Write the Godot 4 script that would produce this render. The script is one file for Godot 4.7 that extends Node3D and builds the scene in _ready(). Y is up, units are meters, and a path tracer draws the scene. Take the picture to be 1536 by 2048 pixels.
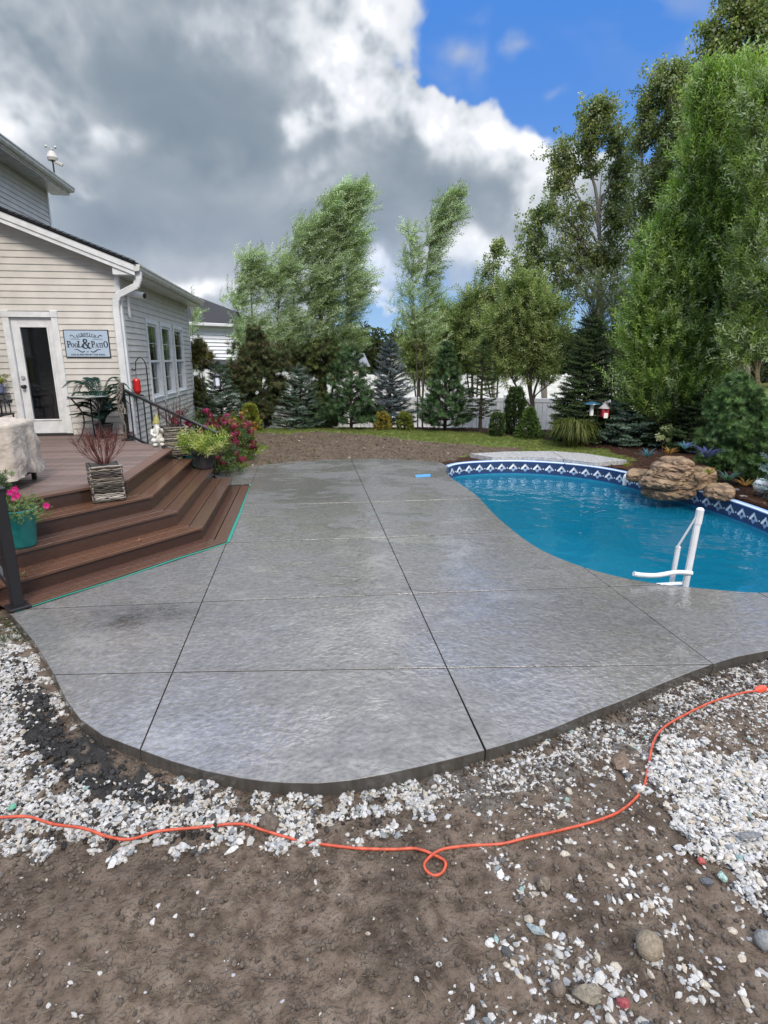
extends Node3D

# ---------------------------------------------------------------- mesh builder
class MB:
	var v := PackedVector3Array()
	var n := PackedVector3Array()
	var c := PackedColorArray()
	var uv := PackedVector2Array()
	var ix := PackedInt32Array()
	var col := Color.WHITE

	func vert(p: Vector3, nn: Vector3, t := Vector2.ZERO) -> int:
		v.append(p)
		n.append(nn)
		c.append(col)
		uv.append(t)
		return v.size() - 1

	func tri(a: Vector3, b: Vector3, d: Vector3) -> void:  # counter-clockwise seen from outside
		var nn := (b - a).cross(d - a).normalized()
		var i := vert(a, nn)
		vert(b, nn)
		vert(d, nn)
		ix.append_array([i, i + 2, i + 1])

	func quad(a: Vector3, b: Vector3, d: Vector3, e: Vector3) -> void:
		var nn := (d - a).cross(e - b).normalized()
		var i := vert(a, nn, Vector2(0, 1))
		vert(b, nn, Vector2(1, 1))
		vert(d, nn, Vector2(1, 0))
		vert(e, nn, Vector2(0, 0))
		ix.append_array([i, i + 2, i + 1, i, i + 3, i + 2])

	func quad_o(a: Vector3, b: Vector3, d: Vector3, e: Vector3, out: Vector3) -> void:
		if (d - a).cross(e - b).dot(out) < 0.0:
			quad(a, e, d, b)
		else:
			quad(a, b, d, e)

	func box(at: Vector3, s: Vector3, bev := 0.0, bas := Basis.IDENTITY) -> void:
		var h := s * 0.5
		var b := minf(bev, minf(h.x, minf(h.y, h.z)) * 0.9)
		var P := func(sx: float, sy: float, sz: float, ax: int) -> Vector3:
			var q := Vector3(sx * (h.x - (0.0 if ax == 0 else b)), sy * (h.y - (0.0 if ax == 1 else b)), sz * (h.z - (0.0 if ax == 2 else b)))
			return at + bas * q
		for s1: float in [-1.0, 1.0]:
			quad_o(P.call(s1, -1.0, -1.0, 0), P.call(s1, 1.0, -1.0, 0), P.call(s1, 1.0, 1.0, 0), P.call(s1, -1.0, 1.0, 0), bas.x * s1)
			quad_o(P.call(-1.0, s1, -1.0, 1), P.call(1.0, s1, -1.0, 1), P.call(1.0, s1, 1.0, 1), P.call(-1.0, s1, 1.0, 1), bas.y * s1)
			quad_o(P.call(-1.0, -1.0, s1, 2), P.call(1.0, -1.0, s1, 2), P.call(1.0, 1.0, s1, 2), P.call(-1.0, 1.0, s1, 2), bas.z * s1)
		if b <= 0.0:
			return
		for s1: float in [-1.0, 1.0]:
			for s2: float in [-1.0, 1.0]:
				quad_o(P.call(s1, s2, -1.0, 0), P.call(s1, s2, 1.0, 0), P.call(s1, s2, 1.0, 1), P.call(s1, s2, -1.0, 1), bas.x * s1 + bas.y * s2)
				quad_o(P.call(s1, -1.0, s2, 0), P.call(s1, 1.0, s2, 0), P.call(s1, 1.0, s2, 2), P.call(s1, -1.0, s2, 2), bas.x * s1 + bas.z * s2)
				quad_o(P.call(-1.0, s1, s2, 1), P.call(1.0, s1, s2, 1), P.call(1.0, s1, s2, 2), P.call(-1.0, s1, s2, 2), bas.y * s1 + bas.z * s2)
				for s3: float in [-1.0, 1.0]:
					var x: Vector3 = P.call(s1, s2, s3, 0)
					var y: Vector3 = P.call(s1, s2, s3, 1)
					var z: Vector3 = P.call(s1, s2, s3, 2)
					if (y - x).cross(z - x).dot(bas * Vector3(s1, s2, s3)) < 0.0:
						tri(x, z, y)
					else:
						tri(x, y, z)

	func bar(a: Vector3, b: Vector3, w: float, t: float, bev := 0.0, upv := Vector3.UP) -> void:  # box from a to b: w wide, t along upv
		var d := (b - a).normalized()
		var sd := d.cross(upv)
		if sd.length() < 0.01:
			sd = d.cross(Vector3.RIGHT)
		sd = sd.normalized()
		var u := sd.cross(d).normalized()
		box((a + b) * 0.5, Vector3((b - a).length(), t, w), bev, Basis(d, u, d.cross(u)))

	func tube(pts: Array, rad: Variant, sides := 6, caps := true) -> void:
		var m := pts.size()
		if m < 2:
			return
		var fd: Vector3 = pts[1] - pts[0]
		fd = fd.normalized()
		var u := fd.cross(Vector3.UP if absf(fd.y) < 0.9 else Vector3.RIGHT).normalized()
		var first := v.size()
		for i in m:
			var p: Vector3 = pts[i]
			var q0: Vector3 = pts[maxi(i - 1, 0)]
			var q1: Vector3 = pts[mini(i + 1, m - 1)]
			var d := (q1 - q0).normalized()
			u = (u - d * u.dot(d)).normalized()
			var w := d.cross(u)
			var r: float = rad[i] if rad is Array else rad
			for k in sides:
				var a := TAU * k / sides
				var nn := u * cos(a) + w * sin(a)
				vert(p + nn * r, nn, Vector2(float(k) / sides, float(i)))
		for i in m - 1:
			for k in sides:
				var a0 := first + i * sides + k
				var a1 := first + i * sides + (k + 1) % sides
				ix.append_array([a0, a0 + sides, a1, a1, a0 + sides, a1 + sides])
		if caps:
			for e in 2:
				var i := 0 if e == 0 else m - 1
				var p: Vector3 = pts[i]
				var q: Vector3 = pts[1 if e == 0 else m - 2]
				var d := (p - q).normalized()
				var r: float = rad[i] if rad is Array else rad
				var ce := vert(p + d * r * 0.3, d)
				var ring := []
				for k in sides:
					ring.append(vert(v[first + i * sides + k], d))
				for k in sides:
					if e == 1:
						ix.append_array([ce, ring[(k + 1) % sides], ring[k]])
					else:
						ix.append_array([ce, ring[k], ring[(k + 1) % sides]])

	func lathe(at: Vector3, prof: Array, segs := 20, sx := 1.0, sz := 1.0, cx := 0.0) -> void:  # prof: Vector2(radius, height), from the bottom outside upwards
		for i in prof.size() - 1:
			var a: Vector2 = prof[i]
			var b: Vector2 = prof[i + 1]
			var e := (b - a)
			if e.length() < 1e-6:
				continue
			var nn := Vector2(e.y, -e.x).normalized()
			var first := v.size()
			for k in segs + 1:
				var an := TAU * k / segs
				var ca := cos(an)
				var sa := sin(an)
				var nv := Vector3(nn.x * ca, nn.y, nn.x * sa).normalized()
				vert(at + Vector3(a.x * ca * sx + cx * a.y, a.y, a.x * sa * sz), nv, Vector2(float(k) / segs, a.y))
				vert(at + Vector3(b.x * ca * sx + cx * b.y, b.y, b.x * sa * sz), nv, Vector2(float(k) / segs, b.y))
			for k in segs:
				var q := first + k * 2
				ix.append_array([q, q + 2, q + 1, q + 1, q + 2, q + 3])

	func ball(at: Vector3, r: Vector3, segs := 10, rings := 6, bas := Basis.IDENTITY) -> void:
		var first := v.size()
		for i in rings + 1:
			var t := PI * i / rings
			for k in segs + 1:
				var a := TAU * k / segs
				var d := Vector3(sin(t) * cos(a), cos(t), sin(t) * sin(a))
				vert(at + bas * (d * r), (bas * (d / r)).normalized())
		for i in rings:
			for k in segs:
				var q := first + i * (segs + 1) + k
				ix.append_array([q, q + segs + 1, q + 1, q + 1, q + segs + 1, q + segs + 2])

	# a flat sheet cut to an outline in x and z, with a bevelled rim and sides; outline may run either way
	func slab(poly: PackedVector2Array, top: float, bottom: float, bev: float, uvo := Vector2.ZERO, uvs := Vector2.ONE, under := false, side := Color(-1, 0, 0)) -> void:
		var P := poly.duplicate()
		if Geometry2D.is_polygon_clockwise(P):
			P.reverse()
		var m := P.size()
		var inn := PackedVector2Array()
		var ou := PackedVector2Array()
		for i in m:
			var e0 := (P[i] - P[(i + m - 1) % m]).normalized()
			var e1 := (P[(i + 1) % m] - P[i]).normalized()
			var n0 := Vector2(e0.y, -e0.x)
			var n1 := Vector2(e1.y, -e1.x)
			var mm := (n0 + n1)
			mm = mm.normalized() if mm.length() > 0.05 else n0
			ou.append(mm)
			inn.append(P[i] - mm * bev / maxf(mm.dot(n1), 0.35))
		var idx := Geometry2D.triangulate_polygon(inn)
		if idx.is_empty():
			inn = P
			idx = Geometry2D.triangulate_polygon(P)
			if idx.is_empty():
				print("no sheet for ", P)
		var f := v.size()
		for q in inn:
			vert(Vector3(q.x, top, q.y), Vector3.UP, (q - uvo) * uvs)
		for k in range(0, idx.size(), 3):
			var a := inn[idx[k]]
			var b := inn[idx[k + 1]]
			var d := inn[idx[k + 2]]
			if (b - a).cross(d - a) > 0.0:
				ix.append_array([f + idx[k], f + idx[k + 1], f + idx[k + 2]])
			else:
				ix.append_array([f + idx[k], f + idx[k + 2], f + idx[k + 1]])
		for i in m:
			var j := (i + 1) % m
			var a := P[i]
			var b := P[j]
			var e := (b - a).normalized()
			var en := Vector2(e.y, -e.x)
			var na := ou[i] if ou[i].dot(en) > 0.93 else en
			var nb := ou[j] if ou[j].dot(en) > 0.93 else en
			var n3a := Vector3(na.x, 0, na.y)
			var n3b := Vector3(nb.x, 0, nb.y)
			var s := v.size()
			var keep := col
			vert(Vector3(inn[i].x, top, inn[i].y), Vector3.UP, (inn[i] - uvo) * uvs)
			vert(Vector3(inn[j].x, top, inn[j].y), Vector3.UP, (inn[j] - uvo) * uvs)
			if side.r >= 0.0:
				col = side
			vert(Vector3(a.x, top - bev, a.y), n3a, (a - uvo) * uvs)
			vert(Vector3(b.x, top - bev, b.y), n3b, (b - uvo) * uvs)
			vert(Vector3(a.x, bottom, a.y), n3a, (a - uvo) * uvs)
			vert(Vector3(b.x, bottom, b.y), n3b, (b - uvo) * uvs)
			col = keep
			ix.append_array([s, s + 2, s + 1, s + 1, s + 2, s + 3, s + 2, s + 4, s + 3, s + 3, s + 4, s + 5])
			if under:
				pass
		if under:
			var g := v.size()
			for q in P:
				vert(Vector3(q.x, bottom, q.y), Vector3.DOWN)
			var id2 := Geometry2D.triangulate_polygon(P)
			for k in range(0, id2.size(), 3):
				ix.append_array([g + id2[k], g + id2[k + 1], g + id2[k + 2]])

	func mesh() -> ArrayMesh:
		var a := []
		a.resize(Mesh.ARRAY_MAX)
		a[Mesh.ARRAY_VERTEX] = v
		a[Mesh.ARRAY_NORMAL] = n
		a[Mesh.ARRAY_COLOR] = c
		a[Mesh.ARRAY_TEX_UV] = uv
		a[Mesh.ARRAY_INDEX] = ix
		var m := ArrayMesh.new()
		m.add_surface_from_arrays(Mesh.PRIMITIVE_TRIANGLES, a)
		return m

# ---------------------------------------------------------------- naming
var rng := RandomNumberGenerator.new()
var taken := {}
var M := {}
var F := {}
var pool_edge := PackedVector2Array()

func numbered(called: String) -> String:
	var k: int = taken.get(called, 0)
	taken[called] = k + 1
	return called if k == 0 else "%s_%03d" % [called, k]

func tag(o: Node, label: String, category: String, group := "") -> Node:
	o.set_meta("label", label)
	o.set_meta("category", category)
	if group:
		o.set_meta("group", group)
	return o

func thing(called: String, label: String, category: String, at := Vector3.ZERO, turn := 0.0, group := "") -> Node3D:
	var o := Node3D.new()
	o.name = numbered(called)
	add_child(o, true)
	o.position = at
	o.rotation.y = turn
	tag(o, label, category, group)
	return o

func part(called: String, b: Variant, m: Material, parent: Node3D, at := Vector3.ZERO) -> MeshInstance3D:
	var o := MeshInstance3D.new()
	o.mesh = b.mesh() if b is MB else b
	o.material_override = m
	o.name = numbered(called) if parent == self else called
	o.position = at
	parent.add_child(o, true)
	return o

func struct(called: String, b: Variant, m: Material) -> MeshInstance3D:
	var o := part(called, b, m, self)
	o.set_meta("kind", "structure")
	return o

func scatter(called: String, m: Mesh, mt: Material, xf: Array, cols: PackedColorArray, parent: Node3D) -> MultiMeshInstance3D:
	var mm := MultiMesh.new()
	mm.transform_format = MultiMesh.TRANSFORM_3D
	mm.use_colors = true
	mm.mesh = m
	mm.instance_count = xf.size()
	var buf := PackedFloat32Array()
	buf.resize(xf.size() * 16)
	for i in xf.size():
		var t: Transform3D = xf[i]
		var k := i * 16
		buf[k] = t.basis.x.x
		buf[k + 1] = t.basis.y.x
		buf[k + 2] = t.basis.z.x
		buf[k + 3] = t.origin.x
		buf[k + 4] = t.basis.x.y
		buf[k + 5] = t.basis.y.y
		buf[k + 6] = t.basis.z.y
		buf[k + 7] = t.origin.y
		buf[k + 8] = t.basis.x.z
		buf[k + 9] = t.basis.y.z
		buf[k + 10] = t.basis.z.z
		buf[k + 11] = t.origin.z
		var q := cols[i]
		buf[k + 12] = q.r
		buf[k + 13] = q.g
		buf[k + 14] = q.b
		buf[k + 15] = 1.0
	mm.buffer = buf
	var o := MultiMeshInstance3D.new()
	o.multimesh = mm
	o.material_override = mt
	o.name = numbered(called) if parent == self else called
	o.set_meta("kind", "stuff")
	parent.add_child(o, true)
	return o

func rr(a: float, b: float) -> float:
	return rng.randf_range(a, b)

func rvec() -> Vector3:
	return Vector3(rr(-1, 1), rr(-1, 1), rr(-1, 1))

func aim(d: Vector3, s: Vector3, at: Vector3, roll := 0.0) -> Transform3D:  # y axis along d
	var y := d.normalized()
	var x := y.cross(Vector3.FORWARD if absf(y.z) < 0.9 else Vector3.RIGHT).normalized()
	x = x.rotated(y, roll)
	return Transform3D(Basis(x * s.x, y * s.y, x.cross(y) * s.z), at)

func spline(pts: Array, closed: bool, per: int) -> PackedVector2Array:
	var out := PackedVector2Array()
	var m := pts.size()
	for i in (m if closed else m - 1):
		var p0: Vector2 = pts[(i + m - 1) % m] if closed or i > 0 else pts[0]
		var p1: Vector2 = pts[i]
		var p2: Vector2 = pts[(i + 1) % m]
		var p3: Vector2 = pts[(i + 2) % m] if closed or i + 2 < m else pts[m - 1]
		for k in per:
			out.append(p1.cubic_interpolate(p2, p0, p3, float(k) / per))
	if not closed:
		out.append(pts[m - 1])
	return out

func spline3(pts: Array, per: int) -> Array:
	var out := []
	var m := pts.size()
	for i in m - 1:
		var p0: Vector3 = pts[maxi(i - 1, 0)]
		var p1: Vector3 = pts[i]
		var p2: Vector3 = pts[i + 1]
		var p3: Vector3 = pts[mini(i + 2, m - 1)]
		for k in per:
			out.append(p1.cubic_interpolate(p2, p0, p3, float(k) / per))
	out.append(pts[m - 1])
	return out

func vs(flat: Array) -> Array:
	var out := []
	for i in range(0, flat.size(), 2):
		out.append(Vector2(flat[i], flat[i + 1]))
	return out

func noise(sd: int, freq: float, oct := 4, kind := FastNoiseLite.TYPE_SIMPLEX_SMOOTH, frac := FastNoiseLite.FRACTAL_FBM) -> FastNoiseLite:
	var f := FastNoiseLite.new()
	f.seed = sd
	f.frequency = freq
	f.noise_type = kind
	f.fractal_type = frac
	f.fractal_octaves = oct
	return f

func ntex(f: FastNoiseLite, size: int, lo: Color, hi: Color, mid := Color(-1, 0, 0)) -> NoiseTexture2D:
	var t := NoiseTexture2D.new()
	t.width = size
	t.height = size
	t.seamless = true
	t.seamless_blend_skirt = 0.25
	t.generate_mipmaps = false
	t.noise = f
	var g := Gradient.new()
	g.set_color(0, lo)
	g.set_color(1, hi)
	if mid.r >= 0.0:
		g.add_point(0.5, mid)
	t.color_ramp = g
	return t

func mat(col: Color, rough: float, tex: Texture2D = null, scale := 1.0, bump: Texture2D = null, cm := 0.0, metal := 0.0) -> StandardMaterial3D:  # col is a linear base colour
	var m := StandardMaterial3D.new()
	m.albedo_color = col.linear_to_srgb()
	m.roughness = rough
	m.metallic = metal
	m.vertex_color_use_as_albedo = true
	if tex:
		m.albedo_texture = tex
	if bump:
		m.heightmap_enabled = true
		m.heightmap_texture = bump
		m.heightmap_scale = cm
	if tex or bump:
		m.uv1_triplanar = true
		m.uv1_world_triplanar = true
		m.uv1_scale = Vector3.ONE * scale
	return m

func inside(x: float, z: float, poly: PackedVector2Array) -> bool:
	return Geometry2D.is_point_in_polygon(Vector2(x, z), poly)

# ---------------------------------------------------------------- sky
const EXPOSE := 2.35
const EYE := Vector3(0, 2, 0)

func sky_image() -> Image:
	var W := 3072
	var H := 1536
	var data := PackedFloat32Array()
	data.resize(W * H * 3)
	var warp := noise(11, 1.6, 4)
	var warp2 := noise(12, 1.6, 4)
	var bil := noise(13, 3.2, 6, FastNoiseLite.TYPE_SIMPLEX_SMOOTH, FastNoiseLite.FRACTAL_FBM)
	var soft := noise(14, 1.1, 4)
	var fine := noise(15, 9.0, 4)
	var cauli := noise(17, 13.0, 5)
	var puff := noise(16, 5.0, 5)
	var yaw := deg_to_rad(7.65)
	var pit := deg_to_rad(15.04)
	var fw := Vector3(sin(yaw) * cos(pit), -sin(pit), -cos(yaw) * cos(pit))
	var rt := Vector3(cos(yaw), 0, sin(yaw))
	var up := rt.cross(fw)
	# cloud masses of this sky as [angle right, angle up, half width, half height, brightness]; angles are written on a plane one unit before the viewer, in thousandths
	var br := [
		[-60, 850, 95, 120, .55], [-30, 905, 40, 90, .3], [60, 705, 100, 50, .5], [200, 655, 110, 45, .6], [110, 640, 60, 40, .2], [270, 600, 70, 45, .45], [250, 545, 50, 26, .4], [170, 500, 80, 40, -.12], [210, 560, 50, 20, -.1],
		[-140, 690, 45, 26, .55], [-100, 770, 24, 40, .45], [-60, 735, 60, 50, .4], [-170, 660, 24, 18, .4], [-110, 590, 60, 40, .28], [170, 470, 60, 30, .45], [90, 440, 50, 26, .3],
		[-640, 690, 110, 60, .42], [-700, 650, 60, 55, .5], [-470, 655, 60, 22, .42], [-510, 610, 70, 30, .2], [-540, 560, 60, 20, .3], [-620, 850, 150, 80, .22], [-560, 720, 120, 60, .14], [-250, 860, 120, 80, .25],
		[-330, 385, 70, 14, .75], [-60, 405, 60, 14, .4], [-30, 415, 60, 18, .55], [-20, 372, 55, 22, .7], [-10, 350, 80, 12, .4], [130, 360, 60, 24, .5], [240, 430, 60, 24, .5],
		[-420, 760, 170, 60, -.1], [-350, 640, 170, 70, -.13], [-380, 480, 190, 50, -.12], [-40, 480, 90, 40, -.1], [-180, 780, 60, 60, -.06], [100, 560, 60, 34, -.12], [30, 600, 30, 30, -.1], [-230, 600, 60, 40, -.1],
	]
	var rim := [Vector2(60, 1600), Vector2(46, 900), Vector2(40, 775), Vector2(58, 745), Vector2(118, 733), Vector2(165, 722), Vector2(200, 700), Vector2(245, 674), Vector2(292, 642), Vector2(330, 622), Vector2(520, 600), Vector2(700, 560)]
	var wisps := [[125, 800, 40, 26, .75], [165, 790, 16, 40, .4], [237, 815, 22, 15, .9], [95, 770, 50, 26, .28], [145, 870, 26, 14, .25], [480, 860, 130, 70, .42], [560, 790, 90, 50, .25], [300, 735, 14, 10, .3], [120, 745, 26, 8, .2]]
	for j in H:
		var th := PI * (j + 0.5) / H
		var y := cos(th)
		var s := sin(th)
		for i in W:
			var ph := TAU * (i + 0.5) / W
			var o := (j * W + i) * 3
			if y < -0.06:
				data[o] = 0.06
				data[o + 1] = 0.06
				data[o + 2] = 0.055
				continue
			var d := Vector3(s * sin(ph), y, -s * cos(ph))
			var zz := d.dot(fw)
			var yy := maxf(y, 0.0)
			# generic sky: air, then clouds on a flattened dome
			var hor := pow(1.0 - yy, 5.0)
			var r := lerpf(0.062, 0.45, hor)
			var g := lerpf(0.245, 0.68, hor)
			var b := lerpf(0.75, 0.92, hor)
			var q := Vector3(d.x, d.y * 1.7, d.z)
			var w1 := warp.get_noise_3dv(q)
			var w2 := warp2.get_noise_3dv(q)
			var qq := q + Vector3(w1, w2, w1 - w2) * 0.16
			var bn := bil.get_noise_3dv(qq)
			var sn := soft.get_noise_3dv(q)
			var fn := fine.get_noise_3dv(qq)
			var cover := clampf(0.9 + sn * 1.9 + bn * 0.7 + fn * .1, 0.0, 1.0)
			var bright := lerpf(0.40, 0.62, smoothstep(0.34, 0.6, y)) + sn * 0.55 + bn * 0.45 + fn * 0.07
			var near := 0.0
			if zz > 0.25:
				var cq := d + Vector3(w2, w1, w2 + w1) * 0.02
				var cf := cauli.get_noise_3dv(cq)
				var u := d.dot(rt) / zz * 1000.0 + (w1 * 44.0 + cf * 26.0 + fn * 8.0)
				var v := d.dot(up) / zz * 1000.0 + (w2 * 34.0 + cauli.get_noise_3dv(cq + Vector3(3, 1, 2)) * 26.0)
				var inn := (1.0 - smoothstep(900.0, 1400.0, absf(u))) * (1.0 - smoothstep(950.0, 1300.0, v))
				near = inn
				if inn > 0.0:
					var pf := 0.42 - absf(puff.get_noise_3dv(cq * 1.9)) * 1.5
					var l := 0.265 + bn * 0.16 + sn * 0.06 + cf * 0.055 + pf * 0.06 + 0.13 * (1.0 - smoothstep(360.0, 540.0, v)) - 0.05 * exp(-pow((u + 380.0) / 200.0, 2.0) - pow((v - 800.0) / 120.0, 2.0))
					for e: Array in br:
						var dx: float = (u - e[0]) / e[2]
						var dy: float = (v - e[1]) / e[3]
						var k := dx * dx + dy * dy
						if k < 5.0:
							l += e[4] * exp(-k) * (0.9 + bn * 0.3 + pf * 1.0 + cf * 1.2)
					# the clear sky to the right of the big cloud bank
					var edge := 700.0
					for e in range(rim.size() - 1):
						if v <= rim[e].y and v > rim[e + 1].y:
							edge = lerpf(rim[e].x, rim[e + 1].x, (rim[e].y - v) / (rim[e].y - rim[e + 1].y))
					var cv := smoothstep(-16.0, 22.0, edge - u + bn * 20.0 + pf * 40.0 + cf * 40.0)
					# breaks low over the horizon
					var lowb := exp(-pow((v - 345.0) / 62.0, 2.0)) * (smoothstep(-110.0, -50.0, u) * 1.15)
					lowb *= 1.0 - 0.85 * exp(-pow((u + 25.0) / 60.0, 2.0) - pow((v - 378.0) / 20.0, 2.0)) - 0.6 * exp(-pow((u - 30.0) / 60.0, 2.0) - pow((v - 350.0) / 10.0, 2.0))
					cv *= 1.0 - clampf(lowb * 1.2 + bn * 0.5 * lowb, 0.0, 1.0)
					l += 0.38 * exp(-pow((edge - u - 40.0) / 70.0, 2.0)) * smoothstep(480.0, 560.0, v) * (0.7 + bn)
					for e: Array in wisps:
						var dx: float = (u - e[0]) / e[2]
						var dy: float = (v - e[1]) / e[3]
						var k := dx * dx + dy * dy
						if k < 5.0 and cv < 0.9:
							var add: float = e[4] * exp(-k) * clampf(0.8 + bn * 2.0, 0.0, 1.3)
							if add * (1.0 - cv) > 0.01:
								l = maxf(l, 0.5)
							cv = maxf(cv, minf(add, 0.9))
					cover = lerpf(cover, cv, inn)
					bright = lerpf(bright, l, inn)
			bright = clampf(bright, 0.0, 1.1)
			var k2 := bright * bright * (3.0 - 2.0 * minf(bright, 1.0))
			var far := 1.0 - near
			var lo := 1.0 - smoothstep(0.12, 0.30, y)
			var cr := lerpf(0.23 + 0.03 * lo + 0.05 * far, 0.90, k2)
			var cg := lerpf(0.295 + 0.03 * lo + 0.005 * far, 0.93, k2)
			var cb := lerpf(0.365 + 0.05 * lo - 0.045 * far, 0.98, k2)
			# clouds away from this low bank stand higher and are lit by the sun behind the viewer
			var en := lerpf(lerpf(1.0 / EXPOSE, 1.4, smoothstep(0.34, 0.75, y)), 1.0 / EXPOSE, near)
			data[o] = lerpf(r, cr, cover) * en
			data[o + 1] = lerpf(g, cg, cover) * en
			data[o + 2] = lerpf(b, cb, cover) * en
	return Image.create_from_data(W, H, false, Image.FORMAT_RGBF, data.to_byte_array())

func build_view() -> void:
	var cam := Camera3D.new()
	cam.name = "camera"
	cam.fov = 83.35
	cam.near = 0.05
	cam.far = 900.0
	add_child(cam)
	cam.position = EYE
	cam.rotation = Vector3(deg_to_rad(-15.04), deg_to_rad(-7.65), 0)
	cam.current = true
	var env := Environment.new()
	env.background_mode = Environment.BG_SKY
	var sk := Sky.new()
	var pm := PanoramaSkyMaterial.new()
	pm.panorama = ImageTexture.create_from_image(sky_image())
	sk.sky_material = pm
	env.sky = sk
	env.background_energy_multiplier = 1.0
	env.tonemap_mode = Environment.TONE_MAPPER_LINEAR
	env.tonemap_exposure = EXPOSE
	env.sdfgi_enabled = true
	env.ssao_enabled = true
	env.ssil_enabled = true
	var we := WorldEnvironment.new()
	we.name = "world"
	we.environment = env
	add_child(we)
	var sun := DirectionalLight3D.new()
	sun.name = "sun"
	sun.light_energy = 0.45
	sun.light_color = Color(1.0, 0.95, 0.88)
	sun.light_angular_distance = 18.0
	sun.shadow_enabled = true
	add_child(sun)
	sun.rotation = Vector3(deg_to_rad(-44), deg_to_rad(6), 0)

# ---------------------------------------------------------------- materials
func build_materials() -> void:
	var grain := ntex(noise(21, 0.02, 5), 512, Color(0.62, 0.62, 0.62), Color(1, 1, 1))
	var speck := ntex(noise(22, 0.09, 4), 512, Color(0.55, 0.55, 0.55), Color(1, 1, 1))
	var lump := ntex(noise(23, 0.035, 6), 512, Color.BLACK, Color.WHITE)
	var lumpf := ntex(noise(24, 0.11, 4), 512, Color.BLACK, Color.WHITE)
	M.grain = grain
	M.lump = lump
	M.soil = mat(Color(1, 1, 1), 0.95, ntex(noise(25, 0.012, 8), 2048, Color(0.48, 0.46, 0.44), Color(1, 1, 1), Color(0.82, 0.80, 0.78)), 0.4, ntex(noise(26, 0.05, 7), 2048, Color.BLACK, Color.WHITE), 1.4)
	M.soil.metallic_specular = 0.25
	M.stone = mat(Color(1, 1, 1), 0.75, speck, 6.0)
	M.stone.metallic_specular = 0.35
	M.rock = mat(Color(1, 1, 1), 0.8, grain, 3.0, lumpf, 1.0)
	var streak := ntex(noise(27, 0.03, 5), 512, Color(0.55, 0.55, 0.55), Color(1, 1, 1))
	M.siding = mat(Color(0.55, 0.535, 0.505), 0.55, ntex(noise(28, 0.008, 3), 512, Color(0.9, 0.9, 0.9), Color(1, 1, 1)), 0.6, streak, 0.06)
	M.white = mat(Color(0.66, 0.68, 0.70), 0.42, ntex(noise(29, 0.01, 4), 512, Color(0.88, 0.88, 0.88), Color(1, 1, 1)), 0.9)
	M.gutter = mat(Color(0.66, 0.66, 0.64), 0.4, ntex(noise(30, 0.012, 4), 512, Color(0.8, 0.8, 0.79), Color(1, 1, 1)), 0.7)
	M.roof = mat(Color(0.035, 0.035, 0.04), 0.95, speck, 4.0, lumpf, 0.6)
	M.deckb = mat(Color(1, 1, 1), 0.42, null)
	var wood := ntex(noise(31, 0.02, 6), 512, Color(0.6, 0.58, 0.56), Color(1, 1, 1))
	M.decking = mat(Color(1, 1, 1), 0.17, wood, 1.0, wood, 0.15)
	M.decking.uv1_scale = Vector3(1.2, 9, 9)
	M.decking_dry = mat(Color(1, 1, 1), 0.55, wood, 1.0, wood, 0.2)
	M.decking_dry.uv1_scale = Vector3(0.9, 9, 14)
	M.black = mat(Color(0.012, 0.012, 0.014), 0.38)
	M.black_dull = mat(Color(0.016, 0.016, 0.017), 0.7)
	M.plain = mat(Color(1, 1, 1), 0.6)
	M.gloss = mat(Color(1, 1, 1), 0.3)
	M.bark = mat(Color(1, 1, 1), 0.9, grain, 2.0, lump, 2.0)
	M.leaf = mat(Color(1, 1, 1), 0.5)
	M.leaf.backlight_enabled = true
	M.leaf.backlight = Color(0.9, 1.0, 0.7)
	M.needle = mat(Color(1, 1, 1), 0.6)
	M.needle.metallic_specular = 0.22
	M.leaf.metallic_specular = 0.35
	M.needle.backlight_enabled = true
	M.needle.backlight = Color(0.4, 0.45, 0.34)
	M.glass = StandardMaterial3D.new()
	M.glass.albedo_color = Color(0.12, 0.13, 0.14, 0.06)
	M.glass.transparency = BaseMaterial3D.TRANSPARENCY_ALPHA
	M.glass.roughness = 0.02
	M.dark_room = mat(Color(0.012, 0.011, 0.012), 0.9)
	M.curtain = mat(Color(0.32, 0.32, 0.33), 0.9)
	M.fabric = mat(Color(0.50, 0.44, 0.38), 0.85, ntex(noise(33, 0.02, 5), 512, Color(0.78, 0.78, 0.78), Color(1, 1, 1)), 1.4, ntex(noise(34, 0.012, 5, FastNoiseLite.TYPE_SIMPLEX_SMOOTH, FastNoiseLite.FRACTAL_RIDGED), 512, Color.BLACK, Color.WHITE), 0.7)
	M.vinyl = mat(Color(0.78, 0.80, 0.82), 0.4, ntex(noise(35, 0.01, 4), 512, Color(0.86, 0.86, 0.87), Color(1, 1, 1)), 0.5)

# ---------------------------------------------------------------- the ground
const POOL := [2.42, -6.0, 2.42, -7.0, 2.50, -8.2, 2.45, -9.4, 2.50, -10.1, 2.78, -10.72, 3.3, -11.0, 4.2, -11.02, 5.0, -10.62, 5.57, -9.95, 5.85, -9.0, 6.05, -8.0, 6.1, -7.2, 6.02, -6.4, 5.75, -5.5, 5.2, -4.75, 4.6, -4.35, 4.0, -4.22, 3.5, -4.37, 3.05, -4.6, 2.72, -4.95, 2.5, -5.45]
const DIRT := [-1.5, -16.2, -1.0, -16.3, -0.5, -16.0, 0.3, -16.5, 1.2, -16.1, 1.95, -15.15, 3.0, -14.05, 4.0, -13.2, 5.1, -12.75, 4.6, -12.1, 3.3, -11.9, 2.6, -10.9, 1.77, -11.3, 0.89, -11.4, -0.05, -11.3, -0.91, -11.0, -1.3, -10.7, -1.15, -11.7, -1.05, -12.9, -0.95, -13.8, -1.35, -15.0]
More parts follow.
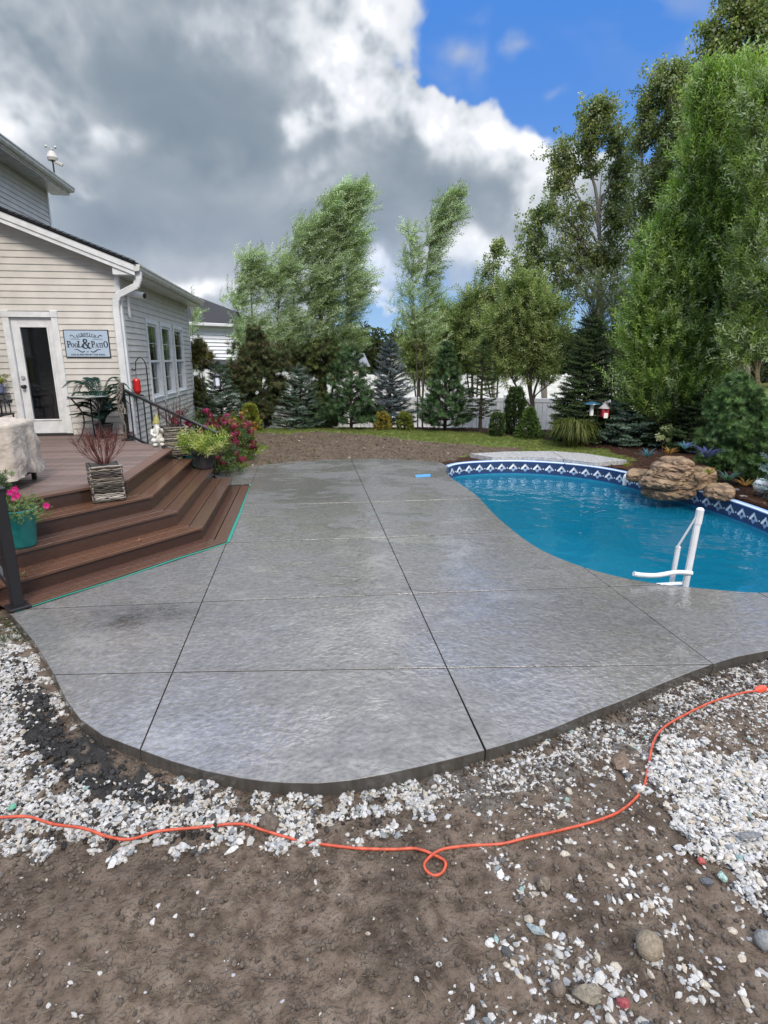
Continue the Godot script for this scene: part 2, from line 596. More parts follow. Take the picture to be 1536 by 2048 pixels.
const GRASS := [-2.6, -10.5, -1.35, -10.7, -1.1, -11.0, 2.0, -11.4, 4.6, -12.0, 5.5, -11.8, 6.1, -10.7, 6.35, -10.55, 6.7, -11.2, 6.75, -12.1, 6.3, -13.3, 5.7, -14.4, 4.7, -15.6, 3.1, -16.5, 1.6, -17.1, -0.5, -17.4, -2.4, -17.0, -2.9, -14.0]
const DARKSOIL := [-2.1, -4.0, -1.75, -3.62, -1.5, -3.2, -1.25, -2.88, -0.95, -2.62, -0.6, -2.46, -0.62, -2.38, -0.85, -2.44, -1.1, -2.56, -1.3, -2.68, -1.6, -3.0, -1.9, -3.5]
const GREYSOIL := [0.5, -2.35, 1.2, -2.55, 2.0, -2.85, 2.7, -3.1, 3.3, -3.25, 3.3, -3.05, 2.5, -2.8, 1.7, -2.5, 1.1, -2.3, 0.6, -2.2]
var zone := {}
var gn1: FastNoiseLite
var gn2: FastNoiseLite

func gh(x: float, z: float) -> float:
	var h := -0.078
	var d := sqrt(x * x + z * z)
	if z < -9.0 or x > 4.5:  # behind the slab the ground lies level with it
		h = lerpf(h, -0.03, smoothstep(9.0, 11.0, maxf(-z, x + 4.6)))
	if d > 17.2:
		h -= smoothstep(17.2, 21.0, d) * 1.05
	h += gn1.get_noise_2d(x, z) * 0.022
	if d < 9.0:
		h += gn2.get_noise_2d(x, z) * 0.018
	if d > 60.0:
		h += smoothstep(60.0, 400.0, d) * 3.0
	return h

func build_ground() -> void:
	gn1 = noise(41, 0.9, 3)
	gn2 = noise(42, 7.0, 4)
	var gw := noise(43, 1.3, 4)
	var gw2 := noise(44, 6.0, 3)
	pool_edge = spline(vs(POOL), true, 5)
	for k: Array in [["dirt", DIRT], ["grass", GRASS], ["dark", DARKSOIL], ["grey", GREYSOIL]]:
		zone[k[0]] = PackedVector2Array(vs(k[1]))
	var hole: PackedVector2Array = Geometry2D.offset_polygon(pool_edge, 0.14)[0]
	var xs := []
	var zs := []
	var q := -4.2
	while q < 5.0:
		xs.append(q)
		q += 0.035
	while q < 8.0:
		xs.append(q)
		q += 0.09
	var step := 0.25
	while q < 420.0:
		xs.append(q)
		q += step
		step *= 1.13
	q = -4.3
	step = 0.12
	while q > -420.0:
		xs.push_front(q)
		q -= step
		step *= 1.14
	q = -0.4
	while q > -4.9:
		zs.append(q)
		q -= 0.03
	while q > -18.0:
		zs.append(q)
		q -= 0.085
	step = 0.15
	while q > -520.0:
		zs.append(q)
		q -= step
		step *= 1.12
	q = -0.3
	step = 0.08
	while q < 300.0:
		zs.push_front(q)
		q += step
		step *= 1.2
	var b := MB.new()
	var nx := xs.size()
	var nz := zs.size()
	var soil := Color(0.176, 0.143, 0.116)
	var green := Color(0.19, 0.245, 0.07)
	for zi in nz:
		var z: float = zs[zi]
		for xi in nx:
			var x: float = xs[xi]
			var wx := x + gw.get_noise_2d(x, z) * 0.3 + gw2.get_noise_2d(x, z) * 0.12
			var wz := z + gw.get_noise_2d(x + 50.0, z) * 0.3 + gw2.get_noise_2d(x + 50.0, z) * 0.12
			var y := gh(x, z)
			var c := soil
			var t := gw2.get_noise_2d(x * 0.4, z * 0.4)
			c = c * (1.0 + t * 0.25) * (1.0 - 0.30 * smoothstep(0.05, 0.45, gw.get_noise_2d(x * 0.9 + 7.0, z * 0.9)))
			var d := sqrt(x * x + z * z)
			if d < 4.6 and z > -4.9:
				if inside(wx, wz, zone.dark):
					c = Color(0.045, 0.045, 0.046)
					y += absf(gn2.get_noise_2d(x * 2.0, z * 2.0)) * 0.05
				elif inside(wx, wz, zone.grey):
					c = Color(0.16, 0.15, 0.138)
				elif z < -3.9 and x < -2.08 - (z + 4.3) * 0.5 + gw2.get_noise_2d(x, z) * 0.1:
					c = Color(0.05, 0.075, 0.022)
			elif d < 22.0:
				if inside(wx, wz, zone.dirt):
					c = Color(0.165, 0.130, 0.100) * (1.0 + t * 0.35)
					y += gn2.get_noise_2d(x * 0.6, z * 0.6) * 0.02
				elif inside(wx, wz, zone.grass):
					c = green * (1.0 + t * 0.4)
				elif d > 9.0:
					c = Color(0.065, 0.036, 0.025) * (1.0 + t * 0.4)
				if x > 5.3 and z > -10.2:
					c = Color(0.09, 0.048, 0.032) * (1.0 + t * 0.4)
					y += 0.03
				if inside(x, z, hole):
					y = -1.7
			else:
				c = Color(0.19, 0.22, 0.065)
			b.col = c
			b.vert(Vector3(x, y, z), Vector3.UP, Vector2(x, z))
	for zi in nz:
		for xi in nx:
			var i := zi * nx + xi
			var l: Vector3 = b.v[i - 1 if xi > 0 else i]
			var r: Vector3 = b.v[i + 1 if xi < nx - 1 else i]
			var u: Vector3 = b.v[i - nx if zi > 0 else i]
			var dn: Vector3 = b.v[i + nx if zi < nz - 1 else i]
			b.n[i] = (u - dn).cross(r - l).normalized()
			if zi < nz - 1 and xi < nx - 1:
				b.ix.append_array([i, i + nx, i + 1, i + 1, i + nx, i + nx + 1])
	struct("ground", b, M.soil)

# ---------------------------------------------------------------- the concrete
const SLAB := [-2.43, -4.63, -2.403, -4.612, -2.023, -4.110, -1.699, -3.623, -1.498, -3.291, -1.344, -3.080, -1.167, -2.910, -0.943, -2.766, -0.749, -2.645, -0.564, -2.546, -0.387, -2.472, -0.261, -2.430, -0.163, -2.407, 0.001, -2.382, 0.152, -2.382, 0.327, -2.401, 0.500, -2.432, 0.686, -2.468, 0.881, -2.513, 1.092, -2.568, 1.318, -2.643, 1.590, -2.754, 1.840, -2.843, 2.039, -2.925, 2.244, -3.008, 2.461, -3.089, 2.660, -3.159, 2.901, -3.229, 3.179, -3.277, 3.8, -3.33, 4.6, -3.45, 5.4, -3.85, 6.1, -4.5, 6.5, -5.3, 5.7, -5.6, 4.5, -6.5, 2.9, -8.0, 2.60, -10.98, 2.3, -11.22, 1.77, -11.46, 1.3, -11.57, 0.89, -11.6, 0.4, -11.57, -0.05, -11.49, -0.5, -11.35, -0.91, -11.15, -1.3, -10.85, -1.66, -10.5, -1.72, -9.44, -0.935, -9.44, -0.93, -6.31]

func concrete_maps() -> Array:
	var W := 1000
	var H := 1040
	var a := Image.create(W, H, false, Image.FORMAT_RGB8)
	var r := Image.create(W, H, false, Image.FORMAT_RGB8)
	var w := Image.create(W, H, false, Image.FORMAT_RGB8)
	var n1 := noise(51, 0.55, 4)
	var n2 := noise(52, 2.2, 5)
	var n3 := noise(53, 9.0, 3)
	var n4 := noise(54, 0.8, 3)
	var n5 := noise(56, 24.0, 3)
	var n6 := noise(57, 1.1, 3)
	for j in H:
		for i in W:
			var x := -3.0 + 10.0 * i / W
			var z := -12.2 + 10.4 * j / H
			var p := n1.get_noise_2d(x, z * 1.5)
			var m := n2.get_noise_2d(x, z * 1.8)
			var f := n3.get_noise_2d(x, z)
			var st := n4.get_noise_2d(x + 20.0, z)
			var q := n5.get_noise_2d(x, z)
			var l := 0.402 + p * 0.055 + m * 0.05 + f * 0.045 + q * 0.06
			# sky reflections painted into the albedo as paler patches across mid slab
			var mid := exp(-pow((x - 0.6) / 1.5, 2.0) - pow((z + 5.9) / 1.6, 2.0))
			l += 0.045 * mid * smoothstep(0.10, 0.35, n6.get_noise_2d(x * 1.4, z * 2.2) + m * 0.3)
			# two darker soaked patches where water still stands in the stamped face
			var soak := exp(-pow((x + 1.45) / 0.42, 2.0) - pow((z + 4.45) / 0.22, 2.0)) * 0.19 * (0.7 + m) + exp(-pow((x - 2.4) / 0.8, 2.0) - pow((z + 3.9) / 0.6, 2.0)) * 0.05 + exp(-pow((x + 0.1) / 0.7, 2.0) - pow((z + 8.6) / 1.0, 2.0)) * 0.05 * (0.8 + m)
			l -= soak
			var br := 1.022 + st * 0.015
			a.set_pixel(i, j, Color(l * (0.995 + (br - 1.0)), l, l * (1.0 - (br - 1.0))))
			var wet := clampf(0.50 + p * 1.4 + m * 0.9 + f * 0.25, 0.0, 1.0)
			wet = maxf(wet, clampf(mid * 2.2 * smoothstep(0.0, 0.3, n6.get_noise_2d(x * 1.4, z * 2.2) + m * 0.3), 0.0, 1.0))
			var rf := lerpf(0.40, 0.03, wet)
			r.set_pixel(i, j, Color(rf, rf, rf))
			var film := clampf((wet - 0.35) * 1.6, 0.0, 1.0) * (0.45 + 0.55 * smoothstep(-3.2, -5.5, z)) * (0.75 + q * 0.6)
			w.set_pixel(i, j, Color(film, film, film))
	return [ImageTexture.create_from_image(a), ImageTexture.create_from_image(r), ImageTexture.create_from_image(w)]

func tidy(p: PackedVector2Array) -> PackedVector2Array:
	var out := PackedVector2Array()
	for i in p.size():
		if out.is_empty() or p[i].distance_to(out[out.size() - 1]) > 0.012:
			out.append(p[i])
	if out.size() > 3 and out[0].distance_to(out[out.size() - 1]) < 0.012:
		out.remove_at(out.size() - 1)
	return out

func build_patio() -> void:
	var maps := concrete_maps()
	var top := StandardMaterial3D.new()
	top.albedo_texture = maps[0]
	top.roughness_texture = maps[1]
	top.roughness = 1.0
	top.clearcoat_enabled = true  # the film of water left standing on it
	top.clearcoat = 0.75
	top.clearcoat_roughness = 0.14
	top.clearcoat_texture = maps[2]
	top.vertex_color_use_as_albedo = true
	var hm := noise(55, 0.085, 5)
	hm.fractal_gain = 0.6
	hm.domain_warp_enabled = true
	hm.domain_warp_amplitude = 14.0
	hm.domain_warp_frequency = 0.03
	top.heightmap_enabled = true
	var ht := ntex(hm, 2048, Color.BLACK, Color.WHITE)
	ht.width = 1700
	ht.seamless = false
	top.heightmap_texture = ht
	top.heightmap_scale = 0.42
	top.metallic_specular = 0.62
	M.concrete = top
	var outline := PackedVector2Array(vs(SLAB))
	var pieces := Geometry2D.clip_polygons(outline, pool_edge)
	var o := Node3D.new()
	o.name = "patio"
	o.set_meta("kind", "structure")
	add_child(o)
	var bed := MB.new()
	bed.col = Color(0.03, 0.03, 0.03)
	for p in pieces:
		if not Geometry2D.is_polygon_clockwise(p):
			var small := Geometry2D.offset_polygon(p, -0.02)
			for s in small:
				bed.slab(tidy(s), -0.05, -0.14, 0.0)
	part("slab_base", bed, mat(Color(1, 1, 1), 0.9), o)
	var xj := [-9.0, -0.93, 0.875, 2.67, 3.9, 12.0]
	# cross joints: height of the line at each lengthwise joint
	var zj := [[4, 4, 4, 4, 4, 4], [-4.30, -3.54, -3.352, -3.158, -3.02, -2.2], [-4.92, -4.68, -4.615, -4.535, -4.50, -4.4], [-6.38, -6.31, -6.26, -6.32, -6.32, -6.3], [-8.0, -8.0, -7.95, -7.95, -7.95, -7.95], [-14, -14, -14, -14, -14, -14]]
	for xi in 5:
		for zi in 5:
			var gx0: float = 0.0016 if xi > 0 else 0.0
			var gx1: float = 0.0016
			var gz: float = [0.0, 0.0045, 0.0065, 0.009, 0.007, 0.0][zi]
			var gz2: float = [0.0, 0.0045, 0.0065, 0.009, 0.007, 0.0][zi + 1]
			var cell := PackedVector2Array([
				Vector2(xj[xi] + gx0, zj[zi][xi] - gz), Vector2(xj[xi + 1] - gx1, zj[zi][xi + 1] - gz),
				Vector2(xj[xi + 1] - gx1, zj[zi + 1][xi + 1] + gz2), Vector2(xj[xi] + gx0, zj[zi + 1][xi] + gz2)])
			for p in pieces:
				if Geometry2D.is_polygon_clockwise(p):
					continue
				for s in Geometry2D.intersect_polygons(p, cell):
					if s.size() < 3:
						continue
					var area := 0.0
					for k in s.size():
						area += s[k].cross(s[(k + 1) % s.size()]) * 0.5
					if absf(area) < 0.02:
						continue
					var b := MB.new()
					b.slab(tidy(s), 0.0, -0.13, 0.005, Vector2(-3.0, -12.2), Vector2(0.1, 1.0 / 10.4), false, Color(0.42, 0.40, 0.37))  # side colour darkened for damp formed concrete and the shade on the edge
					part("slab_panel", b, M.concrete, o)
	# raised strip of older concrete along the far end of the pool
	var far := Node3D.new()
	far.name = "concrete_walk"
	far.set_meta("kind", "structure")
	add_child(far)
	var fp := [[3.38, -11.62, 3.72, -11.12, 4.36, -11.10, 4.23, -11.78], [4.24, -11.78, 4.37, -11.10, 4.72, -10.98, 5.05, -10.76, 5.22, -11.72], [5.23, -11.72, 5.06, -10.75, 5.45, -10.25, 6.22, -10.45, 5.8, -11.3]]
	for f: Array in fp:
		var b := MB.new()
		b.col = Color(1, 1, 1)
		b.slab(PackedVector2Array(vs(f)), 0.055, -0.10, 0.006)
		part("slab_panel", b, mat(Color(0.50, 0.50, 0.50), 0.45, M.grain, 1.2), far)
	var tape := MB.new()
	tape.col = Color(0.015, 0.21, 0.155)
	var tl := [Vector3(-2.40, 0.006, -4.66), Vector3(-0.925, 0.006, -6.305), Vector3(-0.945, 0.006, -9.40)]
	for k in 2:
		var d: Vector3 = (tl[k + 1] - tl[k]).normalized()
		var sd := d.cross(Vector3.UP) * 0.028
		for i in 14:
			var p0: Vector3 = tl[k].lerp(tl[k + 1], i / 14.0)
			var p1: Vector3 = tl[k].lerp(tl[k + 1], (i + 1) / 14.0)
			var w0 := Vector3(0, 0.004 * sin(i * 7.1), 0)
			var w1 := Vector3(0, 0.004 * sin((i + 1) * 7.1), 0)
			tape.quad_o(p0 + sd * (0.6 + 0.5 * absf(sin(i * 3.3 + k))) + w0, p1 + sd * (0.6 + 0.5 * absf(sin((i + 1) * 3.3 + k))) + w1, p1 - sd * 0.25 + w1, p0 - sd * 0.25 + w0, Vector3.UP)
	tag(part("masking_tape", tape, mat(Color(1, 1, 1), 0.5), self), "green masking tape strip along the foot of the deck steps", "tape")
	var lid := MB.new()
	lid.col = Color(0.06, 0.25, 0.50)
	lid.slab(PackedVector2Array(vs([1.84, -9.56, 2.11, -9.62, 2.15, -9.80, 1.86, -9.77])), 0.010, 0.001, 0.003)
	tag(part("skimmer_cover", lid, M.plain, self), "flat bright blue taped square on the concrete beside the pool", "cover")

# ---------------------------------------------------------------- the pool
func ring(off: float) -> PackedVector2Array:
	var out := PackedVector2Array()
	var m := pool_edge.size()
	var sg := 1.0 if Geometry2D.is_polygon_clockwise(pool_edge) else -1.0
	for i in m:
		var e := (pool_edge[(i + 1) % m] - pool_edge[(i + m - 1) % m]).normalized()
		out.append(pool_edge[i] + Vector2(-e.y, e.x) * off * sg)
	return out

func sweep(b: MB, prof: Array, rep := 1.0) -> void:  # prof: Vector2(offset outwards, height)
	var m := pool_edge.size()
	for k in prof.size() - 1:
		var r0 := ring(prof[k].x)
		var r1 := ring(prof[k + 1].x)
		var L := 0.0
		var e: Vector2 = (prof[k + 1] - prof[k]).normalized()
		for i in m:
			var j := (i + 1) % m
			var sl := (pool_edge[j] - pool_edge[i]).length()
			var tg := (pool_edge[j] - pool_edge[i]).normalized()
			var on := (ring_dir(i) + ring_dir(j)).normalized()
			var nn := (Vector3(on.x, 0, on.y) * e.y - Vector3.UP * e.x).normalized()
			var s := b.v.size()
			b.vert(Vector3(r0[i].x, prof[k].y, r0[i].y), nn, Vector2(L / rep, 0.0))
			b.vert(Vector3(r0[j].x, prof[k].y, r0[j].y), nn, Vector2((L + sl) / rep, 0.0))
			b.vert(Vector3(r1[i].x, prof[k + 1].y, r1[i].y), nn, Vector2(L / rep, 1.0))
			b.vert(Vector3(r1[j].x, prof[k + 1].y, r1[j].y), nn, Vector2((L + sl) / rep, 1.0))
			if (b.v[s + 2] - b.v[s]).cross(b.v[s + 1] - b.v[s]).dot(nn) > 0.0:
				b.ix.append_array([s, s + 1, s + 2, s + 1, s + 3, s + 2])
			else:
				b.ix.append_array([s, s + 2, s + 1, s + 1, s + 2, s + 3])
			L += sl

func ring_dir(i: int) -> Vector2:
	var m := pool_edge.size()
	var sg := 1.0 if Geometry2D.is_polygon_clockwise(pool_edge) else -1.0
	var e := (pool_edge[(i + 1) % m] - pool_edge[(i + m - 1) % m]).normalized()
	return Vector2(-e.y, e.x) * sg

func band_print() -> ImageTexture:
	var W := 256
	var H := 256
	var im := Image.create(W, H, false, Image.FORMAT_RGB8)
	var n := noise(61, 0.05, 4)
	for j in H:
		for i in W:
			var x := (i + 0.5) / W - 0.5
			var y := (j + 0.5) / H
			var c := Color(0.10, 0.17, 0.31)
			var t := n.get_noise_2d(i, j)
			c = c.lerp(Color(0.32, 0.42, 0.55), clampf(t * 1.6 + 0.1, 0.0, 1.0))
			var ax := absf(x)
			if y < 0.06 or y > 0.94:
				c = Color(0.07, 0.22, 0.50)
			var f := (y - 0.16) - ax * 1.15  # distance below the roof of the chevron
			if f > 0.0 and f < 0.24 and ax < 0.36 and y < 0.66:
				c = Color(0.86, 0.88, 0.90).lerp(Color(0.66, 0.70, 0.75), 1.0 if x > 0.0 else 0.0)
			if f >= 0.24 and f < 0.36 and y < 0.6:
				c = Color(0.03, 0.06, 0.14)
			var f2 := (0.88 - y) - ax * 1.15
			if f2 > 0.0 and f2 < 0.22 and y > 0.52 and f > 0.24:
				c = Color(0.50, 0.60, 0.72)
			if Vector2((0.5 - ax) * 1.0, y - 0.55).length() < 0.05:
				c = Color(0.86, 0.89, 0.92)
			im.set_pixel(i, j, c)
	return ImageTexture.create_from_image(im)

func build_pool() -> void:
	var o := thing("swimming_pool", "oval swimming pool with blue water and a patterned liner edge", "pool")
	var liner := mat(Color(0.014, 0.225, 0.355), 0.55, ntex(noise(62, 0.03, 5), 512, Color(0.75, 0.78, 0.8), Color(1, 1, 1)), 1.2)
	var b := MB.new()
	sweep(b, [Vector2(0.02, -0.27), Vector2(0.02, -1.45)])
	part("liner_wall", b, liner, o)
	var fl := MB.new()
	fl.slab(ring(0.03), -1.45, -1.5, 0.0)
	part("liner_floor", fl, liner, o)
	var band := MB.new()
	sweep(band, [Vector2(0.02, -0.035), Vector2(0.02, -0.27)], 0.235)
	var bm := StandardMaterial3D.new()
	bm.albedo_texture = band_print()
	bm.roughness = 0.35
	part("patterned_band", band, bm, o)
	var cols := [Color(0.03, 0.14, 0.42), Color(0.62, 0.70, 0.78), Color(0.10, 0.25, 0.52), Color(0.62, 0.70, 0.78), Color(0.55, 0.62, 0.70)]
	var profs := [[Vector2(0.12, -0.014), Vector2(0.10, -0.014)], [Vector2(0.10, -0.014), Vector2(0.072, -0.010)], [Vector2(0.072, -0.010), Vector2(0.052, -0.012)], [Vector2(0.052, -0.012), Vector2(0.022, -0.012)], [Vector2(0.022, -0.012), Vector2(0.014, -0.022), Vector2(0.02, -0.036)]]
	for k in 5:
		var c := MB.new()
		c.col = cols[k]
		sweep(c, profs[k])
		part("coping_strip", c, M.gloss, o)
	var bo := MB.new()
	bo.col = Color(0.45, 0.5, 0.55)
	sweep(bo, [Vector2(0.12, -0.2), Vector2(0.12, -0.014)])
	part("coping_outer_face", bo, M.gloss, o)
	# the water
	var wm := StandardMaterial3D.new()
	wm.albedo_color = Color(0.03, 0.43, 0.545, 0.55)
	wm.transparency = BaseMaterial3D.TRANSPARENCY_ALPHA
	wm.roughness = 0.03
	wm.normal_enabled = true
	var wn := noise(63, 0.014, 4)
	wn.fractal_gain = 0.42
	var nt := NoiseTexture2D.new()
	nt.width = 512
	nt.height = 512
	nt.seamless = true
	nt.as_normal_map = true
	nt.bump_strength = 6.0
	nt.noise = wn
	wm.normal_texture = nt
	wm.normal_scale = 0.32
	wm.uv1_triplanar = true
	wm.uv1_world_triplanar = true
	wm.uv1_scale = Vector3(0.26, 0.26, 0.34)
	var wt := MB.new()
	var rg := ring(0.018)
	var idx := Geometry2D.triangulate_polygon(rg)
	for q in rg:
		wt.vert(Vector3(q.x, -0.30, q.y), Vector3.UP)
	for k in range(0, idx.size(), 3):
		var p0 := rg[idx[k]]
		if (rg[idx[k + 1]] - p0).cross(rg[idx[k + 2]] - p0) > 0.0:
			wt.ix.append_array([idx[k], idx[k + 1], idx[k + 2]])
		else:
			wt.ix.append_array([idx[k], idx[k + 2], idx[k + 1]])
	struct("water", wt, wm)
	# white plastic entry steps: handrail of two posts joined at the top, with a low curved arm
	var s := thing("pool_step_handrail", "white plastic handrail of the pool entry steps standing at the slab edge", "handrail", Vector3(3.45, 0, -4.62))
	b = MB.new()
	b.box(Vector3(0.035, 0.05, 0), Vector3(0.056, 1.05, 0.052), 0.014, Basis(Vector3.BACK, -0.05))
	part("post", b, M.white, s)
	b = MB.new()
	b.box(Vector3(0.064, 0.60, 0), Vector3(0.066, 0.17, 0.062), 0.018, Basis(Vector3.BACK, -0.05))
	part("post_cap", b, M.white, s)
	b = MB.new()
	b.box(Vector3(-0.035, -0.05, -0.11), Vector3(0.044, 0.68, 0.042), 0.012, Basis(Vector3.BACK, -0.05))
	part("post", b, M.white, s)
	b = MB.new()
	b.bar(Vector3(-0.03, 0.27, -0.11), Vector3(0.05, 0.60, -0.01), 0.05, 0.016, 0.004)
	part("brace", b, M.white, s)
	b = MB.new()
	b.tube(spline3([Vector3(-0.52, 0.085, 0.02), Vector3(-0.46, 0.07, 0.02), Vector3(-0.30, 0.055, 0.02), Vector3(-0.1, 0.075, 0.02), Vector3(0.06, 0.06, 0.02)], 5), 0.022, 10)
	part("arm", b, M.white, s)
	b = MB.new()
	b.box(Vector3(-0.10, -0.06, -0.03), Vector3(0.28, 0.02, 0.05), 0.006)
	part("arm_bracket", b, M.white, s)

# ---------------------------------------------------------------- deck
func dcorner(o: float) -> Vector2:
	var x := -0.93 - o
	return Vector2(x, (-4.868 - o - 0.75 * x) / 0.662)

func dleft(o: float) -> Vector2:
	var p := Vector2(-2.40, -4.66) + Vector2(-0.75, -0.662) * o
	return p

func dfar(o: float) -> Vector2:
	return Vector2(-0.93 - o, -9.22 + o * 0.12)

func build_deck() -> void:
	var o := thing("deck", "brown composite deck with wraparound steps beside the cream house", "deck")
	var tones := [Color(0.150, 0.083, 0.060), Color(0.170, 0.090, 0.056), Color(0.128, 0.070, 0.054), Color(0.150, 0.094, 0.072)]
	for n in 5:
		var y := 0.022 if n == 0 else 0.165 * n
		var st := Node3D.new()
		st.name = "step"
		o.add_child(st, true)
		var widths := [[0.0, 0.136], [0.144, 0.285]] if n < 4 else [[0.0, 0.138]]
		for w: Array in widths:
			var o0: float = n * 0.28 + w[0] - (0.022 if w[0] == 0.0 and n > 0 else 0.0)
			var o1: float = n * 0.28 + w[1]
			for side in 2:
				var b := MB.new()
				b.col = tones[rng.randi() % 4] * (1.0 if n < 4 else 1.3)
				var poly: PackedVector2Array
				if side == 0:
					poly = PackedVector2Array([dleft(o0), dcorner(o0), dcorner(o1), dleft(o1)])
				else:
					poly = PackedVector2Array([dcorner(o0) + Vector2(0, -0.004), dfar(o0), dfar(o1), dcorner(o1) + Vector2(0, -0.004)])
				b.slab(poly, y, y - 0.026, 0.004, Vector2.ZERO, Vector2.ONE, true)
				part("tread_board", b, M.decking if n < 4 else M.decking_dry, st)
		if n > 0:
			for side in 2:
				var a0 := dleft(n * 0.28) if side == 0 else dcorner(n * 0.28)
				var a1 := dcorner(n * 0.28) if side == 0 else dfar(n * 0.28)
				var i0 := dleft(n * 0.28 + 0.02) if side == 0 else dcorner(n * 0.28 + 0.02)
				var i1 := dcorner(n * 0.28 + 0.02) if side == 0 else dfar(n * 0.28 + 0.02)
				var b := MB.new()
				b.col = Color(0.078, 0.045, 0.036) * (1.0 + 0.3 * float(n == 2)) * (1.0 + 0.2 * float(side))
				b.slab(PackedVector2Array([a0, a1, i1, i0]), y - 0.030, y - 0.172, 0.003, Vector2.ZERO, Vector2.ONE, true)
				part("riser_board", b, M.decking, st)
	# closing boards at both ends of the steps
	for e in 2:
		var b := MB.new()
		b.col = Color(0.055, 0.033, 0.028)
		for n in range(1, 5):
			var p0: Vector2 = dleft(n * 0.28 + 0.02) if e == 0 else dfar(n * 0.28 + 0.02)
			var p1: Vector2 = dleft(1.4) if e == 0 else dfar(1.4)
			var y0 := 0.165 * (n - 1) - (0.1 if n == 1 else 0.0)
			var y1 := 0.165 * n - 0.03
			b.bar(Vector3(p0.x, (y0 + y1) * 0.5, p0.y), Vector3(p1.x, (y0 + y1) * 0.5, p1.y), 0.03, y1 - y0 - 0.002)
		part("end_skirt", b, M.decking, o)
	# the deck field: boards run along the house front
	var z := -5.72
	var k := 0
	var lo := 1.262
	while z > -10.90:
		var za := z - 0.131
		var ends := []
		for zz: float in [z, za]:
			var x := -0.93 - lo
			var cz := dcorner(lo).y
			if zz > cz:
				x = (-4.868 - lo - 0.662 * zz) / 0.75
			elif zz < -9.20:
				x = lerpf(-2.19, -3.05, (-9.20 - zz) / 1.05)
			ends.append(minf(x, -0.93 - lo) if zz > -10.25 else -3.07)
		if z > -5.75 - 0.0:
			pass
		var b := MB.new()
		b.col = Color(0.235, 0.168, 0.15) * rr(0.78, 1.18)
		b.slab(PackedVector2Array([Vector2(-7.0, z), Vector2(ends[0], z), Vector2(ends[1], za), Vector2(-7.0, za)]), 0.657, 0.632, 0.004)
		part("deck_board", b, M.decking_dry, o)
		z -= 0.142
		k += 1
	var u := MB.new()
	u.col = Color(0.02, 0.015, 0.012)
	u.slab(PackedVector2Array([Vector2(-7, -5.6), Vector2(-3.4, -5.6), Vector2(-2.25, -6.8), Vector2(-2.25, -9.1), Vector2(-3.1, -10.2), Vector2(-3.1, -10.85), Vector2(-7, -10.85)]), 0.61, -0.1, 0.0)
	part("deck_frame", u, M.plain, o)

# ---------------------------------------------------------------- house
# every face has its own axes: x along the face, y up, z outwards
func face(origin: Vector3, along: Vector3) -> Transform3D:
	return Transform3D(Basis(along, Vector3.UP, along.cross(Vector3.UP)), origin)

func siding(parent: Node3D, t: Transform3D, y0: float, y1: float, lim: Callable, holes: Array) -> void:
	# lim(y) gives [left, right] of the face at a height; holes: Rect2 in face coordinates
	var E := 0.1045
	var y := y0
	while y < y1 - 0.02:
		var top := minf(y + E, y1)
		var l0: Array = lim.call(y)
		var l1: Array = lim.call(top)
		var spans := [[l0[0], l0[1], l1[0], l1[1]]]
		for h: Rect2 in holes:
			if h.position.y < top - 0.03 and h.end.y > y + 0.03:
				var nx := []
				for s: Array in spans:
					if h.end.x <= minf(s[0], s[2]) or h.position.x >= maxf(s[1], s[3]):
						nx.append(s)
						continue
					if h.position.x > s[0] + 0.02:
						nx.append([s[0], h.position.x, s[2], h.position.x])
					if h.end.x < s[1] - 0.02:
						nx.append([h.end.x, s[1], h.end.x, s[3]])
				spans = nx
		for s: Array in spans:
			if maxf(s[1] - s[0], s[3] - s[2]) < 0.02:
				continue
			var b := MB.new()
			b.col = Color.WHITE * rr(0.95, 1.0)
			var P := func(x: float, yy: float, o: float) -> Vector3: return t * Vector3(x, yy, o)
			var ob := 0.018
			var ot := 0.005
			b.quad(P.call(s[0], y + 0.006, ob), P.call(s[1], y + 0.006, ob), P.call(s[3], top, ot), P.call(s[2], top, ot))
			b.quad(P.call(s[0], y, ob - 0.004), P.call(s[1], y, ob - 0.004), P.call(s[1], y + 0.006, ob), P.call(s[0], y + 0.006, ob))
			b.quad(P.call(s[0], y, 0.0), P.call(s[1], y, 0.0), P.call(s[1], y, ob - 0.004), P.call(s[0], y, ob - 0.004))
			b.quad(P.call(s[0], y, 0.0), P.call(s[0], y, ob - 0.004), P.call(s[2], top, ot), P.call(s[2], top, 0.0))
			b.quad(P.call(s[1], y, ob - 0.004), P.call(s[1], y, 0.0), P.call(s[3], top, 0.0), P.call(s[3], top, ot))
			part("siding_board", b, M.siding, parent)
		y += E

func backing(parent: Node3D, t: Transform3D, r: Rect2, holes: Array, name_: String) -> MeshInstance3D:  # the wall behind, 12 cm thick, holes left open; holes in order from left to right
	var b := MB.new()
	b.col = Color(0.5, 0.48, 0.44)
	var x := r.position.x
	var put := func(a: float, c: float, y0: float, y1: float) -> void:
		if c - a > 0.001 and y1 - y0 > 0.001:
			b.box(t * Vector3((a + c) * 0.5, (y0 + y1) * 0.5, -0.06), Vector3(c - a, y1 - y0, 0.12), 0.0, t.basis)
	for h: Rect2 in holes:
		put.call(x, h.position.x, r.position.y, r.end.y)
		put.call(h.position.x, h.end.x, r.position.y, h.position.y)
		put.call(h.position.x, h.end.x, h.end.y, r.end.y)
		x = h.end.x
	put.call(x, r.end.x, r.position.y, r.end.y)
	return part(name_, b, M.plain, parent)

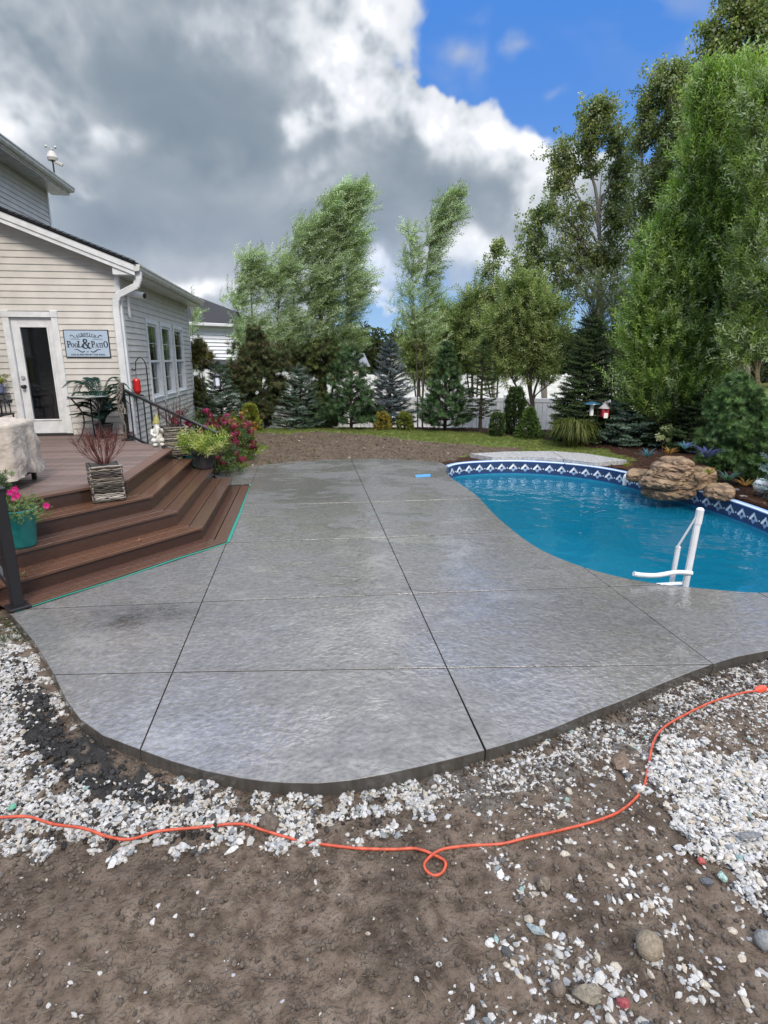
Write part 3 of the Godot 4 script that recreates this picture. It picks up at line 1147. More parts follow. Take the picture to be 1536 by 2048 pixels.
func trim(parent: Node3D, called: String, t: Transform3D, x0: float, x1: float, y0: float, y1: float, z0: float, z1: float, m: Material, bev := 0.004) -> MeshInstance3D:
	var b := MB.new()
	b.box(t * Vector3((x0 + x1) * 0.5, (y0 + y1) * 0.5, (z0 + z1) * 0.5), Vector3(x1 - x0, y1 - y0, z1 - z0), bev, t.basis)
	return part(called, b, m, parent)

func hung_window(parent: Node3D, t: Transform3D, h: Rect2) -> void:
	var w := Node3D.new()
	w.name = "window"
	parent.add_child(w, true)
	var x0 := h.position.x
	var x1 := h.end.x
	var y0 := h.position.y
	var y1 := h.end.y
	var c := 0.085
	for q: Array in [[x0, x0 + c, y0, y1], [x1 - c, x1, y0, y1], [x0 + c, x1 - c, y1 - c, y1], [x0 + c, x1 - c, y0, y0 + c]]:
		trim(w, "casing", t, q[0], q[1], q[2], q[3], -0.06, 0.034, M.white)
	trim(w, "sill", t, x0 + c, x1 - c, y0 + c, y0 + c + 0.03, -0.06, 0.05, M.white)
	var ym := (y0 + y1) * 0.5 - 0.02
	var a := x0 + c
	var b := x1 - c
	for s in 2:
		var s0 := y0 + c + 0.03 if s == 0 else ym
		var s1 := ym + 0.045 if s == 0 else y1 - c
		var zo := 0.0 if s == 0 else -0.03
		if s == 1:
			zo = 0.012
		var zi := zo - 0.03
		var f := 0.045
		for q: Array in [[a, a + f, s0, s1], [b - f, b, s0, s1], [a + f, b - f, s1 - f, s1], [a + f, b - f, s0, s0 + f]]:
			trim(w, "sash", t, q[0], q[1], q[2], q[3], zi - (0.031 if s == 0 else 0.0), zo - (0.031 if s == 0 else 0.0), M.white, 0.003)
		var zp := zo - 0.016 - (0.031 if s == 0 else 0.0)
		var g := MB.new()
		g.quad(t * Vector3(a + f, s0 + f, zp), t * Vector3(b - f, s0 + f, zp), t * Vector3(b - f, s1 - f, zp), t * Vector3(a + f, s1 - f, zp))
		part("pane", g, M.glass, w)
		trim(w, "muntin", t, a + f, b - f, (s0 + s1) * 0.5 - 0.008, (s0 + s1) * 0.5 + 0.008, zp - 0.010, zp - 0.002, M.white, 0.0)
		if s == 0:
			var cu := MB.new()
			for k in 12:
				var xa := lerpf(a, b, k / 12.0)
				var xb := lerpf(a, b, (k + 1) / 12.0)
				var za := -0.16 - 0.02 * (k % 2)
				var zb := -0.16 - 0.02 * ((k + 1) % 2)
				cu.quad(t * Vector3(xa, y0, za), t * Vector3(xb, y0, zb), t * Vector3(xb, ym, zb), t * Vector3(xa, ym, za))
			part("curtain", cu, M.curtain, w)

func build_house() -> void:
	var o := thing("house", "cream sided house with a sunroom, white glass door and long gutter", "house")
	var ZF := -10.94
	var XS := -3.08
	var XM := -5.8
	var tf := face(Vector3(0, 0, ZF), Vector3.RIGHT)
	var ts := face(Vector3(XS, 0, ZF), Vector3(0, 0, -1))
	var tm := face(Vector3(XM, 0, 0), Vector3(0, 0, -1))
	var slope := 0.385
	var rake := func(x: float) -> float: return 3.50 + (-2.72 - x) * slope  # top of the rake board
	# front wall with the door opening
	var door := Rect2(-5.0, 0.66, 0.88, 2.09)
	var fw := backing(o, tf, Rect2(-5.68, 0.0, 2.48, 3.35), [door], "front_wall")
	var gable := MB.new()
	gable.col = Color(0.5, 0.48, 0.44)
	var gp := [Vector3(-5.68, 3.35, ZF), Vector3(-3.2, 3.35, ZF), Vector3(-3.2, 3.42, ZF), Vector3(-5.68, 4.4, ZF)]
	var back := Vector3(0, 0, -0.12)
	gable.quad(gp[0], gp[1], gp[2], gp[3])
	gable.quad(gp[1] + back, gp[0] + back, gp[3] + back, gp[2] + back)
	part("gable", gable, M.plain, fw)
	var lim := func(y: float) -> Array:
		var r := XS - 0.01
		if y > 3.40:
			r = minf(r, -2.72 - (y - 3.42) / slope)
		return [-5.78, r]
	siding(fw, tf, 0.665, 4.55, lim, [door])
	# side wall with three windows
	var wins := [Rect2(1.42, 1.10, 0.98, 1.64), Rect2(2.60, 1.10, 1.02, 1.64), Rect2(3.86, 1.10, 1.08, 1.64)]
	var sw := backing(o, ts, Rect2(0.0, -0.1, 6.0, 3.5), wins, "side_wall")
	siding(sw, ts, 0.02, 3.34, func(_y: float) -> Array: return [0.06, 5.92], wins)
	for w: Rect2 in wins:
		hung_window(o, ts, w)
	# sunroom back wall, floor, ceiling and roof close the room
	var room := MB.new()
	room.box(Vector3(-4.4, 1.75, -16.98), Vector3(2.6, 3.5, 0.12))
	room.box(Vector3(-4.4, 0.60, -14.0), Vector3(2.5, 0.06, 5.9))
	room.box(Vector3(-4.4, 3.36, -14.0), Vector3(2.5, 0.04, 5.9))
	part("room_shell", room, M.dark_room, o)
	var rf := MB.new()
	rf.col = Color.WHITE
	for s in 1:
		var p := [Vector3(-2.70, 3.49, -10.66), Vector3(-2.70, 3.49, -17.2), Vector3(-5.8, 3.49 + 3.1 * slope, -17.2), Vector3(-5.8, 3.49 + 3.1 * slope, -10.66)]
		var up := Vector3(0, 0.035, 0)
		rf.quad_o(p[0] + up, p[1] + up, p[2] + up, p[3] + up, Vector3.UP)
		rf.quad_o(p[0], p[1], p[2], p[3], Vector3.DOWN)
		rf.quad_o(p[0], p[3], p[3] + up, p[0] + up, Vector3.BACK)
		rf.quad_o(p[0], p[1], p[1] + up, p[0] + up, Vector3.RIGHT)
		rf.quad_o(p[1], p[2], p[2] + up, p[1] + up, Vector3.FORWARD)
		for i in 32:  # ragged shingle ends along the rake
			var a: Vector3 = p[0].lerp(p[3], i / 32.0)
			var c: Vector3 = p[0].lerp(p[3], (i + 0.96) / 32.0)
			rf.bar(a + Vector3(0, 0.042, 0.006), c + Vector3(0, 0.042 + 0.008, 0.006), 0.035, 0.012)
	part("roof", rf, M.roof, o)
	# rake board, eave return, soffit, fascia and gutter
	for q: Array in [[0.0, 0.17, -10.72, -10.69], [0.045, 0.10, -10.688, -10.672]]:
		var b := MB.new()
		var a := Vector3(-2.735, 3.485 - q[0], q[2])
		var c := Vector3(-5.79, 3.485 + 3.055 * slope - q[0], q[2])
		var dn := Vector3(0, -(q[1] - (q[0] if q[0] > 0.0 else 0.0)), 0)
		var out := Vector3(0, 0, q[3] - q[2])
		b.quad_o(a + out, c + out, c + dn + out, a + dn + out, Vector3.BACK)
		b.quad_o(a + dn, c + dn, c + dn + out, a + dn + out, Vector3.DOWN)
		b.quad_o(a, c, c + out, a + out, Vector3.UP)
		b.quad_o(a, a + dn, a + dn + out, a + out, Vector3.RIGHT)
		part("rake_board", b, M.white, o)
	var so := MB.new()
	var sa := Vector3(-3.08, 3.345 + 0.1, -10.70)
	for q: Array in [[Vector3(-2.76, 3.32, 0), Vector3(-5.79, 3.32 + 3.03 * slope, 0)]]:
		so.quad_o(q[0] + Vector3(0, 0, -10.705), q[1] + Vector3(0, 0, -10.705), q[1] + Vector3(0, 0, -10.95), q[0] + Vector3(0, 0, -10.95), Vector3.DOWN)
	part("rake_soffit", so, M.white, o)
	trim(o, "eave_return", tf, -3.09, -2.755, 3.325, 3.475, 0.0, 0.226, M.white)
	trim(o, "soffit", face(Vector3.ZERO, Vector3.RIGHT), -3.08, -2.76, 3.325, 3.345, 10.94 - 28.12, -10.95, M.gutter, 0.0)
	trim(o, "fascia", face(Vector3.ZERO, Vector3.RIGHT), -2.775, -2.755, 3.345, 3.49, -17.18, -10.945, M.gutter, 0.0)
	var g := MB.new()
	var prof := [Vector2(-2.754, 3.375), Vector2(-2.69, 3.375), Vector2(-2.66, 3.41), Vector2(-2.652, 3.455), Vector2(-2.635, 3.465), Vector2(-2.635, 3.488), Vector2(-2.645, 3.488), Vector2(-2.655, 3.47), Vector2(-2.665, 3.45), Vector2(-2.70, 3.39), Vector2(-2.75, 3.385)]
	for i in prof.size() - 1:
		var a: Vector2 = prof[i]
		var c: Vector2 = prof[i + 1]
		var nn := Vector2(c.y - a.y, -(c.x - a.x))
		g.quad_o(Vector3(a.x, a.y, -10.70), Vector3(c.x, c.y, -10.70), Vector3(c.x, c.y, -17.2), Vector3(a.x, a.y, -17.2), Vector3(nn.x, nn.y, 0))
	for zz: float in [-10.70, -17.2]:
		g.quad_o(Vector3(-2.754, 3.375, zz), Vector3(-2.66, 3.39, zz), Vector3(-2.637, 3.488, zz), Vector3(-2.754, 3.488, zz), Vector3(0, 0, 1))
	part("gutter", g, M.gutter, o)
	# downspout: elbow from the gutter back to the corner, then down the front
	g = MB.new()
	var path := [Vector3(-2.70, 3.38, -10.80), Vector3(-2.71, 3.27, -10.80), Vector3(-2.76, 3.16, -10.81), Vector3(-3.07, 3.02, -10.86), Vector3(-3.13, 2.93, -10.87), Vector3(-3.145, 2.80, -10.875), Vector3(-3.145, 0.72, -10.875)]
	for i in path.size() - 1:
		g.bar(path[i] + (path[i] - path[i + 1]).normalized() * 0.012, path[i + 1] + (path[i + 1] - path[i]).normalized() * 0.012, 0.112 if i > 2 else 0.110, 0.068 if i > 2 else 0.07, 0.012, Vector3.BACK)
	part("downspout", g, M.white, o)
	for zc in 2:
		pass
	trim(o, "corner_board", tf, XS - 0.06, XS + 0.022, 0.02, 3.325, 0.0, 0.024, M.white)
	trim(o, "corner_board", ts, -0.002, 0.07, 0.02, 3.325, 0.0, 0.023, M.white)
	trim(o, "corner_board", ts, 5.93, 6.02, -0.05, 3.325, 0.0, 0.024, M.white)
	# security camera under the eave
	var cm := MB.new()
	cm.col = Color(0.8, 0.8, 0.8)
	cm.box(Vector3(XS + 0.03, 2.86, -11.30), Vector3(0.035, 0.36, 0.06), 0.008)
	cm.tube([Vector3(XS + 0.03, 3.08, -11.3), Vector3(XS + 0.14, 3.08, -11.28), Vector3(XS + 0.32, 3.05, -11.24)], [0.045, 0.055, 0.052], 12)
	cm.col = Color(0.01, 0.01, 0.01)
	cm.tube([Vector3(XS + 0.322, 3.05, -11.24), Vector3(XS + 0.345, 3.046, -11.235)], 0.044, 12)
	part("security_camera", cm, M.plain, o)
	# door
	var dr := Node3D.new()
	dr.name = "door"
	o.add_child(dr, true)
	trim(dr, "door_casing", tf, -5.0, -4.895, 0.66, 2.65, -0.06, 0.035, M.white)
	trim(dr, "door_casing", tf, -4.225, -4.12, 0.66, 2.65, -0.06, 0.035, M.white)
	trim(dr, "door_casing", tf, -4.895, -4.225, 2.655, 2.745, -0.06, 0.033, M.white)
	for x: float in [-4.9475, -4.1725]:
		trim(dr, "corner_block", tf, x - 0.06, x + 0.06, 2.65, 2.765, -0.06, 0.044, M.white, 0.008)
	for q: Array in [[-4.892, -4.765, 0.70, 2.65], [-4.325, -4.228, 0.70, 2.65], [-4.765, -4.325, 2.50, 2.65], [-4.765, -4.325, 0.70, 0.94]]:
		trim(dr, "door_stile", tf, q[0], q[1], q[2], q[3], -0.075, -0.022, M.white, 0.002)
	for q: Array in [[-4.785, -4.757, 0.92, 2.52], [-4.333, -4.305, 0.92, 2.52], [-4.757, -4.333, 2.492, 2.52], [-4.757, -4.333, 0.92, 0.948]]:
		trim(dr, "glass_bead", tf, q[0], q[1], q[2], q[3], -0.0215, -0.008, M.white, 0.005)
	var gl := MB.new()
	gl.quad(tf * Vector3(-4.765, 0.94, -0.04), tf * Vector3(-4.325, 0.94, -0.04), tf * Vector3(-4.325, 2.50, -0.04), tf * Vector3(-4.765, 2.50, -0.04))
	part("door_glass", gl, M.glass, dr)
	var vest := MB.new()
	vest.box(Vector3(-4.5, 1.7, -11.9), Vector3(1.4, 2.2, 0.05))
	part("room_wall", vest, M.dark_room, dr)
	var kn := MB.new()
	kn.col = Color(0.02, 0.018, 0.016)
	kn.ball(tf * Vector3(-4.828, 1.51, 0.045), Vector3(0.034, 0.034, 0.026), 14, 8)
	kn.tube([tf * Vector3(-4.828, 1.51, -0.022), tf * Vector3(-4.828, 1.51, 0.04)], 0.014, 8)
	kn.tube([tf * Vector3(-4.828, 1.51, -0.024), tf * Vector3(-4.828, 1.51, -0.012)], 0.034, 14)
	part("door_knob", kn, M.gloss, dr)
	kn = MB.new()
	kn.col = Color(0.32, 0.33, 0.35)
	kn.tube([tf * Vector3(-4.828, 1.665, -0.024), tf * Vector3(-4.828, 1.665, 0.004)], 0.032, 16)
	part("deadbolt", kn, M.gloss, dr)
	trim(dr, "threshold", tf, -5.0, -4.12, 0.658, 0.70, -0.07, 0.06, M.black_dull)
	# the two-storey part the sunroom leans on
	var mh := Rect2(8.0, 1.3, 0.9, 1.4)
	var mw := backing(o, tm, Rect2(3.2, -0.1, 12.55, 5.85), [mh], "main_wall")
	siding(mw, tm, 3.9, 5.70, func(_y: float) -> Array: return [3.2, 15.68], [])
	siding(mw, tm, 0.66, 3.88, func(_y: float) -> Array: return [3.2, 10.6], [mh])
	hung_window(o, tm, mh)
	trim(o, "corner_board", tm, 15.68, 15.76, 3.6, 5.72, 0.0, 0.026, M.white)
	trim(o, "end_wall", face(Vector3(0, 0, -15.75), Vector3.LEFT), 5.82, 8.0, 0.0, 5.72, 0.0, 0.1, M.plain)
	var w2 := face(Vector3.ZERO, Vector3.RIGHT)
	trim(o, "soffit", w2, -5.79, -5.40, 5.72, 5.75, -16.05, -3.2, M.gutter, 0.0)
	trim(o, "fascia", w2, -5.41, -5.39, 5.75, 5.90, -16.05, -3.2, M.gutter, 0.0)
	var g2 := MB.new()
	for i in prof.size() - 1:
		var a: Vector2 = prof[i] + Vector2(-2.634, 2.41)
		var c: Vector2 = prof[i + 1] + Vector2(-2.634, 2.41)
		var nn := Vector2(c.y - a.y, -(c.x - a.x))
		g2.quad_o(Vector3(a.x, a.y, -3.2), Vector3(c.x, c.y, -3.2), Vector3(c.x, c.y, -16.08), Vector3(a.x, a.y, -16.08), Vector3(nn.x, nn.y, 0))
	g2.quad_o(Vector3(-5.388, 5.785, -16.08), Vector3(-5.294, 5.80, -16.08), Vector3(-5.271, 5.898, -16.08), Vector3(-5.388, 5.898, -16.08), Vector3(0, 0, 1))
	part("gutter", g2, M.gutter, o)
	var r2 := MB.new()
	r2.quad_o(Vector3(-5.39, 5.90, -3.2), Vector3(-5.39, 5.90, -16.05), Vector3(-9.0, 7.6, -16.05), Vector3(-9.0, 7.6, -3.2), Vector3.UP)
	r2.quad_o(Vector3(-5.39, 5.885, -3.2), Vector3(-5.39, 5.885, -16.05), Vector3(-9.0, 7.585, -16.05), Vector3(-9.0, 7.585, -3.2), Vector3.DOWN)
	r2.quad_o(Vector3(-5.39, 5.885, -16.05), Vector3(-9.0, 7.585, -16.05), Vector3(-9.0, 7.6, -16.05), Vector3(-5.39, 5.9, -16.05), Vector3.FORWARD)
	part("main_roof", r2, M.roof, o)
	build_sign(tf)

func build_sign(tf: Transform3D) -> void:
	var s := thing("wall_sign", "blue grey pool and patio sign with a dark rim beside the door", "sign", tf * Vector3(-3.695, 2.228, 0.024))
	var b := MB.new()
	b.box(Vector3(0, 0, 0.003), Vector3(0.735, 0.462, 0.012), 0.003)
	part("rim", b, M.black, s)
	b = MB.new()
	b.col = Color(0.33, 0.42, 0.53)
	b.box(Vector3(0, 0, 0.0105), Vector3(0.705, 0.432, 0.005), 0.002)
	part("face", b, M.plain, s)
	var ink := mat(Color(0.012, 0.016, 0.028), 0.5)
	var serif := SystemFont.new()
	serif.font_names = PackedStringArray(["Droid Serif"])
	serif.font_weight = 700
	var sans := SystemFont.new()
	sans.font_names = PackedStringArray(["Droid Sans"])
	sans.font_weight = 700
	var put := func(txt: String, f: Font, h: float, at: Vector2, sx: float, rot: float, called: String) -> void:
		var tmsh := TextMesh.new()
		tmsh.text = txt
		tmsh.font = f
		tmsh.font_size = 64
		tmsh.pixel_size = h / 46.0
		tmsh.depth = 0.003
		var p := part(called, tmsh, ink, s, Vector3(at.x, at.y, 0.0148))
		p.scale.x = sx
		p.rotation.z = rot
	var word := "SUROVICH"
	for i in word.length():
		var a := (i - 3.5) * 0.135
		put.call(word[i], serif, 0.050, Vector2(sin(a) * 0.31, 0.158 - 0.31 * (1.0 - cos(a)) - 0.004), 0.72, -a, "letter")
	var xs := [-0.300, -0.240, -0.182, -0.125]
	for i in 4:
		put.call("POOL"[i], serif, 0.105 if i == 0 or i == 3 else 0.068, Vector2(xs[i] + 0.005, -0.010 if i in [0, 3] else -0.027), 0.82, 0.0, "letter")
	put.call("&", serif, 0.165, Vector2(-0.015, -0.004), 0.85, 0.0, "letter")
	xs = [0.098, 0.160, 0.212, 0.246, 0.305]
	for i in 5:
		put.call("PATIO"[i], serif, 0.105 if i == 0 or i == 4 else 0.072, Vector2(xs[i], -0.010 if i in [0, 4] else -0.026), 0.76, 0.0, "letter")
	put.call("LIFE IS BETTER BY THE POOL", sans, 0.026, Vector2(0, -0.181), 1.16, 0.0, "motto")
	put.call("EST.", serif, 0.014, Vector2(0, -0.133), 1.0, 0.0, "small_print")
	var line := func(pts: Array, w: float) -> void:
		var l := MB.new()
		var q := spline3(pts, 6)
		var m := q.size()
		for i in m - 1:
			var t0 := sin(PI * (0.08 + 0.84 * i / m)) * w
			var t1 := sin(PI * (0.08 + 0.84 * (i + 1) / m)) * w
			var d: Vector3 = (q[i + 1] - q[i]).normalized()
			var sd := Vector3(-d.y, d.x, 0)
			l.quad_o(q[i] + sd * t0, q[i + 1] + sd * t1, q[i + 1] - sd * t1, q[i] - sd * t0, Vector3.BACK)
		part("flourish", l, ink, s, Vector3(0, 0, 0.0155))
	for k: float in [-1.0, 1.0]:
		line.call([Vector3(k * 0.27, 0.075, 0), Vector3(k * 0.19, 0.078, 0), Vector3(k * 0.10, 0.075, 0)], 0.003)
		line.call([Vector3(k * 0.245, 0.108, 0), Vector3(k * 0.255, 0.135, 0), Vector3(k * 0.225, 0.14, 0), Vector3(k * 0.19, 0.105, 0), Vector3(k * 0.165, 0.11, 0)], 0.006)
		line.call([Vector3(k * 0.10, 0.106, 0), Vector3(k * 0.05, 0.124, 0), Vector3(k * 0.0, 0.112, 0)], 0.005)
		line.call([Vector3(k * 0.22, -0.098, 0), Vector3(k * 0.17, -0.095, 0), Vector3(k * 0.10, -0.137, 0), Vector3(k * 0.06, -0.128, 0), Vector3(k * 0.05, -0.112, 0)], 0.008)

# ---------------------------------------------------------------- foliage pieces
func leaf_blade(b: MB, at: Vector3, d: Vector3, side: Vector3, L: float, w: float, droop := 0.15) -> void:
	var mid := at + d * L * 0.45 + Vector3(0, -droop * L * 0.1, 0)
	var tip := at + d * L + Vector3(0, -droop * L, 0)
	b.quad(at, mid + side * w * 0.5, tip, mid - side * w * 0.5)

func make_foliage() -> void:
	rng.seed = 77
	for k in 3:  # narrow willow leaves along a whip
		var b := MB.new()
		b.col = Color(0.55, 0.5, 0.35)
		b.tube([Vector3.ZERO, Vector3(0.02, 0.5, 0.01), Vector3(0.0, 1, 0.04)], [0.008, 0.006, 0.003], 3, false)
		for i in 17:
			var y := 0.08 + 0.92 * i / 16.0
			var az := i * 2.4 + k
			var out := Vector3(cos(az), 0, sin(az))
			var d := (Vector3.UP * rr(0.5, 1.3) + out * rr(0.6, 1.0)).normalized()
			b.col = Color.WHITE * rr(0.65, 1.1)
			leaf_blade(b, Vector3(0, y, 0), d, d.cross(out + rvec() * 0.5).normalized(), rr(0.2, 0.3), rr(0.04, 0.06))
		F["willow%d" % k] = b.mesh()
	for k in 3:  # broad poplar leaves
		var b := MB.new()
		b.col = Color(0.5, 0.45, 0.4)
		b.tube([Vector3.ZERO, Vector3(0.03, 0.5, 0.01), Vector3(0.0, 1, 0.04)], [0.014, 0.01, 0.005], 3, false)
		for i in 11:
			var y := 0.1 + 0.9 * i / 10.0
			var az := i * 2.4 + k
			var out := Vector3(cos(az), rr(-0.5, 0.5), sin(az)).normalized()
			var p := Vector3(0, y, 0) + out * 0.14
			var d := (out + Vector3(rr(0.0, 0.7), rr(-0.7, 0.1), rr(-0.4, 0.4))).normalized()
			var s := d.cross(rvec()).normalized()
			b.col = Color.WHITE * rr(0.6, 1.15)
			var L := rr(0.24, 0.34)
			var w := L * 0.42
			var m := p + d * L * 0.35
			b.quad(p, m + s * w, p + d * L * 0.62 + s * w * 0.7, p + d * L)
			b.quad(p, p + d * L, p + d * L * 0.62 - s * w * 0.7, m - s * w)
		F["poplar%d" % k] = b.mesh()
	for k in 2:  # spruce spray: a flat fan of short needles
		var b := MB.new()
		var arms := [[Vector3.ZERO, Vector3.UP, 1.0]]
		for i in 6:
			var sg := -1.0 if i % 2 else 1.0
			arms.append([Vector3(0, 0.15 + 0.12 * i, 0), Vector3(sg * 0.8, 0.75, rr(-0.12, 0.12)).normalized(), 0.5 - 0.05 * i])
		for a: Array in arms:
			var n := int(22.0 * a[2])
			b.col = Color(0.32, 0.24, 0.16)
			b.tube([a[0], a[0] + a[1] * a[2]], [0.012, 0.005], 3, false)
			for i in n:
				var az := i * 2.4
				var ax: Vector3 = a[1]
				var o1 := ax.cross(Vector3(0.1, 0.2, 1)).normalized()
				var out := o1 * cos(az) + ax.cross(o1) * sin(az)
				var d := (ax * 0.9 + out).normalized()
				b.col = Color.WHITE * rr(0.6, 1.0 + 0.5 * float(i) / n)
				leaf_blade(b, a[0] + ax * a[2] * (i + 0.5) / n, d, d.cross(ax).normalized(), 0.17, 0.062, 0.0)
		F["spruce%d" % k] = b.mesh()
	for k in 2:  # white pine tuft: long soft needles
		var b := MB.new()
		b.col = Color(0.3, 0.22, 0.15)
		b.tube([Vector3.ZERO, Vector3.UP * 0.5], [0.014, 0.01], 3, false)
		for i in 34:
			var y := 0.1 + 0.4 * i / 33.0
			var az := i * 2.4 + k
			var out := Vector3(cos(az), 0, sin(az))
			var d := (Vector3.UP * rr(0.3, 1.2) + out * rr(0.6, 1.0)).normalized()
			b.col = Color.WHITE * rr(0.55, 1.25)
			leaf_blade(b, Vector3(0, y, 0), d, d.cross(out + rvec() * 0.4).normalized(), rr(0.4, 0.55), 0.05, 0.12)
		F["pine%d" % k] = b.mesh()
	for k in 2:  # small scale-leaf sprig, for clipped evergreens
		var b := MB.new()
		for i in 16:
			var az := i * 2.4 + k
			var out := Vector3(cos(az), 0, sin(az))
			var d := (Vector3.UP * rr(0.6, 1.6) + out * rr(0.3, 0.9)).normalized()
			b.col = Color.WHITE * rr(0.55, 1.2)
			leaf_blade(b, Vector3(0, 0.4 * i / 16.0, 0), d, d.cross(rvec()).normalized(), rr(0.4, 0.65), 0.13, 0.0)
		F["sprig%d" % k] = b.mesh()
	for k in 2:  # ordinary oval garden leaves
		var b := MB.new()
		for i in 9:
			var az := i * 2.4 + k
			var out := Vector3(cos(az), 0, sin(az))
			var d := (Vector3.UP * rr(0.1, 1.1) + out).normalized()
			b.col = Color.WHITE * rr(0.6, 1.2)
			var s := d.cross(Vector3.UP).normalized()
			var p := Vector3(0, 0.6 * i / 9.0, 0)
			var L := rr(0.35, 0.5)
			b.quad(p, p + d * L * 0.45 + s * L * 0.24, p + d * L + Vector3(0, -0.08, 0), p + d * L * 0.45 - s * L * 0.24)
		F["leafy%d" % k] = b.mesh()
	for k in 2:  # coarse far-off leafage
		var b := MB.new()
		for i in 22:
			var p := rvec() * 0.45
			var d := rvec().normalized()
			b.col = Color.WHITE * rr(0.5, 1.25)
			leaf_blade(b, p, d, d.cross(rvec()).normalized(), rr(0.35, 0.55), rr(0.16, 0.26), 0.1)
		F["clump%d" % k] = b.mesh()
	var g := MB.new()  # grass tuft
	for i in 9:
		var az := i * 2.4
		var out := Vector3(cos(az), 0, sin(az))
		var d := (Vector3.UP + out * rr(0.1, 0.7)).normalized()
		g.col = Color.WHITE * rr(0.6, 1.2)
		leaf_blade(g, out * rr(0.0, 0.35), d, d.cross(out).normalized(), rr(0.6, 1.0), 0.07, 0.1)
	F["grass0"] = g.mesh()

func pick(pal: Array) -> Color:
	var q: Color = pal[rng.randi() % pal.size()]
	return q * 1.9 * rr(0.75, 1.2)

# A tree or shrub: stems (lists of points with a foot radius), limbs that reach from the stems to points inside the lobes of the crown, and leafy twigs along the outer limbs.
func tree(called: String, label: String, cat: String, group: String, base: Vector3, stems: Array, lobes: Array, leaf: String, kinds: int, pal: Array, op: Dictionary) -> Node3D:
	rng.seed = hash(label)
	var o := thing(called, label, cat, base, 0.0, group)
	var wood := MB.new()
	var limb := MB.new()
	wood.col = op.get("wood", Color(0.11, 0.09, 0.07))
	limb.col = wood.col
	var lines := []
	for s: Array in stems:
		var pts := spline3(s[0], 5)
		var rad := []
		for i in pts.size():
			pts[i] = pts[i] - base
			rad.append(lerpf(s[1], s[1] * 0.14, pow(float(i) / (pts.size() - 1), 0.8)))
		wood.tube(pts, rad, 7)
		lines.append(pts)
	var wind: Vector3 = op.get("wind", Vector3.ZERO)
	var rise: float = op.get("rise", 0.6)
	var droop: float = op.get("droop", 0.0)
	var tl: float = op.get("len", 0.4)
	var tw: int = op.get("twigs", 8)
	var sp: float = op.get("spread", 0.25)
	var core: float = op.get("core", 0.45)
	var xf := []
	var cols := PackedColorArray()
	for l: Array in lobes:
		var ce: Vector3 = l[0] - base
		var ra: Vector3 = l[1]
		for i in int(l[2]):
			var dr := rvec()
			while dr.length() > 1.0 or dr.length() < 0.05:
				dr = rvec()
			dr = dr.normalized() * pow(rng.randf(), core)
			var target := ce + dr * ra
			var best := Vector3.ZERO
			var bd := 1e9
			for pts: Array in lines:
				for q: Vector3 in pts:
					var e := target - q
					var h := Vector2(e.x, e.z).length()
					var s := absf(e.y - h * rise) + h
					if s < bd:
						bd = s
						best = q
			var e2 := target - best
			var ctrl := best + e2 * 0.5 + Vector3(0, 0.12 * e2.length() * (1.0 if rise > 0.0 else -1.0), 0)
			var pts2 := []
			for k in 5:
				var t := k / 4.0
				pts2.append(best.lerp(ctrl, t).lerp(ctrl.lerp(target, t), t))
			var lr: float = op.get("limb", 0.012) * (0.5 + e2.length() * 0.5)
			limb.tube(pts2, [lr, lr * 0.8, lr * 0.6, lr * 0.4, lr * 0.2], 3, false)
			var bdir := e2.normalized()
			for k in tw:
				var t := lerpf(op.get("from", 0.45), 1.05, (k + rng.randf()) / tw)
				var p := best.lerp(ctrl, t).lerp(ctrl.lerp(target, t), t) + rvec() * sp * clampf(e2.length(), 0.3, 1.0)
				var d := (bdir * 0.6 + rvec() * 0.75 + wind + Vector3(0, -droop, 0)).normalized()
				var s := tl * rr(0.7, 1.3)
				xf.append(aim(d, Vector3(s, s, s), p, rr(0, TAU)))
				cols.append(pick(pal))
	if not op.get("notrunk", false):
		part("trunk", wood, M.bark, o)
		var lm := part("limbs", limb, M.bark, o)
		lm.set_meta("kind", "stuff")
	scatter("crown" if cat.contains("tree") else "foliage", F["%s%d" % [leaf, absi(hash(label)) % kinds]], op.get("mat", M.leaf), xf, cols, o)
	return o

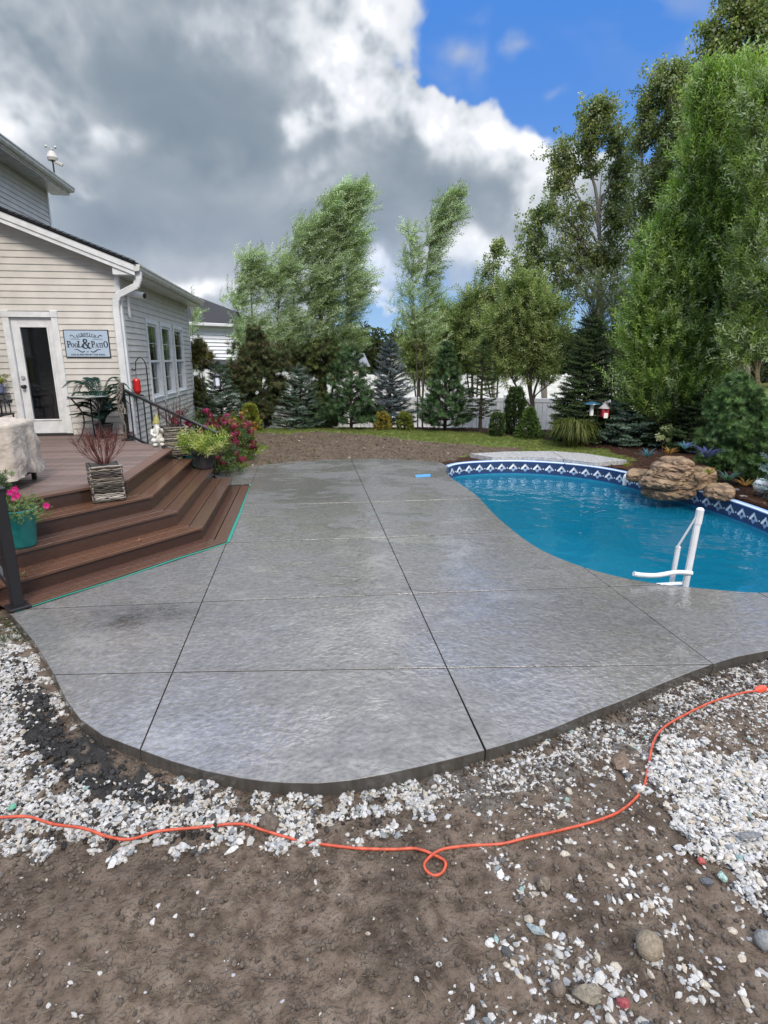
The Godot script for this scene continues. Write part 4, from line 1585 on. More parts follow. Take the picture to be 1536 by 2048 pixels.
# A spruce or pine: tiers of limbs that shorten towards the leader
func conifer(called: String, label: String, group: String, base: Vector3, h: float, r: float, leaf: String, pal: Array, op: Dictionary) -> Node3D:
	rng.seed = hash(label)
	var o := thing(called, label, "tree", base, 0.0, group)
	var wood := MB.new()
	wood.col = Color(0.075, 0.055, 0.042)
	var lean: Vector3 = op.get("lean", Vector3.ZERO)
	var tr := []
	var rad := []
	for i in 7:
		var t := i / 6.0
		tr.append(Vector3(0, h * t, 0) + lean * t * t)
		rad.append(lerpf(0.02 + h * 0.016, 0.008, t))
	wood.tube(tr, rad, 6)
	part("trunk", wood, M.bark, o)
	var limb := MB.new()
	limb.col = wood.col
	var xf := []
	var cols := PackedColorArray()
	var tiers: int = op.get("tiers", 16)
	var per: int = op.get("per", 8)
	var t0: float = op.get("from", 0.06)
	var tl: float = op.get("len", 0.28)
	var pw: float = op.get("power", 0.85)
	var gap: float = op.get("gap", 0.16)
	for i in tiers:
		var t: float = t0 + (op.get("to", 0.97) - t0) * float(i) / (tiers - 1)
		var R: float = r * pow(1.0 - t, pw) / pow(1.0 - t0, pw) * rr(0.85, 1.12) + 0.05
		if t < t0 + 0.12:
			R *= lerpf(op.get("skirt", 0.85), 1.0, (t - t0) / 0.12)
		for k in per:
			var az := TAU * k / per + i * 1.3 + rr(-0.3, 0.3)
			var out := Vector3(cos(az), 0, sin(az))
			var L: float = R * rr(0.75, 1.1)
			var st: Vector3 = Vector3(0, h * t, 0) + lean * t * t
			var up: float = op.get("up", 0.15) + 0.5 * t * op.get("lift", 1.0)
			var e: Vector3 = st + (out + Vector3(0, up, 0)).normalized() * L
			var mid: Vector3 = st.lerp(e, 0.55) + Vector3(0, -op.get("sag", 0.08) * L, 0)
			limb.tube([st, mid, e], [0.012 + L * 0.008, 0.009, 0.004], 3, false)
			var n := maxi(2, int(L / gap))
			for s in n:
				var q := lerpf(op.get("bare", 0.2), 1.0, (s + rng.randf()) / n)
				var p: Vector3 = st.lerp(mid, q).lerp(mid.lerp(e, q), q)
				var sd := out.cross(Vector3.UP) * (1.0 if s % 2 else -1.0)
				var d := (out * 0.8 + sd * rr(0.1, 0.9) + Vector3(0, up * 0.7 + rr(-0.15, op.get("jit", 0.25)), 0)).normalized()
				var sc := tl * rr(0.75, 1.25) * lerpf(1.0, 0.7, t)
				var tf := aim(d, Vector3(sc, sc, sc), p + rvec() * 0.03, 0.0)
				if leaf == "spruce":  # keep the fan level
					var y := d
					var x := Vector3.UP.cross(y).normalized()
					tf = Transform3D(Basis(x * sc, y * sc, x.cross(y) * sc), p + rvec() * 0.03)
				xf.append(tf)
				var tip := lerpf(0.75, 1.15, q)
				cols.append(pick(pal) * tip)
	for k in 6:
		var d := (Vector3.UP * 1.2 + rvec() * 0.4).normalized()
		xf.append(aim(d, Vector3.ONE * tl * 0.8, Vector3(0, h * rr(0.94, 1.0), 0) + lean, 0.0))
		cols.append(pick(pal))
	var lm := part("limbs", limb, M.bark, o)
	lm.set_meta("kind", "stuff")
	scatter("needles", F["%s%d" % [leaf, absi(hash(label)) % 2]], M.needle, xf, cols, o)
	return o

# A clipped evergreen: sprigs over and under the surface of a turned shape
func clipped(called: String, label: String, group: String, base: Vector3, h: float, prof: Callable, n: int, s: float, pal: Array) -> Node3D:
	rng.seed = hash(label)
	var o := thing(called, label, "shrub", base, 0.0, group)
	var w := MB.new()
	w.col = Color(0.07, 0.05, 0.04)
	w.tube([Vector3(0, -0.1, 0), Vector3(0, h * 0.85, 0)], [0.03, 0.01], 6)
	part("stem", w, M.bark, o)
	var xf := []
	var cols := PackedColorArray()
	for i in n:
		var t := rng.randf()
		var az := rr(0, TAU)
		var lump := 1.0 + 0.10 * sin(az * 5.0 + t * 9.0) + 0.08 * sin(az * 9.0 - t * 23.0)
		var r: float = prof.call(t) * lump * sqrt(rr(0.45, 1.0))
		var out := Vector3(cos(az), 0, sin(az))
		var d := (out * 0.8 + Vector3.UP * 0.8 + rvec() * 0.5).normalized()
		var sc := s * rr(0.7, 1.3)
		xf.append(aim(d, Vector3.ONE * sc, out * r + Vector3(0, t * h, 0), rr(0, TAU)))
		cols.append(pick(pal))
	scatter("foliage", F["sprig%d" % (absi(hash(label)) % 2)], M.needle, xf, cols, o)
	return o

func build_trees() -> void:
	tree("willow_tree", "silvery willow nearest the house, the lowest of three bent by the wind", "tree", "willows bent over by the wind along the back fence", Vector3(-1.50, -0.67, -19.24), [[[Vector3(-1.50, -0.77, -19.24), Vector3(-1.42, 1.30, -19.25), Vector3(-1.55, 3.13, -19.24), Vector3(-1.52, 5.00, -19.24)], 0.060], [[Vector3(-1.50, -0.77, -19.24), Vector3(-1.66, 1.31, -19.23), Vector3(-1.94, 2.98, -19.20), Vector3(-1.90, 4.00, -19.21)], 0.040], [[Vector3(-1.50, -0.77, -19.24), Vector3(-0.98, 1.30, -19.27), Vector3(-0.79, 3.14, -19.28), Vector3(-0.49, 4.61, -19.29)], 0.050]], [[Vector3(-1.55, 4.51, -19.24), Vector3(0.58, 0.69, 0.55), 34], [Vector3(-1.93, 3.56, -19.20), Vector3(0.49, 0.92, 0.47), 30], [Vector3(-0.96, 4.16, -19.28), Vector3(0.77, 0.93, 0.73), 44], [Vector3(-1.66, 2.53, -19.23), Vector3(0.75, 0.94, 0.72), 38], [Vector3(-0.72, 2.84, -19.29), Vector3(0.71, 0.95, 0.67), 34], [Vector3(-2.00, 1.92, -19.20), Vector3(0.47, 0.95, 0.45), 16], [Vector3(-0.64, 4.60, -19.29), Vector3(0.62, 0.62, 0.59), 30]], "willow", 3, [Color(0.18, 0.225, 0.11), Color(0.145, 0.185, 0.075), Color(0.33, 0.39, 0.29), Color(0.40, 0.47, 0.37), Color(0.20, 0.25, 0.14)], {"wind": Vector3(0.9, 0.15, 0), "droop": 0.15, "len": 0.40, "twigs": 10, "spread": 0.24, "rise": 0.9})
	tree("willow_tree", "silvery willow in the middle of three bent by the wind by the fence", "tree", "willows bent over by the wind along the back fence", Vector3(-0.50, -0.79, -19.59), [[[Vector3(-0.50, -0.89, -19.59), Vector3(-0.32, 1.29, -19.60), Vector3(-0.32, 3.16, -19.60), Vector3(-0.02, 4.95, -19.60), Vector3(0.63, 5.96, -19.59)], 0.070], [[Vector3(-0.50, -0.89, -19.59), Vector3(-0.08, 1.28, -19.60), Vector3(0.31, 3.16, -19.60), Vector3(0.28, 4.66, -19.60)], 0.050]], [[Vector3(0.00, 5.52, -19.60), Vector3(0.70, 0.70, 0.66), 40], [Vector3(0.62, 5.68, -19.59), Vector3(0.62, 0.70, 0.59), 34], [Vector3(0.27, 4.37, -19.60), Vector3(0.87, 0.95, 0.83), 50], [Vector3(-0.09, 3.01, -19.60), Vector3(0.80, 0.96, 0.76), 36], [Vector3(0.73, 3.78, -19.59), Vector3(0.72, 0.96, 0.68), 34]], "willow", 3, [Color(0.18, 0.225, 0.11), Color(0.145, 0.185, 0.075), Color(0.33, 0.39, 0.29), Color(0.40, 0.47, 0.37), Color(0.20, 0.25, 0.14)], {"wind": Vector3(1.1, 0.2, 0), "droop": 0.05, "len": 0.40, "twigs": 10, "spread": 0.24, "rise": 0.9})
	tree("willow_tree", "tallest willow left of the gap, its top streaming to the right", "tree", "willows bent over by the wind along the back fence", Vector3(0.63, -0.75, -19.49), [[[Vector3(0.63, -0.85, -19.49), Vector3(0.66, 1.28, -19.49), Vector3(0.79, 3.16, -19.48), Vector3(0.99, 4.95, -19.47), Vector3(1.56, 6.79, -19.44)], 0.080], [[Vector3(0.63, -0.85, -19.49), Vector3(0.49, 1.29, -19.49), Vector3(0.55, 3.16, -19.49), Vector3(0.60, 4.94, -19.49), Vector3(0.98, 6.51, -19.48)], 0.070], [[Vector3(0.63, -0.85, -19.49), Vector3(0.95, 1.28, -19.48), Vector3(1.34, 2.86, -19.45), Vector3(1.53, 4.37, -19.44)], 0.040]], [[Vector3(1.81, 6.93, -19.42), Vector3(0.18, 0.15, 0.14), 9], [Vector3(1.99, 6.59, -19.40), Vector3(0.15, 0.18, 0.15), 7], [Vector3(1.62, 6.77, -19.43), Vector3(0.28, 0.31, 0.26), 16], [Vector3(1.40, 6.24, -19.45), Vector3(0.46, 0.49, 0.44), 28], [Vector3(1.14, 6.81, -19.47), Vector3(0.18, 0.21, 0.17), 9], [Vector3(1.89, 5.68, -19.41), Vector3(0.19, 0.31, 0.18), 8], [Vector3(2.08, 4.37, -19.39), Vector3(0.16, 0.38, 0.15), 6], [Vector3(0.87, 6.51, -19.48), Vector3(0.46, 0.46, 0.44), 22], [Vector3(0.78, 5.94, -19.48), Vector3(0.55, 0.69, 0.53), 36], [Vector3(1.47, 5.53, -19.44), Vector3(0.44, 0.78, 0.41), 34], [Vector3(0.99, 4.80, -19.48), Vector3(0.78, 0.94, 0.75), 50], [Vector3(1.52, 3.92, -19.44), Vector3(0.54, 0.88, 0.51), 36], [Vector3(0.87, 3.16, -19.48), Vector3(0.72, 0.96, 0.69), 36], [Vector3(1.42, 2.70, -19.45), Vector3(0.55, 0.65, 0.52), 20]], "willow", 3, [Color(0.18, 0.225, 0.11), Color(0.145, 0.185, 0.075), Color(0.33, 0.39, 0.29), Color(0.40, 0.47, 0.37), Color(0.20, 0.25, 0.14)], {"wind": Vector3(1.4, 0.4, 0), "droop": 0.0, "len": 0.40, "twigs": 10, "spread": 0.22, "rise": 1.1})
	tree("willow_tree", "thin young willow with twin stems, the left shorter stem", "tree", "thin young willows by the fence", Vector3(3.55, -0.38, -18.26), [[[Vector3(3.55, -0.48, -18.26), Vector3(3.52, 0.85, -18.26), Vector3(3.45, 2.52, -18.28), Vector3(3.34, 3.98, -18.30), Vector3(3.21, 5.51, -18.32)], 0.028]], [[Vector3(3.24, 5.37, -18.32), Vector3(0.18, 0.42, 0.17), 12], [Vector3(3.28, 4.54, -18.31), Vector3(0.33, 0.68, 0.31), 20], [Vector3(3.14, 3.69, -18.33), Vector3(0.49, 0.61, 0.46), 18], [Vector3(3.19, 2.82, -18.32), Vector3(0.59, 0.77, 0.56), 16], [Vector3(3.57, 3.11, -18.25), Vector3(0.37, 0.77, 0.35), 10]], "willow", 3, [Color(0.18, 0.225, 0.11), Color(0.145, 0.185, 0.075), Color(0.33, 0.39, 0.29), Color(0.40, 0.47, 0.37), Color(0.20, 0.25, 0.14)], {"wind": Vector3(0.3, 0.3, 0), "droop": 0.25, "len": 0.36, "twigs": 8, "spread": 0.14, "rise": 1.2, "limb": 0.007})
	tree("willow_tree", "thin young willow with a tall wind-bent top left of the round willows", "tree", "thin young willows by the fence", Vector3(3.74, -0.46, -18.43), [[[Vector3(3.74, -0.56, -18.43), Vector3(3.72, 0.84, -18.43), Vector3(3.74, 2.53, -18.42), Vector3(3.77, 4.28, -18.42), Vector3(3.94, 5.67, -18.38), Vector3(4.31, 6.47, -18.30)], 0.034]], [[Vector3(4.52, 6.57, -18.25), Vector3(0.12, 0.12, 0.11), 6], [Vector3(4.64, 6.06, -18.22), Vector3(0.12, 0.18, 0.11), 5], [Vector3(4.34, 6.41, -18.29), Vector3(0.21, 0.21, 0.20), 11], [Vector3(4.14, 6.08, -18.34), Vector3(0.38, 0.41, 0.37), 22], [Vector3(3.93, 5.40, -18.38), Vector3(0.39, 0.60, 0.37), 22], [Vector3(3.85, 4.56, -18.40), Vector3(0.36, 0.68, 0.35), 18], [Vector3(3.82, 3.56, -18.41), Vector3(0.52, 0.77, 0.50), 20], [Vector3(3.92, 2.68, -18.39), Vector3(0.47, 0.78, 0.44), 14]], "willow", 3, [Color(0.18, 0.225, 0.11), Color(0.145, 0.185, 0.075), Color(0.33, 0.39, 0.29), Color(0.40, 0.47, 0.37), Color(0.20, 0.25, 0.14)], {"wind": Vector3(1.0, 0.35, 0), "droop": 0.0, "len": 0.38, "twigs": 9, "spread": 0.14, "rise": 1.2, "limb": 0.007})
	tree("willow_tree", "dull green rounded willow behind the twin thin stems beyond the fence", "tree", "rounded willows beyond the fence", Vector3(4.88, -1.11, -24.52), [[[Vector3(4.88, -1.21, -24.52), Vector3(4.80, 0.67, -24.54), Vector3(4.77, 2.30, -24.54), Vector3(4.83, 3.88, -24.53)], 0.090], [[Vector3(4.88, -1.21, -24.52), Vector3(4.58, 1.08, -24.58), Vector3(4.39, 3.10, -24.61)], 0.060], [[Vector3(4.88, -1.21, -24.52), Vector3(5.00, 1.08, -24.50), Vector3(5.16, 3.10, -24.46)], 0.060]], [[Vector3(4.76, 3.03, -24.54), Vector3(0.40, 0.57, 0.38), 40], [Vector3(4.51, 2.30, -24.59), Vector3(0.43, 0.83, 0.41), 44], [Vector3(5.04, 2.20, -24.49), Vector3(0.43, 0.83, 0.41), 44], [Vector3(4.78, 1.63, -24.54), Vector3(0.61, 0.69, 0.58), 44]], "willow", 3, [Color(0.165, 0.20, 0.075), Color(0.135, 0.17, 0.062), Color(0.23, 0.26, 0.13), Color(0.11, 0.145, 0.05)], {"wind": Vector3(0.25, 0.35, 0), "droop": 0.1, "len": 0.6, "twigs": 10, "spread": 0.3, "rise": 0.8})
	tree("willow_tree", "yellow green rounded willow beyond the fence, right of the thin willow", "tree", "rounded willows beyond the fence", Vector3(6.25, -1.11, -25.24), [[[Vector3(6.25, -1.21, -25.24), Vector3(6.11, 0.62, -25.27), Vector3(6.06, 2.31, -25.28), Vector3(6.10, 3.95, -25.27)], 0.090], [[Vector3(6.25, -1.21, -25.24), Vector3(5.88, 1.05, -25.33), Vector3(5.66, 3.14, -25.38)], 0.060], [[Vector3(6.25, -1.21, -25.24), Vector3(6.31, 1.05, -25.22), Vector3(6.45, 3.14, -25.19)], 0.060]], [[Vector3(6.03, 3.43, -25.29), Vector3(0.54, 0.72, 0.51), 40], [Vector3(5.70, 2.52, -25.37), Vector3(0.59, 1.04, 0.56), 44], [Vector3(6.41, 2.42, -25.20), Vector3(0.59, 1.04, 0.56), 44], [Vector3(6.08, 1.68, -25.28), Vector3(0.82, 0.87, 0.78), 44]], "willow", 3, [Color(0.165, 0.20, 0.075), Color(0.135, 0.17, 0.062), Color(0.23, 0.26, 0.13), Color(0.11, 0.145, 0.05)], {"wind": Vector3(0.25, 0.35, 0), "droop": 0.1, "len": 0.6, "twigs": 10, "spread": 0.3, "rise": 0.8})
	tree("willow_tree", "tallest yellow green rounded willow beyond the fence", "tree", "rounded willows beyond the fence", Vector3(7.19, -1.11, -23.94), [[[Vector3(7.19, -1.21, -23.94), Vector3(6.98, 0.68, -24.00), Vector3(6.92, 2.30, -24.02), Vector3(6.94, 3.87, -24.02)], 0.090], [[Vector3(7.19, -1.21, -23.94), Vector3(6.77, 1.09, -24.07), Vector3(6.54, 3.09, -24.13)], 0.060], [[Vector3(7.19, -1.21, -23.94), Vector3(7.17, 1.09, -23.95), Vector3(7.28, 3.09, -23.92)], 0.060]], [[Vector3(6.86, 3.93, -24.04), Vector3(0.51, 0.75, 0.49), 40], [Vector3(6.57, 2.99, -24.12), Vector3(0.56, 1.09, 0.53), 44], [Vector3(7.23, 2.89, -23.93), Vector3(0.56, 1.08, 0.53), 44], [Vector3(6.93, 2.12, -24.02), Vector3(0.78, 0.91, 0.74), 44]], "willow", 3, [Color(0.165, 0.20, 0.075), Color(0.135, 0.17, 0.062), Color(0.23, 0.26, 0.13), Color(0.11, 0.145, 0.05)], {"wind": Vector3(0.25, 0.35, 0), "droop": 0.1, "len": 0.6, "twigs": 10, "spread": 0.3, "rise": 0.8})
	tree("willow_tree", "yellow green willow beyond the fence tucked beside the many stemmed willow", "tree", "rounded willows beyond the fence", Vector3(8.50, -1.11, -25.10), [[[Vector3(8.50, -1.21, -25.10), Vector3(8.24, 0.61, -25.19), Vector3(8.16, 2.32, -25.21), Vector3(8.17, 3.97, -25.21)], 0.090], [[Vector3(8.50, -1.21, -25.10), Vector3(8.02, 1.04, -25.26), Vector3(7.76, 3.15, -25.34)], 0.060], [[Vector3(8.50, -1.21, -25.10), Vector3(8.43, 1.04, -25.12), Vector3(8.53, 3.15, -25.09)], 0.060]], [[Vector3(8.13, 3.12, -25.22), Vector3(0.47, 0.64, 0.44), 40], [Vector3(7.87, 2.32, -25.30), Vector3(0.51, 0.92, 0.49), 44], [Vector3(8.46, 2.21, -25.11), Vector3(0.51, 0.92, 0.48), 44], [Vector3(8.20, 1.58, -25.20), Vector3(0.71, 0.77, 0.68), 44]], "willow", 3, [Color(0.165, 0.20, 0.075), Color(0.135, 0.17, 0.062), Color(0.23, 0.26, 0.13), Color(0.11, 0.145, 0.05)], {"wind": Vector3(0.25, 0.35, 0), "droop": 0.1, "len": 0.6, "twigs": 10, "spread": 0.3, "rise": 0.8})
	tree("willow_tree", "many stemmed olive green willow in front of the white fence", "tree", "", Vector3(6.54, -0.06, -15.58), [[[Vector3(6.54, -0.16, -15.58), Vector3(6.30, 0.71, -15.68), Vector3(6.09, 1.66, -15.76), Vector3(5.81, 2.99, -15.87), Vector3(5.57, 3.89, -15.96)], 0.060], [[Vector3(6.54, -0.16, -15.58), Vector3(6.30, 0.71, -15.68), Vector3(6.18, 1.93, -15.73), Vector3(6.12, 3.24, -15.75), Vector3(6.05, 4.00, -15.78)], 0.060], [[Vector3(6.54, -0.16, -15.58), Vector3(6.32, 0.85, -15.67), Vector3(6.50, 1.80, -15.60), Vector3(6.61, 2.85, -15.55), Vector3(6.50, 3.61, -15.60)], 0.050], [[Vector3(6.54, -0.16, -15.58), Vector3(6.31, 0.57, -15.68), Vector3(5.84, 1.26, -15.86), Vector3(5.40, 2.20, -16.01), Vector3(5.17, 3.00, -16.09)], 0.040], [[Vector3(6.54, -0.16, -15.58), Vector3(6.33, 0.85, -15.67), Vector3(6.77, 1.40, -15.49), Vector3(6.94, 2.33, -15.41)], 0.030]], [[Vector3(5.71, 3.63, -15.91), Vector3(0.43, 0.61, 0.41), 46], [Vector3(6.15, 3.37, -15.74), Vector3(0.46, 0.61, 0.44), 46], [Vector3(5.44, 2.73, -16.00), Vector3(0.61, 0.76, 0.58), 60], [Vector3(6.01, 2.59, -15.79), Vector3(0.68, 0.82, 0.65), 72], [Vector3(6.57, 2.59, -15.57), Vector3(0.54, 0.81, 0.52), 54], [Vector3(5.68, 1.80, -15.92), Vector3(0.67, 0.56, 0.53), 46], [Vector3(6.38, 1.73, -15.65), Vector3(0.62, 0.50, 0.47), 44], [Vector3(5.06, 2.47, -16.12), Vector3(0.31, 0.69, 0.29), 18]], "willow", 3, [Color(0.165, 0.20, 0.075), Color(0.135, 0.17, 0.062), Color(0.23, 0.26, 0.13), Color(0.11, 0.145, 0.05)], {"wind": Vector3(0.35, 0.4, 0), "droop": 0.05, "len": 0.40, "twigs": 10, "spread": 0.2, "rise": 1.1})
	tree("poplar_tree", "short narrow poplar at the left end of the tall poplars", "tree", "tall poplars towering over the right side of the yard", Vector3(7.70, -1.11, -22.73), [[[Vector3(7.70, -1.21, -22.73), Vector3(7.45, 1.13, -22.82), Vector3(7.33, 3.78, -22.85), Vector3(7.28, 5.94, -22.87)], 0.100]], [[Vector3(7.32, 5.85, -22.86), Vector3(0.34, 0.53, 0.32), 10], [Vector3(7.19, 4.88, -22.90), Vector3(0.58, 0.77, 0.55), 17], [Vector3(7.42, 3.78, -22.83), Vector3(0.78, 0.87, 0.74), 17], [Vector3(6.87, 3.79, -23.00), Vector3(0.43, 0.78, 0.41), 9]], "poplar", 3, [Color(0.125, 0.155, 0.055), Color(0.16, 0.185, 0.07), Color(0.09, 0.12, 0.045), Color(0.29, 0.31, 0.24), Color(0.21, 0.225, 0.095)], {"wind": Vector3(0.7, 0.2, 0), "droop": 0.1, "len": 0.25, "twigs": 10, "spread": 0.34, "rise": 1.1, "limb": 0.014, "wood": Color(0.32, 0.30, 0.26)})
	tree("poplar_tree", "loose poplar left of the pale forked trunk, leaves open to the sky", "tree", "tall poplars towering over the right side of the yard", Vector3(9.20, -1.11, -21.08), [[[Vector3(9.20, -1.21, -21.08), Vector3(8.88, 1.18, -21.22), Vector3(8.63, 3.68, -21.32), Vector3(8.43, 6.38, -21.40)], 0.130], [[Vector3(9.20, -1.21, -21.08), Vector3(8.89, 2.27, -21.21), Vector3(9.05, 4.69, -21.14), Vector3(9.26, 6.17, -21.05)], 0.080]], [[Vector3(8.15, 6.23, -21.51), Vector3(0.54, 0.80, 0.51), 20], [Vector3(8.59, 6.85, -21.34), Vector3(0.49, 0.53, 0.47), 14], [Vector3(7.89, 5.07, -21.60), Vector3(0.73, 0.91, 0.69), 23], [Vector3(8.70, 5.21, -21.29), Vector3(0.90, 0.90, 0.85), 31], [Vector3(9.26, 4.01, -21.05), Vector3(0.91, 1.09, 0.86), 26], [Vector3(8.30, 3.69, -21.45), Vector3(0.83, 0.92, 0.79), 23]], "poplar", 3, [Color(0.125, 0.155, 0.055), Color(0.16, 0.185, 0.07), Color(0.09, 0.12, 0.045), Color(0.29, 0.31, 0.24), Color(0.21, 0.225, 0.095)], {"wind": Vector3(0.7, 0.2, 0), "droop": 0.1, "len": 0.25, "twigs": 10, "spread": 0.34, "rise": 1.1, "limb": 0.014, "wood": Color(0.32, 0.30, 0.26)})
	tree("poplar_tree", "tall poplar with a pale forked trunk showing through its leaves", "tree", "tall poplars towering over the right side of the yard", Vector3(10.56, -1.11, -19.30), [[[Vector3(10.56, -1.21, -19.30), Vector3(10.18, 1.24, -19.50), Vector3(9.98, 3.89, -19.61), Vector3(9.80, 6.38, -19.69)], 0.170], [[Vector3(10.56, -1.21, -19.30), Vector3(9.82, 6.23, -19.69), Vector3(9.42, 8.04, -19.88), Vector3(9.43, 9.66, -19.88)], 0.090], [[Vector3(10.56, -1.21, -19.30), Vector3(9.82, 6.23, -19.69), Vector3(9.96, 7.26, -19.61), Vector3(10.19, 8.52, -19.50)], 0.080], [[Vector3(10.56, -1.21, -19.30), Vector3(9.84, 5.93, -19.68), Vector3(9.22, 7.03, -19.98), Vector3(8.71, 8.10, -20.20)], 0.070], [[Vector3(10.56, -1.21, -19.30), Vector3(9.84, 5.93, -19.68), Vector3(9.77, 7.13, -19.71), Vector3(9.77, 8.00, -19.71)], 0.050]], [[Vector3(9.37, 9.53, -19.90), Vector3(0.48, 0.45, 0.42), 15], [Vector3(9.77, 9.62, -19.71), Vector3(0.44, 0.35, 0.33), 12], [Vector3(9.21, 8.92, -19.98), Vector3(0.64, 0.56, 0.54), 23], [Vector3(9.90, 8.84, -19.65), Vector3(0.56, 0.64, 0.53), 21], [Vector3(8.62, 8.26, -20.24), Vector3(0.57, 0.74, 0.55), 23], [Vector3(8.38, 7.54, -20.34), Vector3(0.37, 0.75, 0.35), 12], [Vector3(10.31, 7.94, -19.44), Vector3(0.64, 0.80, 0.61), 28], [Vector3(9.42, 8.04, -19.88), Vector3(0.65, 0.49, 0.46), 10], [Vector3(8.80, 6.76, -20.16), Vector3(0.83, 0.67, 0.63), 23], [Vector3(10.49, 6.62, -19.34), Vector3(0.73, 0.97, 0.69), 31], [Vector3(9.64, 5.32, -19.78), Vector3(1.01, 0.76, 0.72), 28], [Vector3(10.49, 5.12, -19.34), Vector3(0.83, 0.99, 0.79), 28], [Vector3(8.92, 5.20, -20.11), Vector3(0.68, 0.85, 0.65), 18]], "poplar", 3, [Color(0.125, 0.155, 0.055), Color(0.16, 0.185, 0.07), Color(0.09, 0.12, 0.045), Color(0.29, 0.31, 0.24), Color(0.21, 0.225, 0.095)], {"wind": Vector3(0.7, 0.2, 0), "droop": 0.1, "len": 0.25, "twigs": 10, "spread": 0.34, "rise": 1.1, "limb": 0.014, "wood": Color(0.32, 0.30, 0.26)})
	tree("poplar_tree", "dense tall poplar right of the pale forked trunk", "tree", "tall poplars towering over the right side of the yard", Vector3(11.64, -1.11, -17.48), [[[Vector3(11.64, -1.21, -17.48), Vector3(11.23, 1.30, -17.74), Vector3(10.91, 4.92, -17.94), Vector3(10.72, 7.70, -18.06), Vector3(10.81, 9.87, -18.00)], 0.200], [[Vector3(11.64, -1.21, -17.48), Vector3(10.86, 5.49, -17.97), Vector3(10.33, 7.62, -18.28), Vector3(10.15, 8.96, -18.38)], 0.100]], [[Vector3(10.97, 9.96, -17.91), Vector3(0.29, 0.32, 0.27), 9], [Vector3(10.60, 9.78, -18.13), Vector3(0.44, 0.44, 0.41), 17], [Vector3(10.34, 9.45, -18.28), Vector3(0.44, 0.51, 0.42), 18], [Vector3(11.05, 9.20, -17.86), Vector3(0.58, 0.58, 0.55), 26], [Vector3(10.31, 8.55, -18.30), Vector3(0.54, 0.67, 0.51), 28], [Vector3(10.98, 8.19, -17.90), Vector3(0.74, 0.74, 0.70), 39], [Vector3(10.68, 7.17, -18.08), Vector3(0.75, 0.83, 0.72), 39], [Vector3(10.43, 5.95, -18.23), Vector3(0.70, 0.93, 0.66), 31], [Vector3(11.15, 5.88, -17.79), Vector3(0.76, 0.91, 0.72), 28]], "poplar", 3, [Color(0.125, 0.155, 0.055), Color(0.16, 0.185, 0.07), Color(0.09, 0.12, 0.045), Color(0.29, 0.31, 0.24), Color(0.21, 0.225, 0.095)], {"wind": Vector3(0.7, 0.2, 0), "droop": 0.1, "len": 0.25, "twigs": 10, "spread": 0.34, "rise": 1.1, "limb": 0.014, "wood": Color(0.32, 0.30, 0.26)})
	tree("poplar_tree", "highest poplar leaving the top of the picture at the right", "tree", "tall poplars towering over the right side of the yard", Vector3(12.29, -0.54, -14.49), [[[Vector3(12.29, -0.64, -14.49), Vector3(11.90, 1.40, -14.81), Vector3(11.45, 5.72, -15.16), Vector3(11.11, 8.29, -15.41), Vector3(10.90, 10.47, -15.56), Vector3(10.88, 11.38, -15.58)], 0.200], [[Vector3(12.29, -0.64, -14.49), Vector3(11.27, 7.14, -15.30), Vector3(10.70, 9.04, -15.70), Vector3(10.37, 9.98, -15.92)], 0.090], [[Vector3(12.29, -0.64, -14.49), Vector3(11.29, 7.14, -15.28), Vector3(11.42, 8.87, -15.18), Vector3(11.44, 10.10, -15.17)], 0.090]], [[Vector3(10.85, 10.89, -15.60), Vector3(0.61, 0.49, 0.46), 23], [Vector3(10.85, 10.17, -15.60), Vector3(0.56, 0.49, 0.47), 31], [Vector3(11.30, 9.94, -15.28), Vector3(0.49, 0.61, 0.46), 28], [Vector3(10.39, 9.76, -15.90), Vector3(0.33, 0.38, 0.31), 10], [Vector3(10.33, 9.01, -15.94), Vector3(0.39, 0.51, 0.37), 15], [Vector3(10.68, 9.26, -15.72), Vector3(0.51, 0.57, 0.48), 28], [Vector3(11.23, 9.02, -15.32), Vector3(0.62, 0.75, 0.59), 35], [Vector3(10.33, 8.11, -15.95), Vector3(0.39, 0.52, 0.37), 15], [Vector3(10.80, 8.13, -15.63), Vector3(0.64, 0.71, 0.61), 35], [Vector3(11.62, 7.85, -15.03), Vector3(0.62, 0.75, 0.59), 31], [Vector3(11.11, 6.94, -15.41), Vector3(0.78, 0.65, 0.62), 28]], "poplar", 3, [Color(0.125, 0.155, 0.055), Color(0.16, 0.185, 0.07), Color(0.09, 0.12, 0.045), Color(0.29, 0.31, 0.24), Color(0.21, 0.225, 0.095)], {"wind": Vector3(0.7, 0.2, 0), "droop": 0.1, "len": 0.25, "twigs": 10, "spread": 0.34, "rise": 1.1, "limb": 0.014, "wood": Color(0.32, 0.30, 0.26)})
